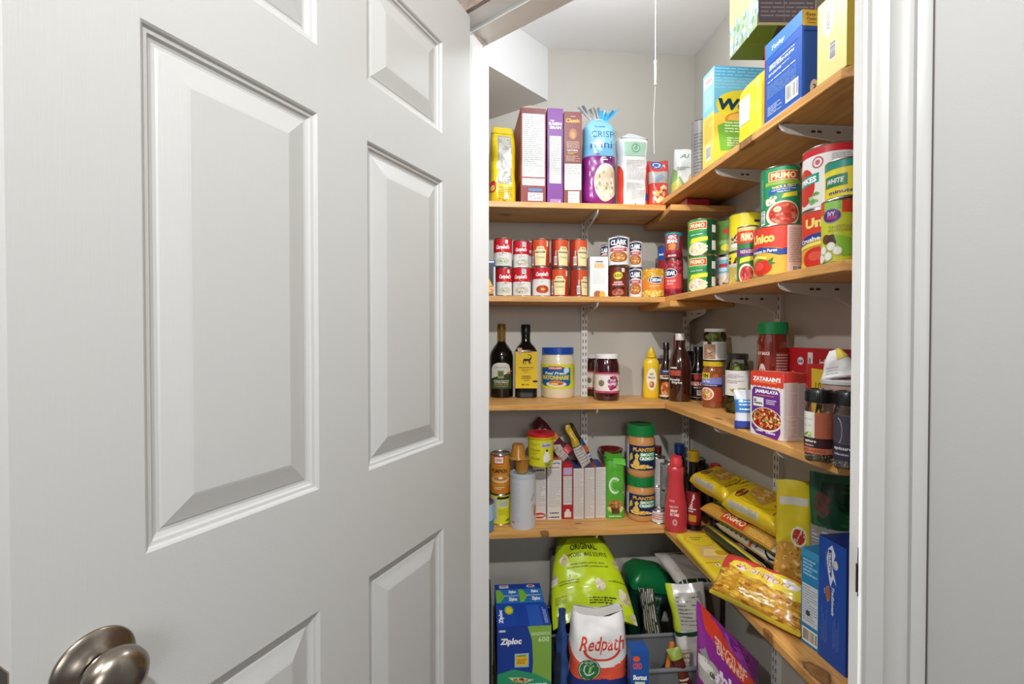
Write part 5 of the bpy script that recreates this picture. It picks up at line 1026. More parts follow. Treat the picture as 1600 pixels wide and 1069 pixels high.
# spice jars
def spice(px0, px1, pyb, pyt, label, cola, colb, txt, jar_i, zz=None):
    x, y, r, h = cyl3(px0, px1, pyb, pyt); r *= .97
    prof = [(0, .002), (r * .84, .002), (r * .92, 0), (r, .006), (r, h * .72), (r * .985, h * .76), (r * .9, h * .79), (r * .88, h * .84)]
    a = Art()
    if jar_i == 0: a.rect(.0, .35, .42, 1, '#d9d6cc').text('epicure', .22, .82, .3, .07, '#9a978c', 0).text('mix de', .2, .68, .26, .06, '#9a978c', 0).blobs(.22, .42, .16, .1, 26, ['#8ab04a', '#6a9a34', '#a8c86a'], .03, .9).rect(.42, .35, 1, 1, '#b8664a').lines(.44, .4, .98, .98, 12, '#a85a40', .4).rect(0, .13, 1, .38, '#3b2228').text('epicure', .3, .29, .32, .08, '#e9e3dc', .03, .2).text('selection', .26, .2, .28, .05, '#d8ccc4', .02).rect(0, 0, 1, .14, '#c07050').text('MELANGE', .4, .07, .6, .07, '#8a4430', .02)
    else: a.rect(0, .4, 1, 1, '#46404c').arc(.28, .65, .12, .3, .1, '#b8b0b8', -90, 90).rect(0, .0, 1, .38, '#33303f').text('epicure', .4, .26, .5, .09, '#e0dce0', .03, .2).text('selection', .36, .14, .4, .06, '#c8c4cc', .02)
    o = jar(prof, glass_thin(), (x, y, z), label, 'jar', 'spice_jar', lab=(r + .0004, h * .12, h * .57 , '#8a5a48' if jar_i == 0 else '#3a3542', a, facecam(x, y, R(-4)), PI * .9, False))
    l = MB(); rl = r * .99; l.lathe([(rl, h * .82), (rl, h - .003), (rl - .002, h), (rl * .7, h), (rl * .68, h - .0015), (0, h - .0015)], plast('#151316'), 48)
    for k in range(48):
        l.box(rl - .0003, -.0006, h * .83, rl + .0005, .0006, h - .005, plast('#151316'), Matrix.Rotation(2 * PI * k / 48, 4, 'Z'))
    l.build('lid', o)
    g = MB(); cc = mat(cola, .8, var=.6); g.lathe([(0, .003), (r * .9, .003), (r * .96, .007), (r * .96, h * (.62 if jar_i == 0 else .66)), (0, h * .64)], cc, 40)
    qq = random.Random(jar_i)
    for k in range(260):
        t = qq.uniform(0, 2 * PI); zz_ = qq.uniform(.006, h * .14) if k % 3 else qq.uniform(h * .58, h * .66); g.ball((r * .955 * math.sin(t), -r * .955 * math.cos(t), zz_), .0014, .0014, .0011, mat(qq.choice(colb), .7), 5, 4)
    s_ = g.build('seasoning', o); s_['kind'] = 'stuff'; return x, y, r, h
xs1 = spice(1256, 1303, 724, 609, 'spice jar with orange label and black lid, nearest the rice box', '#b7aa92', ['#cfc4ac', '#8f8468', '#b0502c', '#e6dcc8'], 'a', 0)
xs2 = spice(1301, 1346, 736, 612, 'spice jar with dark violet label at the near end of the board', '#b8b4ac', ['#dad6cc', '#9a968c', '#6a6660'], 'b', 1)
# tub and white packet behind
x_, y_ = at_y(1322, 600, .80).x, .80; ht = CAMZ + slope(1320, 592) * math.hypot(x_, y_) - z
mb = MB(); mb.lathe([(0, 0), (.026, 0), (.031, ht - .012), (.031, ht - .01)], mat('#c9a49a', .3, 0, .3), 40); o = mb.build('plastic_tub', None, (x_, y_ + .01, z)); tag(o, 'pinkish plastic tub with clear lid behind the nearest spice jar', 'tub')
mb = MB(); mb.lathe([(0, ht - .003), (.030, ht - .003), (.0345, ht - .004), (.0345, ht - .010), (.031, ht - .011)], plast('#c9cbcc'), 40); mb.build('lid', o)
bag('paper_packet', .07, .055, .03, '#e4e2e2', Art().poly([(.5, .6), (1, .7), (1, 1), (.6, 1)], '#d8c04a').lines(.1, .1, .5, .4, 3, '#b8b4b4', .3), (x_ + .006, y_ + .018, z + ht), (R(-8), R(-12), R(-40)), 'crumpled white packet lying on the plastic tub', 'packet', seed=40, wr=.010, wf=lambda v: 1 - .75 * v, mk=paper)

# ---------------------------------------------------------------- peanut butter level, back wall
z = S4 + .0006
def box4(pa, pb, pyb, pyt, d, zz=None):
    """upright box: front-left and front-right px at base line pyb, top py"""
    zz = z if zz is None else zz
    a = at_z(pa, pyb, zz); b = at_z(pb, pyb, zz); yv = (a.y + b.y) / 2; a = at_y(pa, pyb, yv); b = at_y(pb, pyb, yv)
    return b.x - a.x, d, at_y((pa + pb) / 2, pyt, yv).z - zz, ((a.x + b.x) / 2, yv + d / 2, zz)
# pumpkin tin on a yellow tin
x, y, r, h = cyl3(766, 798, 821, 772)
h = .108
a = Art(); a.rect(0, 0, 1, 1, '#ded92e').rect(.1, .1, .4, .92, '#c8cbd0').lines(.12, .14, .38, .88, 16, '#8d9098', .35).rect(.4, .88, .8, .97, '#2a2a1c').rect(.44, .6, .74, .84, '#d6d8c8').lines(.46, .62, .72, .82, 6, '#7a7c6c', .4).lines(.44, .3, .74, .52, 5, '#a8a024', .35).poly([(.62, .1), (.8, .2), (.8, .08)], '#4f8a34')
can(r, h, '#ded92e', a, (x, y, z), 'yellow tin with grey fact panel under the pumpkin tin', facecam(x, y), mk=paper)
a = Art(); a.rect(0, 0, 1, 1, '#d08a2c').rect(0, 0, 1, .2, '#c87a24').rect(.28, .78, .62, 1, '#c03a2c').rect(.31, .81, .59, .97, '#ecdcd0').text('Libby', .45, .89, .22, .09, '#b84030', .02, .3).lines(.35, .69, .6, .72, 1, '#7a4a1c').text('PUMPKIN', .46, .6, .5, .11, '#4a2a14', .03).ell(.5, .38, .3, .09, '#e8c898').ell(.5, .4, .24, .06, '#c8803c').ell(.5, .42, .07, .03, '#f4ead8').lines(.3, .1, .65, .18, 2, '#f0d8a8')
hp = hgt(x, y, r, 781, 712, z + h)
can(r * .99, hp, '#d08a2c', a, (x, y, z + h + .001), 'orange pumpkin tin at the left end of the lowest back shelf', facecam(x, y), lid='x')
can(.033, .1, '#5a8ab0', Art().rect(0, .4, 1, 1, '#a9c8dc'), (at_y(757, 800, 1.585).x, 1.585, z), 'blue tin just peeping past the door jamb on the lowest shelf', 0)
# tall grey canister
x, y, r, h = cyl3(797, 837, 829, 741)
a = Art(); a.rect(0, 0, 1, 1, '#cfcdcf').lines(.2, .1, .42, .88, 20, '#b9b7ba', .3).poly([(.72, .55), (.8, .62), (.84, .7), (.76, .66)], '#9aa8a4').poly([(.68, .52), (.8, .55), (.72, .6)], '#a8b4b0').ell(.86, .32, .07, .12, '#c08a54').arc(.78, .40, .05, .05, .25, '#8a6a4a', 60, 200).lines(.2, .07, .3, .11, 1, '#6a6870', .6)
o = jar([(0, .001), (r * .96, .001), (r, 0), (r * 1.01, .002), (r, .005), (r, h - .008)], mat('#cfcdcf', .35), (x, y, z), 'tall pale grey cardboard canister with clear blue lid', 'canister', 'canister', lab=(r + .0002, .006, h - .016, '#cfcdcf', a, facecam(x, y), PI, True))
mb = MB(); lb = mat('#b9c6ce', .2, 0, .4)
mb.lathe([(r * 1.0, h - .014), (r * 1.03, h - .013), (r * 1.03, h - .001), (r * 1.01, h), (r * .95, h), (r * .93, h - .003), (0, h - .003)], lb, 48); mb.build('lid', o)
xc, yc, rc0, hc = x, y, r, h
def cup(x, y, zz, inv, name, label):
    h_, r0, r1 = .050, .0205, .0265; mb = MB(); c = mat('#b37a2e', .22, 0, .6)
    pr = [(0, .0005), (r0 * .95, .0005), (r0, 0), (r0 + .0005, .004), (r1, h_ - .006), (r1 + .001, h_ - .004), (r1 + .004, h_ - .002), (r1 + .0045, h_), (0, h_)]
    if inv: pr = [(a_, h_ - b_) for a_, b_ in pr][::-1]
    mb.lathe(pr, c, 40); o = mb.build(name, None, (x, y, zz)); tag(o, label, 'cup')
    f = MB(); zf = -.0004 if inv else h_ + .0001; f.lathe([(0, zf), (r1 + .0055, zf), (r1 + .0055, zf + .0004), (0, zf + .0004)], mat('#cbb79a', .3, .5), 40); f.build('foil_lid', o); return h_
cup(xc - .003, yc, z + hc + .0005, False, 'pudding_cup', 'caramel pudding cup standing upright on the grey canister')
cup(xc - .018, yc - .004, z + hc + .0515, True, 'pudding_cup', 'caramel pudding cup turned upside down on top of another')
# small taupe box behind
carton('small_carton', .046, .03, .25, '#b9a79b', (at_y(797, 700, 1.70).x, 1.70, z), (0, 0, 0), 'taupe carton half hidden behind the pudding cups', front=Art().rect(.1, .84, .7, .94, '#d8ccc4').lines(.15, .86, .65, .92, 3, '#7a5a6a'))
# row of slim upright boxes
def tall(px0, px1, pyb, pyt, col, label, f, top=None, d=.15, rot=0):
    w_, d_, h_, L_ = box4(px0, px1, pyb, pyt, d)
    carton('baking_box', w_ - .001, d_, h_, col, L_, (0, 0, R(rot)), label, front=f, top=top); return w_, d_, h_, L_
def f0():
    a = Art(); a.rect(.04, .0, .98, 1, '#dedad4'); return a
bA = tall(832, 853.5, 812, 722, '#d9d4ce', 'slim off-white baking box with a red badge at its foot, first of the row', f0().lines(.1, .9, .9, .93, 1, '#3a3a30', .9).lines(.1, .84, .9, .87, 1, '#3a3a30', .9).lines(.1, .22, .92, .8, 22, '#aba7a2', .35).ell(.5, .07, .46, .05, '#c8402c').text('Robin', .5, .07, .7, .035, '#ffffff', .03))
bB = tall(855, 877.5, 812, 719, '#e0dcd6', 'slim white baking box with a small red heading, second of the row', f0().arc(.65, .93, .25, .03, .5, '#4a6a8a', 0, 180).rect(.15, .86, .22, .89, '#b83a3a').text('BRAN', .6, .875, .5, .025, '#b83a3a', .03).lines(.1, .2, .92, .82, 24, '#b0aca6', .35).lines(.15, .1, .85, .12, 1, '#2a2a2a', .9).lines(.1, .03, .9, .05, 1, '#2a2a2a', .9), top=Art().rect(0, 0, 1, 1, '#c87a44').rect(.1, .2, .9, .7, '#b84a34'))
bC = tall(878.5, 895, 811, 725, '#b8242c', 'red baking box with white panels in the row', Art().rect(.08, .8, .92, .93, '#c0a8cc').rect(.08, .26, .92, .78, '#d8d4d0').lines(.12, .28, .88, .76, 18, '#a39fa0', .35).rect(.2, .03, .85, .13, '#e0dcd6').ell(.52, .15, .2, .03, '#e0dcd6'), top=Art().rect(0, 0, 1, 1, '#b8242c').ell(.5, .5, .35, .3, '#3a5a9a'))
for i, (p0, p1) in enumerate(((895.5, 912.5), (913, 929.5), (930, 946.5))):
    tall(p0, p1, 811 - i, 732 - i, '#ddd6ce', ['white-fronted box with red and blue top, beside the red baking box', 'white-fronted box with red and blue top, middle of its three', 'white-fronted box with red and blue top, beside the green bag'][i],
         Art().rect(.02, .0, .98, 1, '#dcd5ce').lines(.08, .03, .92, .96, 30, '#b4aeaa', .35, seed=i).rect(.0, 0, .04, 1, '#c89a90'), top=Art().rect(0, 0, 1, 1, '#c2302c').poly([(.1, .0), (.7, 0), (.95, .9), (.35, .9)], '#2f4f94').rect(.0, .9, 1, 1, '#d8503c'), d=.13)
# bouillon tub on the first two boxes
zt = z + max(bA[2], bB[2]) + .0008
x_, y_ = at_y(845, 700, 1.60).x, 1.60; rt = (866 - 823) / 2 * dep(x_, y_) / FPX; ht = CAMZ + slope(845, 680) * (math.hypot(x_, y_) - rt) - zt
a = Art(); a.rect(0, 0, 1, 1, '#d8d22c').text('Chicken', .36, .62, .26, .1, '#a85a1c', .02, .2).text('Poulet', .36, .3, .24, .1, '#a85a1c', .02, .2).lines(.25, .75, .48, .85, 2, '#a8a020').lines(.25, .42, .46, .52, 2, '#a8a020').rect(.52, .72, .78, .9, '#c8bcc8').text('Bouillon', .65, .81, .22, .1, '#5a4a6a', .02).ell(.66, .3, .1, .24, '#ece8dc').ell(.66, .5, .05, .12, '#ece8dc').ell(.66, .6, .03, .05, '#3a3430').blobs(.72, .12, .12, .08, 16, ['#6a9a3a', '#8ab04a', '#c88a3c'], .04)
mb = MB(); rb_ = rt * .86; mb.lathe([(0, 0), (rb_ * .97, 0), (rb_, .002), (rt * .93, ht - .016), (rt * .96, ht - .015)], plast('#dccb28'), 48); o = mb.build('bouillon_tub', None, (x_, y_, zt), (0, 0, 0)); tag(o, 'yellow chicken bouillon tub with red lid standing on the baking boxes', 'tub')
mb = MB(); fc = facecam(x_, y_, 0)
def conefn(u, v, q): a_ = fc + (u - .5) * PI; rr = rb_ * 1.004 + (rt * .93 - rb_) * (v * .9 + .05) + q; return (rr * math.sin(a_), -rr * math.cos(a_), .003 + v * (ht - .022))
a.emit(mb, conefn, frange(0, 1, 32), base=.0006, smooth=True); mb.build('label', o)
mb = MB(); yl_ = plast('#e0b822'); mb.lathe([(rt * .95, ht - .0165), (rt * .995, ht - .016), (rt, ht - .009), (rt * .96, ht - .0085)], yl_, 48); mb.build('rim_band', o)
mb = MB(); mb.lathe([(rt * 1.0, ht - .010), (rt * 1.03, ht - .009), (rt * 1.02, ht - .001), (rt * .98, ht), (rt * .9, ht), (rt * .88, ht - .0015), (0, ht - .0015)], plast('#c01f26'), 48); mb.build('lid', o)
# crumpled packets lying on the boxes
zt = z + max(bB[2], bC[2]) + .004
a = Art(film); a.poly([(0, 0), (.5, 0), (.62, .3), (.2, .42), (0, .3)], '#c8bcb0').lines(.05, .05, .45, .3, 5, '#8a8078', .4).rect(0, .42, 1, .56, '#d8884c').rect(.5, .05, 1, .2, '#c8404a').poly([(.1, .56), (1, .56), (1, .62), (.1, .6)], '#b04a3a')
bag('candy_packet', .066, .185, .028, '#5a2430', a, (at_y(888, 715, 1.685).x, 1.69, zt), (R(-12), R(-42), R(10)), 'dark red candy packet leaning left over the baking boxes', 'packet', seed=51, wr=.012, wf=lambda v: 1 - .35 * v - .2 * abs(v - .5), p=3)
a = Art(film); a.rect(0, .5, .5, 1, '#c8a82c').rect(.5, .45, 1, .8, '#3a2a22').rect(0, 0, .7, .48, '#cfc8c0').lines(.05, .05, .6, .44, 6, '#9a8f98', .4).ell(.8, .5, .2, .08, '#2f55a0').ell(.85, .33, .16, .09, '#c8602c').rect(.7, .1, 1, .2, '#d8dce8').text('kids', .85, .15, .25, .06, '#2a3a7a', .03)
bag('candy_packet', .058, .165, .028, '#4a382e', a, (at_y(920, 715, 1.65).x, 1.665, z + .198), (R(-14), R(-22), R(24)), 'yellow and brown candy packet leaning beside the wall rail, above the red-topped boxes', 'packet', seed=57, wr=.011, wf=lambda v: 1 - .45 * v, p=3)
# red bowl behind, orange packet
mb = MB(); rm = glassy('#5f1517'); mb.lathe([(0, 0), (.022, 0), (.024, .003), (.040, .018), (.048, .036), (.0465, .036), (.038, .020), (.02, .006), (0, .005)], rm, 48)
o = mb.build('red_bowl', None, (at_y(956, 700, 1.70).x, 1.717, z + bB[2] * .94)); tag(o, 'dark red bowl behind the green bag, resting on the baking boxes', 'bowl')
# green muffin mix bag
w_, d_, h_, L_ = box4(948.5, 978.5, 812, 716, .075)
a = Art(film); a.rect(0, 0, 1, 1, '#55a832').arc(.45, .56, .32, .14, .28, '#d6e6cc', 45, 315).arc(.45, .56, .2, .085, .2, '#8cc86a', 45, 315).ell(.95, .44, .06, .03, '#e8ece4').ell(.5, .17, .42, .07, '#c8d07a').poly([(.25, .2), (.75, .2), (.7, .08), (.3, .08)], '#5a3a20').ell(.5, .25, .4, .07, '#a8743c').blobs(.5, .25, .36, .06, 40, ['#c08a4a', '#8a5a2c', '#6a4020', '#d8a868'], .04, .5).lines(.15, .02, .85, .05, 1, '#d8e8c8')
o, P = bag('mix_bag', w_, h_ * .97, .062, '#55a832', a, (L_[0], L_[1], z), (0, 0, R(-3)), 'bright green muffin mix bag with a muffin picture, left of the peanut butter', 'bag', seed=61, p=9, wr=.003, tf=lambda v: .95 - .25 * max(0, (v - .86) / .14))
mb = MB(); W = w_; gz = h_ * .96; gm = film('#4fa02e')
mb.add([(-W * .46, -.030, gz), (W * .46, -.030, gz), (W * .38, .01, gz + .016), (-W * .46, .006, gz + .022), (W * .44, .03, gz), (-W * .46, .03, gz)], [(0, 1, 2, 3), (3, 2, 4, 5), (1, 4, 2), (0, 3, 5)], gm)
mb.add([(-W * .2, -.031, gz - .012), (W * .5, -.034, gz - .02), (W * .48, -.028, gz + .004), (-W * .1, -.028, gz + .006)], [(0, 1, 2, 3)], film('#6cc048')); mb.build('folded_top', o)
# peanut butter jars
def pb(px0, px1, pyb, pyt, zz, label, base=None):
    if base: x, y, r = base; h = hgt(x, y, r, (px0 + px1) / 2, pyt, zz) + .004
    else: x, y, r, h = cyl3(px0, px1, pyb, pyt, zz)
    a = Art(); a.rect(0, 0, 1, 1, '#1a2450').rect(0, 0, .2, 1, '#c8c4d4').text('PLANTERS', .60, .84, .56, .16, '#e0a83a', .05)
    a.poly([(.50, .38), (.8, .38), (.9, .42), (.9, .7), (.8, .74), (.5, .74), (.46, .6)], '#1f8a44').text('SMOOTH', .66, .64, .34, .13, '#ffffff', .04).text('CREMEUX', .66, .48, .38, .13, '#ffffff', .04)
    a.poly([(.34, .12), (.46, .12), (.47, .3), (.43, .45), (.46, .6), (.42, .7), (.36, .6), (.38, .45), (.32, .3)], '#e0b85a').poly([(.28, .22), (.7, .18), (.8, .1), (.3, .08)], '#e8c05a').blobs(.5, .14, .24, .08, 16, ['#e8c05a', '#d8a040', '#f0d080'], .05, .7).poly([(.22, .3), (.32, .45), (.3, .7), (.24, .6)], '#c8b43c').text('1 KG', .72, .1, .14, .07, '#ffffff', .03)
    k = plast('#c28a50'); prof = [(0, .003), (r * .86, .003), (r * .92, 0), (r * .99, .006), (r, .012), (r, h * .66), (r * .97, h * .72), (r * .88, h * .77), (r * .88, h * .80)]
    o = jar(prof, mat('#c58e55', .22, 0, .5), (x, y, zz), label, 'jar', 'peanut_butter_jar', lid=(r * .95, h * .79, h * .21, '#167a3c', True), lab=(r + .0003, h * .15, h * .47, '#1a2450', a, facecam(x, y, R(0)), PI, True)); return x, y, r, h
B = pb(979, 1023.5, 816.5, 745, z, 'peanut butter jar with green lid, lower of the pair')
pb(979, 1023.5, 0, 668, z + B[3] + .001, 'peanut butter jar with green lid, stacked on the other', base=(B[0], B[1] , B[2]))
# tins and bottles behind in the corner
a = Art(); a.rect(0, 0, .35, 1, '#b8323a').rect(.35, 0, .8, 1, '#ddd8da').lines(.38, .06, .78, .94, 16, '#a09a9e', .35).rect(.8, 0, 1, 1, '#b8323a')
x_, y_ = at_y(1025, 780, 1.69).x, 1.688
can(.034, .112, '#b8323a', a, (x_, y_, z), 'red and white tin behind the peanut butter jars, lower', facecam(x_, y_)); can(.033, .105, '#8a8480', Art().rect(.3, 0, .8, 1, '#d6d2d0').lines(.34, .06, .78, .94, 16, '#a09a9e', .35), (x_, y_, z + .113), 'grey labelled tin behind the peanut butter jars, upper', facecam(x_, y_))
can(.026, .045, '#e0dcd6', Art().lines(.2, .2, .8, .8, 3, '#c84a4a', .5), (at_y(1031, 800, 1.60).x, 1.61, z), 'short white tin between the peanut butter and the pink bottle', facecam(x_, y_))
x_, y_ = at_y(1030, 690, 1.73).x, 1.725
jar([(0, 0), (.015, 0), (.016, .004), (.016, .17), (.014, .20), (.012, .215)], glassy('#2a0c0c'), (x_, 1.748, z), 'dark bottle with dark red cap in the far corner behind the tins', 'bottle', 'sauce_bottle', lid=(.0165, .212, .030, '#5a1416', False))
# right run: tins, jars, bottles in the corner
z2 = S4R + .0006
x_, y_ = at_y(1059, 700, 1.57).x, 1.60
a = Art(); a.rect(0, 0, 1, 1, '#8f8a84').lines(.1, .1, .9, .9, 10, '#6f6a66', .4); 
can(.035, .105, '#8f8a84', a, (.722, 1.646, z2), 'grey tin behind the pink squeeze bottle, lower', facecam(.7, 1.57)); can(.035, .10, '#7b7772', a, (.722, 1.646, z2 + .106), 'grey tin behind the pink squeeze bottle, upper', facecam(.7, 1.57))
can(.028, .215, '#2e2320', Art().rect(.2, .6, .8, .9, '#5a4a48'), (.838, 1.668, z2), 'tall dark tin with steel rim in the corner by the red-capped bottle', facecam(.8, 1.5))
jar([(0, 0), (.020, 0), (.021, .004), (.021, .195), (.015, .21), (.0145, .22)], glassy('#1a1a24'), (.800, 1.735, z2), 'dark bottle with blue cap in the far corner', 'bottle', 'dark_bottle', lid=(.0185, .215, .038, '#173a86', False))
jar([(0, 0), (.018, 0), (.019, .004), (.019, .165), (.013, .188), (.0125, .20)], glassy('#201012'), (.846, 1.548, z2), 'dark bottle with bright red cap behind the yellow pasta bags', 'bottle', 'dark_bottle', lid=(.0165, .198, .027, '#b81e24', False))
# pink squeeze bottle
x, y, r, h = cyl3(1037.5, 1073.5, 835, 715, z2); r *= 1.0; x += .0
pk = mat('#c43a40', .28, 0, .4)
mb = MB(); oval(mb, [(r * .9, 0), (r * .98, .004), (r, h * .1), (r, h * .2), (r * .93, h * .36), (r * .78, h * .52), (r * .70, h * .64), (r * .68, h * .72), (r * .74, h * .80), (r * .70, h * .85), (r * .52, h * .875)], pk, .72)
o = mb.build('squeeze_bottle', None, (x, y - .002, z2), (0, 0, R(-14))); tag(o, 'pinkish red squeeze bottle of table syrup at the corner of the lowest shelf', 'bottle')
mb = MB(); mb.lathe([(r * .55, h * .87), (r * .56, h * .88), (r * .56, h * .95), (r * .50, h * .965), (r * .48, h), (0, h)], mat('#d03a3c', .35, 0, .2), 32); mb.build('cap', o)
mb = MB(); Art().text('THICK', .2, .86, .3, .06, '#f0c8c8', .02).text('TABLE SYRUP', .3, .68, .5, .06, '#f0c8c8', .03).text('SIROP', .3, .56, .4, .09, '#ffe8e4', .04).text('DE TABLE', .34, .44, .5, .09, '#ffe8e4', .04).arc(.36, .2, .13, .1, .25, '#f0c8c8').arc(.36, .2, .07, .055, .3, '#f0c8c8').emit(mb, lambda u, v, q: ((u - .5) * r * 1.5, -r * .72 * math.sqrt(max(0, 1 - ((u - .5) * 1.5) ** 2)) * (1 if v < .5 else 1 - (v - .5) * .22) - .0015 - q, h * .06 + v * h * .42), frange(0, 1, 12), frange(0, 1, 4), smooth=True); mb.build('printed_text', o)
# syrup bottle with yellow cap
x, y, r, h = cyl3(1071, 1096.5, 831, 706, z2); r *= 1.0
r *= .94; jar([(0, .002), (r * .9, .002), (r, .004), (r, h * .25), (r * .9, h * .38), (r * .97, h * .5), (r * .9, h * .62), (r * .6, h * .74), (r * .55, h * .80), (r * .5, h * .88)], DARK, (x, y, z2), 'dark syrup bottle with yellow cap behind the pink squeeze bottle', 'bottle', 'syrup_bottle', lid=(r * .68, h * .87, h * .13, '#cfa81e', True),
    lab=(r * 1.0 + .001, h * .08, h * .42, '#7a1c20', Art().rect(0, 0, 1, 1, '#8a1f26').text('Syrup', .5, .7, .5, .16, '#efe6dc', .03, .3, 70).rect(.3, .1, .7, .3, '#c8862c').lines(.3, .35, .7, .5, 2, '#e0d8d0'), facecam(x, y, R(-10)), PI * .8, False))

# ---------------------------------------------------------------- pasta bags on the right
def lying(name, L, W, T, col, loc, heading, label, art, seed, pitch=0, roll=0, p=7, wr=.003, mk=film, tf=None, wf=None, cat='bag', back=None, group=None):
    """soft pack lying on its back: length runs away from the camera along 'heading' (0 = straight along +y)"""
    loc = (loc[0] + math.sin(R(heading)) * L / 2, loc[1] - math.cos(R(heading)) * L / 2, loc[2] - math.sin(R(pitch)) * L / 2)
    return bag(name, W, L, T, col, art, loc, (R(-90 + pitch), R(roll), R(heading)), label, cat, group, seed=seed, p=p, wr=wr, mk=mk,
               tf=tf or (lambda v: min(1, v / .07) ** .5 * min(1, (1 - v) / .07) ** .5), wf=wf or (lambda v: 1 - .05 * math.sin(PI * v)), back=back)
# flat yellow lasagne pack on the board edge
q0 = at_z(1129, 914, z2 + .025); q1 = at_z(1064, 842, z2 + .025); q2 = at_z(1171, 899, z2 + .025)
W = .105; Ln = .285; hd = math.degrees(math.atan2(-(q1 - q0).x, (q1 - q0).y)); dirL = Vector((-math.sin(R(hd)), math.cos(R(hd))))
mid = Vector(((q0.x + q2.x) / 2, (q0.y + q2.y) / 2)) + dirL * Ln / 2
a = Art(film); a.rect(0, 0, 1, 1, '#e0c22c').arc(.5, .82, .42, .14, .03, '#7a6a1c', 0, 360).lines(.3, .8, .7, .9, 2, '#8a7a20', .5).poly([(.1, .45), (.3, .68), (.75, .68), (.9, .42), (.7, .36), (.3, .36)], '#d8b060').poly([(.2, .46), (.4, .62), (.7, .6), (.78, .45)], '#e6c888').ell(.78, .52, .2, .08, '#e6cf3a').ell(.78, .52, .16, .055, '#c89a2c').rect(.3, .24, .42, .3, '#efe6b0').rect(.33, .25, .36, .29, '#2a2a1c').lines(.5, .12, .92, .28, 7, '#a08a1c', .4).lines(.08, .3, .5, .32, 1, '#a8481c', .5)
lying('pasta_box', Ln, W, .024, '#dcc02a', (mid.x + .003, mid.y, z2 + .0135), hd, 'flat yellow lasagne pack lying along the board edge', a, 71, p=12, wr=.0006, mk=film, tf=lambda v: 1.0, wf=lambda v: 1.0, cat='pack')
# dark green and yellow spaghetti packs behind it
a = Art(film); a.rect(0, 0, 1, 1, '#24301c').rect(.16, .0, .36, 1, '#dcc83a').rect(.5, .38, 1, .52, '#c8402c').text('PRIMO', .75, .45, .36, .12, '#f0e0b0', .03, 0, -90).rect(.42, 0, .48, 1, '#e8e0d0')
lying('spaghetti_pack', .30, .045, .028, '#1c2818', (.776, 1.300, z2 + .0405), 2, 'dark green and yellow spaghetti pack next to the flat lasagne pack', a, 73, wr=.0015, p=4, cat='pack')
a = Art(film); a.rect(0, 0, 1, .3, '#dccb3a').rect(0, .3, 1, 1, '#2c3a24').rect(.1, .4, .5, .9, '#c8a858')
lying('spaghetti_pack', .30, .036, .026, '#d8c43a', (.846, 1.285, z2 + .0135), 0, 'yellow spaghetti pack against the wall under the other packs', a, 74, wr=.0012, p=4, cat='pack')
# brown and red noodle pack, then the zebra striped pack
a = Art(film); a.rect(0, 0, 1, 1, '#b0895a').rect(0, .1, .3, .9, '#c9c0b0').rect(0, .2, .2, .45, '#b8482c').rect(0, .6, .2, .8, '#b8482c')
lying('pasta_pack', .27, .062, .030, '#b58e60', (.832, 1.285, z2 + .031 + .0175), 0, 'brown and red pasta pack under the zebra striped one', a, 75, wr=.002, p=5, cat='pack')
a = Art(film); a.rect(0, 0, 1, 1, '#d5ccb8').lines(.02, .3, .98, .98, 9, '#8a6238', .35)
for k in range(9): a.poly([(k / 9, 0), (k / 9 + .06, 0), ((k + 1.2) / 9 + .05, .34), ((k + 1.2) / 9 - .01, .34)], '#1a1816')
a.ell(.24, .16, .24, .13, '#1a1816').ell(.24, .16, .21, .11, '#e8e4da').lines(.1, .08, .38, .24, 5, '#1a1816', .5, True).rect(0, .42, 1, .46, '#b8482c')
lying('pasta_pack', .285, .100, .034, '#c5b89c', (.812, 1.235, z2 + .066 + .0205), 4, 'pasta pack with black and white zebra stripes at its near end', a, 77, wr=.0025, p=5, cat='pack', tf=lambda v: (.35 + .65 * min(1, v / .25)) * min(1, (1 - v) / .07) ** .5)
# green Primo pasta bag
a = Art(film); a.rect(.0, 0, .30, 1, '#c08a34').rect(.28, .0, 1, 1, '#1c3a1e').poly([(.01, .38), (.27, .38), (.27, .68), (.01, .68)], '#c8452c').text('PRIMO', .14, .53, .17, .26, '#f0e0b0', .03, 0, -90).lines(.02, .05, .28, .34, 10, '#e0b860', .5, True).text('Linguine', .66, .66, .12, .26, '#e8e4d0', .03, .2, -90).poly([(.36, .30), (.44, .42), (.42, .95), (.39, .95), (.38, .44)], '#c8cf3a').blobs(.46, .34, .12, .05, 18, ['#3a6aa0', '#7a9a3a', '#d8d060', '#4a7a34'], .04).poly([(.3, .14), (.6, .16), (.6, .26), (.34, .24)], '#d8d03a').rect(0, .0, 1, .03, '#d0ccc4')
lying('pasta_bag', .31, .115, .042, '#1e3a1e', (.795, 1.260, z2 + .1085 + .0225), 8, 'dark green pasta bag with a yellow ribbon, under the yellow bags', a, 79, wr=.003, p=4, pitch=0, roll=-8)
# big yellow pasta bags
def pasta_art():
    a = Art(film); a.rect(0, 0, 1, 1, '#dfbf22').arc(.56, .5, .38, .42, .03, '#6a4a14')
    a.poly([(.3, .35), (.5, .72), (.9, .72), (.9, .34), (.6, .28)], '#c79a44').blobs(.66, .5, .22, .2, 46, ['#d8b060', '#b8862c', '#e6c880', '#c89a48'], .05, .8).ell(.42, .78, .24, .1, '#e8cc3a').ell(.42, .78, .20, .075, '#8a3a20').text('Italpasta', .42, .78, .32, .07, '#e8cf4a', .02, .1)
    a.text('Fusilli', .58, .2, .3, .05, '#6a4a14', .01, .2).text('No 14', .74, .13, .2, .04, '#6a4a14').lines(.2, .08, .6, .11, 1, '#6a4a14').lines(.6, .05, .95, .08, 1, '#6a4a14')
    a.rect(0.003, .28, .07, .84, '#cfc9b8').lines(.006, .30, .067, .82, 22, '#8d8670', .45); return a
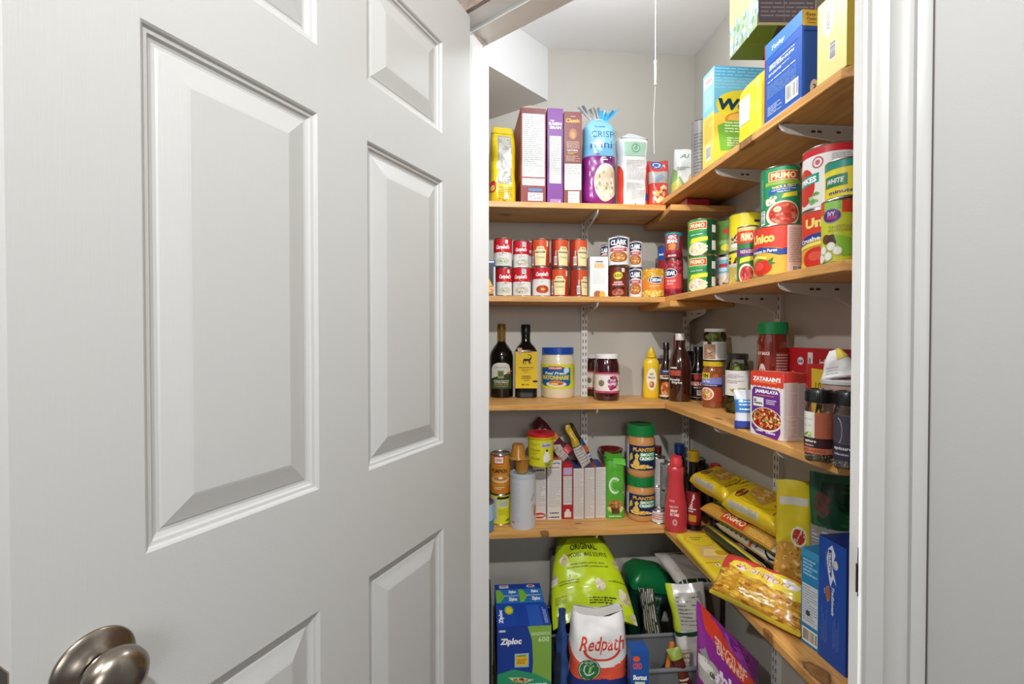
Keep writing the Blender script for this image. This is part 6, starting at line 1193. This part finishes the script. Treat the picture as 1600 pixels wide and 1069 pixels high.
tfp = lambda v: min(1, v / .10) ** .4 * min(1, (1 - v) / .12) ** .5
lying('pasta_bag', .205, .118, .062, '#dfbf22', (.798, 1.205, z2 + .165 + .033), 9, 'yellow pasta bag lying on the stack, nearer of the two', pasta_art(), 81, pitch=0, roll=-22, wr=.003, p=9, tf=tfp)
lying('pasta_bag', .195, .112, .058, '#dcbc22', (.796, 1.418, z2 + .164 + .030), 5, 'yellow pasta bag lying on the stack, farther of the two', pasta_art(), 83, pitch=0, roll=-16, wr=.003, p=9, tf=tfp)
# noodle bag with a window, folded top
a = Art(film); a.rect(0, .0, 1, .55, '#c6923a').blobs(.5, .27, .5, .27, 150, ['#d8a850', '#b07a28', '#e6c070', '#9a6a24', '#f0d090'], .055, .25, 7, True).poly([(0, .52), (.55, .62), (1, .38), (1, 1), (0, 1)], '#dcc628').ell(.66, .60, .22, .075, '#e8e2d4').ell(.66, .60, .18, .06, '#b83a2c').text('Soup', .66, .60, .28, .045, '#f0e8d0', .03, .2, 30).rect(.1, .82, .9, .88, '#d8d4cc')
bag('noodle_bag', .080, .325, .024, '#d8c42a', a, (.766, 1.040, z2), (R(-2), R(0), R(-40)), 'bag of short soup noodles with yellow folded top, leaning by the wall', 'bag', seed=87, wr=.006, wf=lambda v: 1 - .12 * v, p=4)
# green and grey bag near the door
a = Art(film); a.rect(0, .6, 1, 1, '#1c5a34').poly([(.15, .7), (.7, .6), (1, .66), (1, .95), (.3, .95)], '#123c24').ell(.3, .8, .2, .08, '#5a2c24').arc(.4, .66, .28, .06, .15, '#b8ccb8', 180, 300).rect(0, 0, 1, .66, '#8d8a84').lines(.06, .03, .94, .63, 26, '#cfccc6', .35).rect(0, 0, .06, .4, '#7a9a3a')
bag('rice_bag', .085, .360, .028, '#1d5634', a, (.816, .985, z2), (R(-1), 0, R(-42)), 'green and grey bag standing behind the blue pasta box', 'bag', seed=91, wr=.005)
# blue boxes near the end
def cornerbox(name, pa, pb, pyb0, pyb1, pc, pyt, col, label, d, f, rt=None, tp=None):
    A_ = at_z(pa, pyb0, z2); B_ = at_z(pb, pyb1, z2); v = B_ - A_; W_ = v.length; rz_ = math.atan2(v.y, v.x)
    h_ = CAMZ + slope(pb, pyt) * math.hypot(B_.x, B_.y) - z2; o_ = Vector((-v.y, v.x, 0)).normalized() * d / 2; c_ = (A_ + B_) / 2 + o_; c_.z = z2
    carton(name, W_, d, h_, col, c_, (0, 0, rz_), label, front=f, right=rt, top=tp)
f = Art(); f.rect(0, 0, 1, 1, '#2a86b8').rect(0, .92, 1, 1, '#3f9ac8').lines(.1, .72, .9, .9, 5, '#a8d4ec', .5).rect(.06, .22, .94, .64, '#d6dce2').lines(.1, .24, .9, .62, 14, '#8a98a8', .35).ell(.4, .34, .12, .03, '#3a4a5a').bars(.06, .03, .94, .18)
cornerbox('pasta_box', 1251.5, 1279, 1001, 1021, 0, 868, '#2a86b8', 'light blue pasta box with a white fact panel, left of the dark blue one', .05, f)
f = Art(); f.rect(0, 0, 1, 1, '#1c4fae').poly([(.36, .93), (.5, .97), (.62, .90), (.5, .80), (.66, .66), (.54, .70), (.44, .62), (.34, .75), (.30, .85)], '#dfe6f4').poly([(.37, .92), (.48, .93), (.49, .80), (.48, .70), (.42, .72), (.36, .80)], '#23408e').text('TRUNISTA', .42, .82, .075, .17, '#f0f2f8', .05, 0, -90).ell(.62, .82, .10, .035, '#b8c4dc').ell(.64, .83, .06, .03, '#e6dcd4').text('premium pasta', .27, .83, .03, .12, '#c8d2e8', .0, 0, -90)
f.text('Tradizionale', .54, .52, .10, .23, '#e6eaf4', .03, .25, -90).ell(.36, .56, .075, .065, '#c88a4c').ell(.36, .56, .05, .052, '#b0602c').text('No 5', .24, .57, .04, .04, '#e6eaf4', .02, 0, -90)
for k, (a0, b0) in enumerate(((.12, .42), (.18, .36), (.24, .30), (.30, .42), (.55, .36), (.61, .40), (.67, .3), (.73, .38))): f.text('ingredients semolina pasta 900 g', a0 + .02, .1 + b0 * .45, .022, b0 * .62, '#a9bbe0', 0, 0, -90)
cornerbox('pasta_box', 1278.5, 1321, 1022, 1059, 0, 858, '#1c4fae', 'tall dark blue pasta box with sideways script, nearest the door', .07, f, rt=Art().rect(0, 0, 1, 1, '#1f3f8a'), tp=Art().rect(0, 0, 1, 1, '#23357e'))
# yellow price tag behind it
q_ = at_y(1327, 905, .60)
# fried noodle bag slumped over the board edge
Lp = at_z(1126, 928, z2 + .004); Rp = at_z(1252, 990, z2 + .004); v_ = Rp - Lp; mid_ = (Lp + Rp) / 2
a = Art(film); a.rect(0, 0, 1, .70, '#c48a2e'); a.blobs(.5, .36, .5, .34, 260, ['#d8a23a', '#b0741e', '#e8c058', '#9a5e18', '#e0b040', '#caa030'], .045, .6, 7, True)
a.rect(0, .0, 1, .07, '#dcc638').rect(0, .84, 1, 1, '#cf3f38').poly([(0, .68), (0, .9), (.14, .94), (.2, .84), (.12, .74), (.16, .62)], '#cf3f38')
a.poly([(.14, .72), (.18, .84), (.3, .88), (.42, .84), (.5, .92), (.64, .88), (.74, .94), (.9, .95), (1, .9), (1, .62), (.9, .56), (.8, .62), (.66, .6), (.52, .66), (.4, .6), (.28, .66)], '#e8cf3a')
a.poly([(.2, .74), (.3, .8), (.36, .72), (.3, .68)], '#eadcd6').poly([(.36, .78), (.52, .84), (.5, .76), (.42, .70)], '#eadcd6').poly([(.54, .82), (.66, .86), (.74, .72), (.62, .7)], '#e8cfc4').poly([(.76, .86), (.82, .9), (.96, .86), (.9, .72), (.8, .74)], '#eadcd6').ell(.25, .74, .03, .02, '#b84a5a').text('WONTON', .55, .77, .6, .09, '#c05a5a', -.01, .15)
a.blobs(.55, .3, .2, .08, 24, ['#f0e0b8', '#e6c890', '#f4ecd0'], .04, .6)
bag('noodle_bag', v_.length * 1.08, .112, .055, '#d0ad34', a, (mid_.x - .028, mid_.y - .016, z2 + .014), (R(-90 + 50), 0, math.atan2(v_.y, v_.x)), 'large see-through fried noodle bag with red and yellow band, slumped over the board edge', 'bag', seed=95, wr=.009, p=3.2,
    wf=lambda v: 1 - .10 * v, tf=lambda v: min(1, v / .15) ** .6 * min(1, (1 - v) / .12) ** .6, nu=36)

# ---------------------------------------------------------------- things on the pantry floor
FZ = .0008
# bag box stack: a plain carton below carries them
yz0 = 1.345; x0 = at_y(777, 1010, yz0).x; x1 = at_y(861.5, 1010, yz0).x; ztp = at_y(818, 979, yz0).z
d1 = at_z(818, 943.5, ztp).y - yz0; W = x1 - x0; xm = (x0 + x1) / 2; hb = .22
carton('cardboard_carton', W + .002, d1 * 2 + .03, ztp - hb - FZ - .001, '#8a6a48', (xm, yz0 + d1 + .004, FZ), (0, 0, 0), 'plain brown carton on the floor under the blue sandwich bag boxes')
f = Art(); f.rect(0, 0, 1, 1, '#1f3f94').poly([(.56, 1), (1, 1), (1, 0), (.6, 0), (.66, .5), (.64, .8)], '#86b04a').text('Ziploc', .25, .79, .40, .11, '#ffffff', .045, .12).lines(.03, .92, .16, .96, 1, '#dfe6f4', .7).text('SANDWICH', .80, .89, .34, .045, '#e2ecc8', .01).text('600', .86, .81, .2, .07, '#dce8c4', .01).rect(.32, .44, .58, .63, '#9ac4dc').rect(.34, .46, .56, .61, '#e8c432').lines(.36, .57, .54, .605, 1, '#6a7a5a').lines(.36, .48, .54, .55, 3, '#b8542c', .5)
f.poly([(0, .36), (.3, .42), (.7, .34), (1, .22), (1, .1), (0, .1)], '#2f9a6c').poly([(.2, .31), (.45, .3), (.68, .26), (.5, .22), (.3, .25)], '#d8d4b8').blobs(.45, .265, .16, .03, 30, ['#c8442c', '#e0a03a', '#7aa03a', '#8a2c20'], .025, .5).rect(0, 0, 1, .14, '#c8605a').blobs(.3, .08, .3, .07, 30, ['#d8746c', '#e8b0a0', '#b8402c'], .05, .5).lines(.45, .17, .95, .21, 1, '#e6eee8')
t = Art(); t.rect(0, 0, 1, 1, '#1f49a8').text('Ziploc', .09, .45, .1, .6, '#ffffff', .04, .1, 90).ell(.25, .72, .085, .20, '#9ac43a').ell(.25, .72, .055, .13, '#e8c83a').rect(.36, .0, .98, .92, '#1c44a2').rect(.6, .0, .85, .92, '#2a5cb8').lines(.90, .1, .97, .8, 3, '#c8d4f0', .4, True)
t2 = Art(); t2.rect(0, 0, 1, 1, '#2a72be').rect(0, .72, 1, 1, '#1d3f9a').rect(.1, .78, .3, .95, '#c8c0cc').lines(.13, .82, .27, .92, 1, '#a05a6a').ell(.78, .87, .09, .07, '#e8e2e0').ell(.78, .87, .06, .05, '#b8403a').lines(.68, .75, .9, .79, 1, '#7a9ad0')
for ox in (0, .48):
    t2.poly([(.02 + ox, .05), (.10 + ox, .05), (.2 + ox, .36), (.1 + ox, .70), (.02 + ox, .70)], '#7cb83c').rect(.18 + ox, .36, .48 + ox, .39, '#d8e0d8').text('Ziploc', .36 + ox, .56, .16, .18, '#ffffff', .05, .1, 0).text('Ziploc', .36 + ox, .18, .18, .22, '#ffffff', .05, .1)
carton('sandwich_bag_box', W, d1 - .001, hb, '#2148a6', (xm, yz0 + d1 / 2, ztp - hb), (0, 0, 0), 'blue and green sandwich bag box standing in front of its twin on the floor stack', front=f, top=t)
carton('sandwich_bag_box', W - .004, d1 - .001, hb, '#2148a6', (xm - .001, yz0 + d1 * 1.5 + .003, ztp - hb), (0, 0, 0), 'blue sandwich bag box behind the front one, top with two green ribbons', top=t2)
carton('dark_carton', .06, .14, .46, '#1c2f30', (x0 - .045, 1.47, FZ), (0, 0, 0), 'dark green carton at the far left of the floor beside the sandwich bag boxes', front=Art().ell(.6, .8, .3, .05, '#5a8a4a').lines(.2, .5, .9, .7, 6, '#3a5a54'))
# grey baskets
def basket(cx, cy, wx, wy, h, label, rot=0, col='#6f7072'):
    mb = MB(); k = mat(col, .4, 0, .2); lev = [(.84, 0), (1.0, h - .012)]; t_ = .003
    def ring(s, z, o=0): return [(-wx / 2 * s + o, -wy / 2 * s + o, z), (wx / 2 * s - o, -wy / 2 * s + o, z), (wx / 2 * s - o, wy / 2 * s - o, z), (-wx / 2 * s + o, wy / 2 * s - o, z)]
    v = ring(.84, 0) + ring(1, h) + ring(1, h, t_) + ring(.84, .004, t_)
    f = [(3, 2, 1, 0)]
    for i in range(4): j = (i + 1) % 4; f += [(i, j, 4 + j, 4 + i), (4 + i, 4 + j, 8 + j, 8 + i), (8 + i, 8 + j, 12 + j, 12 + i)]
    f.append((12, 13, 14, 15)); mb.add(v, f, k)
    o = mb.build('storage_basket', None, (cx, cy, FZ), (0, 0, R(rot))); tag(o, label, 'basket')
    m2 = MB(); c = [(-wx / 2, -wy / 2, h), (wx / 2, -wy / 2, h), (wx / 2, wy / 2, h), (-wx / 2, wy / 2, h)]
    for i in range(4): m2.tube([c[i], c[(i + 1) % 4]], .0065, k, 10)
    m2.build('rim', o)
    return o
bk = at_y(1045, 1052, 1.285)
basket(bk.x + .020, 1.37, .225, .155, bk.z + .002, 'grey plastic basket holding white packets and an orange handle', 0)
zr_ = bk.z
# crate under the popcorn bag
pbz = at_y(930, 985, 1.44).z
xa, xb_ = at_y(868, 1000, 1.50).x, at_y(990, 1000, 1.50).x
basket((xa + xb_) / 2 - .048, 1.516, (xb_ - xa) * .84, .155, pbz - .012, 'dark storage basket under the popcorn bag', 0, '#2f3134')
# popcorn bag
hp_ = at_y(932, 838, 1.66).z; top = Vector((0, 1.66, hp_)); bot = Vector((0, 1.43, pbz)); Lp = math.hypot(top.y - bot.y, top.z - bot.z); tilt = math.atan2(top.y - bot.y, top.z - bot.z)
xl, xr_ = at_y(864, 988, 1.43).x, at_y(999, 990, 1.43).x; Wp = xr_ - xl
a = Art(film); a.rect(0, 0, 1, 1, '#b9cf1e').rect(0, .93, 1, 1, '#6f7a1c').poly([(0, .99), (0, .78), (.14, .86), (.3, 1)], '#7f8a2a').poly([(1, .99), (1, .82), (.86, .90), (.78, 1)], '#7a8434').text('ORIGINAL', .48, .80, .46, .085, '#20241a', .03).text('POPCORN · MAIS SOUFFLE', .49, .70, .68, .05, '#20241a', .015)
a.text('simply popped, perfectly salted', .5, .60, .5, .025, '#3a4218').text('simplement soufflé, parfaitement salé', .5, .565, .6, .025, '#3a4218').text('3', .23, .47, .04, .04, '#20241a', .02).text('simple ingredients', .22, .425, .26, .022, '#3a4218').text('ingredients simples', .22, .395, .26, .022, '#3a4218').text('no artificial flavours', .86, .40, .24, .022, '#3a4218').lines(.46, .15, .8, .23, 3, '#3a4218', .5).rect(.66, .12, .665, .24, '#20241a').lines(.04, .2, .18, .28, 4, '#6f7a1c', .4)
for (cx_, cy_, s_) in ((.16, .66, .09), (.62, .36, .10), (.95, .62, .06), (.02, .48, .07), (.9, .24, .10), (.28, .06, .07), (.98, .05, .06)):
    a.ell(cx_, cy_, s_ * .7, s_ * .7, '#c9bf94').blobs(cx_, cy_, s_ * .6, s_ * .6, 9, ['#d8cfae', '#c8b890', '#e2dac0', '#b8a678'], .035, 1.0, int(cx_ * 100))
def pbend(q, u, v): 
    q.z += .030 * (1 - u * u) * (1 - v) ** 3 * 1.0; q.z -= .012 * abs(u) ** 3 * v; return q
bag('popcorn_bag', Wp, Lp, .085, '#9aab20', a, ((xl + xr_) / 2, 1.43 + .012, pbz + .004), (-tilt, 0, 0), 'lime green popcorn bag leaning back under the lowest shelf', 'bag', seed=101, wr=.007, p=3.2,
    wf=lambda v: 1.0 - .42 * v ** 1.1 + .06 * math.sin(PI * v), tf=lambda v: min(1, .25 + v * 2.2) * (1 - .75 * max(0, (v - .72) / .28) ** 1.3), bend=pbend, nu=50, nv=56, freq=13)
# sugar bag
ys = 1.285; xl, xr_ = at_y(896, 1030, ys).x, at_y(985, 1030, ys).x; hs = at_y(940, 966, ys).z - FZ; Ws = xr_ - xl
def vz(py): return (at_y(940, py, ys).z - FZ) / hs
a = Art(paper); a.rect(0, 0, 1, 1, '#dedbd8'); v0 = vz(1060)
pts = [(0, 0), (1, 0), (1, vz(1016))] + [(.5 + .5 * math.cos(R(t)), vz(1016) - (vz(1016) - vz(1046)) * math.sin(R(t))) for t in range(10, 171, 10)] + [(0, vz(1018))]
a.poly(pts, '#d8523a').rect(0, 0, 1, vz(1063), '#23306e').arc(.52, vz(1012), .34, (vz(1012) - vz(1036)), .14, '#c8402c', 190, 345).text('Redpath', .52, vz(1011), .80, (vz(996) - vz(1024)), '#c8402c', .015, .28)
rv = (vz(1032) - vz(1066)) / 2; a.ell(.30, vz(1049), .20, rv, '#2a5a3a').ell(.30, vz(1049), .185, rv * .92, '#d8e0d0').ell(.30, vz(1049), .175, rv * .87, '#2f6a40').arc(.30, vz(1049), .11, rv * .55, .2, '#cfe0cc', 30, 330).poly([(.28, vz(1056)), (.36, vz(1052)), (.37, vz(1043)), (.30, vz(1046))], '#8ac06a').lines(.22, vz(1039), .38, vz(1037), 1, '#cfe0cc', .8)
o, P = bag('sugar_bag', Ws, hs, .10, '#dedbd8', a, ((xl + xr_) / 2, ys + .055, FZ), (0, 0, R(-3)), 'white and orange paper sugar bag on the floor in front of the popcorn bag', 'bag', seed=103, wr=.006, p=8, mk=paper, tf=lambda v: 1 - .55 * max(0, (v - .86) / .14) ** 1.2, wf=lambda v: 1 - .10 * max(0, (v - .8) / .2), bend=lambda q, u, v: Vector((q.x, q.y, q.z - .014 * (1 - u * u) * max(0, (v - .9) / .1))), nv=60)
mb = MB(); z_ = hs - .018; W = Ws
mb.add([(-W * .45, -.020, z_ + .010), (W * .0, -.024, z_ + .0), (W * .44, -.020, z_ + .020), (W * .42, .022, z_ + .014), (0, .026, z_ - .004), (-W * .42, .02, z_ + .012)], [(0, 1, 4, 5), (1, 2, 3, 4)], paper('#d2cfcc'), True); mb.build('folded_top', o)
# dark blue cloth bag between
xq = at_y(880, 1030, 1.40).x
bag('cloth_bag', .045, .44, .022, '#1f3766', Art(lambda c: mat(c, .8)).rect(.55, .0, 1, .92, '#2a4a86').rect(0, .0, .5, .7, '#14203a'), (xq - .013, 1.392, FZ), (R(0), R(1), R(-14)), 'dark blue folded bag between the sandwich bag boxes and the sugar bag', 'bag', seed=105, wr=.010, mk=lambda c: mat(c, .8), wf=lambda v: 1 - .6 * max(0, v - .6) / .4)
xq = at_y(876, 940, 1.66).x
carton('carton', .07, .03, .46, '#8a8078', (xq + .01, 1.738, FZ), (0, 0, R(8)), 'grey patterned carton against the back wall left of the popcorn bag', front=Art().blobs(.5, .9, .4, .08, 20, ['#5a4a40', '#c8b8a0', '#3a3430', '#a89078'], .06, .3))
# green tub with domed lid, leaning
TM = (at_y(1012, 960, 1.67).x, 1.670)
mb = MB(); dk = mat('#14382a', .35, 0, .3)
def rrect(w_, d_, z, r_=.02, n=6):
    o_ = []
    for (sx, sy, a0) in ((1, -1, -90), (1, 1, 0), (-1, 1, 90), (-1, -1, 180)):
        for k in range(n + 1): t_ = R(a0 + 90 * k / n); o_.append((sx * (w_ / 2 - r_) + r_ * math.cos(t_), sy * (d_ / 2 - r_) + r_ * math.sin(t_), z))
    return o_
def loft(mb, rings, m, cap=True):
    v = [p for r_ in rings for p in r_]; n = len(rings[0]); f = []
    for j in range(len(rings) - 1):
        for i in range(n): f.append((j * n + i, j * n + (i + 1) % n, (j + 1) * n + (i + 1) % n, (j + 1) * n + i))
    if cap: f.append(tuple(range(n - 1, -1, -1))); f.append(tuple(range((len(rings) - 1) * n, len(rings) * n)))
    mb.add(v, f, m, True)
th_ = .42
loft(mb, [rrect(.11, .09, 0), rrect(.145, .125, th_ - .07)], dk)
Art().rect(.46, .40, .82, .97, '#1f4436').lines(.48, .42, .80, .95, 9, '#8fae9c', .35, True).text('NUTRITION', .66, .93, .24, .03, '#a9c4b4').emit(mb, lambda u, v, q: ((u - .5) * (.11 + .035 * v), -(.045 + .0175 * v) - .0008 - q, v * (th_ - .07)))
o = mb.build('green_tub', None, (TM[0] - .075, TM[1], FZ + .012), (R(0), R(11), R(0))); tag(o, 'dark green tub with bright green domed lid leaning on the floor behind the popcorn bag', 'tub')
mb = MB(); gl = plast('#0f6a38'); loft(mb, [rrect(.150, .130, th_ - .075), rrect(.158, .138, th_ - .073), rrect(.158, .138, th_ - .050), rrect(.148, .130, th_ - .035), rrect(.11, .095, th_ - .008), rrect(.06, .05, th_)], gl); mb.build('lid', o)
# white packets in the basket
def tb(px, py, Y): return at_y(px, py, Y)
a = Art(film); a.rect(0, 0, 1, 1, '#d8d2cd').rect(.1, .62, .9, .93, '#a9a59c').lines(.2, .65, .8, .9, 8, '#6a665c', .4).rect(.0, .60, .16, 1, '#b8c82c').poly([(.0, .56), (1, .60), (1, .64), (0, .60)], '#1f3f2c').rect(.5, .30, .54, .40, '#4a443c')
q_ = tb(1078, 1040, 1.32); qt = tb(1075, 935, 1.36); Hw = .34
bag('kibble_bag', .115, Hw, .07, '#c6bfba', a, (q_.x + .066, 1.362, qt.z - Hw + .02), (R(-8), R(-9), R(-16)), 'white bag with printed text block and lime stripe, standing in the grey basket', 'bag', seed=111, wr=.006, p=6)
q_ = tb(1070, 920, 1.60)
a = Art(film); a.rect(0, 0, 1, 1, '#bdb5ae').poly([(.5, .9), (1, .9), (1, .1), (.86, .1), (.84, .8), (.5, .8)], '#20382a').rect(0, .3, .7, .8, '#c2bab4').lines(0, 0, 1, .08, 1, '#20382a', .8)
bag('folded_sack', .13, .20, .04, '#b5ada6', a, (.735, 1.445, .455), (R(-84), R(0), R(2)), 'white sack with dark green edge lying folded behind the basket under the pasta board', 'bag', seed=113, wr=.004, p=6)
mb = MB()
carton('tall_carton', .10, .12, .437, '#7a6a5c', (.770, 1.525, FZ), (0, 0, 0), 'brown carton on the floor in the far right corner under the folded sack')
a = Art(film); a.rect(0, 0, 1, 1, '#3a3a34').lines(0, 0, 1, 1, 7, '#b8b4a8', .35, True).lines(.1, .1, .9, .9, 5, '#7a8a3a', .2, True)
q_ = tb(1042, 1010, 1.42)
bag('striped_packet', .055, .36, .03, '#3c3a34', a, (q_.x + .0, 1.43, qt.z - .40), (R(-10), R(-13), R(-35)), 'dark packet with thin pale stripes between the green tub and the white bag', 'packet', seed=115, wr=.008)
# orange handle
q0_ = tb(1042, 1050, 1.33); q1_ = tb(1050, 1006, 1.35)
mb = MB(); om = mat('#c8702a', .4, 0, .2); d_ = (q1_ - q0_)
mb.tube([q0_ - d_ * 3.0, q0_, q0_ + d_ * .8, q1_, q1_ + Vector((.006, 0, .001))], [.0075, .0078, .0085, .0095, .006], om, 12)
o = mb.build('tool_handle', None); tag(o, 'orange handle sticking up out of the grey basket', 'handle')
# paper and snack bits in basket
q_ = tb(1062, 1045, 1.30)
bag('paper_packet', .085, .12, .015, '#bcae9c', Art().lines(.05, .05, .95, .95, 9, '#8f7a6c', .4), (q_.x + .012, 1.318, q_.z - .085), (R(-6), R(10), R(6)), 'crumpled beige paper packet at the front of the grey basket', 'packet', seed=117, wr=.007, mk=paper, wf=lambda v: 1 - .7 * v)
q_ = tb(1020, 1040, 1.36)
bag('paper_packet', .07, .25, .015, '#b9bcc0', Art().lines(.05, .05, .95, .95, 14, '#6f86a0', .4), (q_.x + .003, 1.352, q_.z - .20), (R(-6), R(-22), R(-10)), 'white and blue printed packet leaning at the left of the grey basket', 'packet', seed=119, wr=.004, mk=paper)
q_ = tb(1078, 1040, 1.29)
bag('snack_bag', .035, .12, .02, '#4a1f1a', Art(film).rect(0, 0, 1, .7, '#5a2018').rect(0, .75, 1, 1, '#8a9a3a').lines(.1, .1, .9, .3, 2, '#d8c8b0'), (q_.x - .006, 1.292, q_.z - .07), (R(-6), R(-20), R(-10)), 'small dark red packet tucked against the white bag in the basket', 'packet', seed=121, wr=.004)
# small blue box
q_ = at_y(998, 1065, 1.24); 
f = Art(); f.rect(0, 0, 1, 1, '#1f5098').ell(.3, .95, .2, .02, '#e0502c').text('OXO', .36, .90, .5, .045, '#d84a3a', .05, 0).text('Shortcut', .5, .82, .76, .035, '#ffffff', .04).rect(.22, .70, .78, .79, '#c8d8a8').rect(.22, .74, .78, .77, '#4a9a4a').lines(.25, .705, .7, .73, 1, '#2a4a7a')
Wb = .050; carton('stock_cube_box', Wb, .045, at_y(998, 1016, 1.24).z - FZ, '#1f5098', (q_.x + .003, 1.255, FZ), (0, 0, R(-6)), 'tall narrow blue box right of the sugar bag', front=f)
# purple cat food bag
Yc = 1.165; cL = at_y(1094, 945, Yc); cR = at_y(1192, 1042, Yc); Wc = cR.x - cL.x; Kc = cL.z - cR.z; Hc = cL.z - FZ
a = Art(film); a.rect(0, 0, 1, 1, '#8c2f8c').poly([(.05, 1), (.24, 1), (.62, .88), (1, .84), (1, .74), (.5, .80), (.1, .90)], '#d8402a').text('SELECTIONS', .50, .872, .52, .040, '#f0c8b0', .04, 0, -5).text('DE VIANDE', .48, .832, .44, .040, '#f0c8b0', .04, 0, -5).text('whiskas', .50, .72, .86, .075, '#ecdcf0', .045)
a.ell(.12, .70, .20, .07, '#a8a49c').ell(.08, .73, .10, .03, '#d8d4cc').ell(.16, .705, .04, .014, '#5a5a44').poly([(.0, .77), (.08, .81), (.14, .76)], '#8a8680').blobs(.7, .95, .26, .03, 16, ['#9a3f9a', '#7c2480', '#a850a4'], .06, .5)
bag('cat_food_bag', Wc, Hc, .07, '#86298a', a, ((cL.x + cR.x) / 2, Yc + .02, FZ), (0, 0, 0), 'purple cat food bag with an orange stripe leaning on the floor below the noodle bag', 'bag', seed=123, wr=.003, p=4,
    tf=lambda v: (1 - (max(0, (v - .6) / .4)) ** 1.5 * .95), bend=lambda q, u, v: Vector((q.x, q.y, q.z - Kc * (u + 1) / 2 * v)), nv=50)

# ---------------------------------------------------------------- repeats of one kind on one level share a group
def level_of(o):
    zc = o.location.z; right = o.location.x > XS - .02
    if zc > S1 - .05: return 'on the highest ' + ('right board' if right else 'back shelf')
    if zc > S2 - .05: return 'on the tomato tin board' if right else 'on the soup can shelf'
    if zc > S3 - .05: return 'on the spice jar board' if right else 'on the mayonnaise shelf'
    if zc > S4 - .05: return 'on the pasta board' if right else 'on the peanut butter shelf'
    return 'on the pantry floor'
PL = {'tin_can': 'tins', 'baking_box': 'upright baking boxes', 'peanut_butter_jar': 'stacked peanut butter jars', 'jam_jar': 'jam jars', 'sauce_bottle': 'sauce bottles', 'spice_jar': 'spice jars', 'pasta_bag': 'pasta bags',
      'pasta_pack': 'flat pasta packs', 'spaghetti_pack': 'flat spaghetti packs', 'cereal_box': 'cereal boxes', 'snack_bag': 'snack bags', 'rice_box': 'rice mix boxes', 'stuffing_box': 'stuffing mix boxes', 'pudding_cup': 'caramel pudding cups',
      'sandwich_bag_box': 'sandwich bag boxes', 'storage_basket': 'storage baskets', 'pasta_box': 'pasta boxes', 'candy_packet': 'crumpled candy packets', 'noodle_bag': 'noodle bags', 'paper_packet': 'paper packets', 'dark_bottle': 'dark capped bottles'}
buckets = {}
for o in SC.objects:
    if o.parent or o.get('kind') or 'label' not in o: continue
    b_ = o.name.split('.')[0]
    if b_ in PL: buckets.setdefault((b_, level_of(o)), []).append(o)
    elif b_ == 'wooden_shelf': o['group'] = 'knotty pine shelf boards'
    elif b_ == 'corner_board': o['group'] = 'short corner boards'
    elif b_ == 'shelf_bracket': o['group'] = 'shelf brackets'
    elif b_ == 'shelf_standard': o['group'] = 'slotted wall rails'
for (b_, lv_), os_ in buckets.items():
    if len(os_) > 1:
        for o in os_: o['group'] = PL[b_] + ' ' + lv_
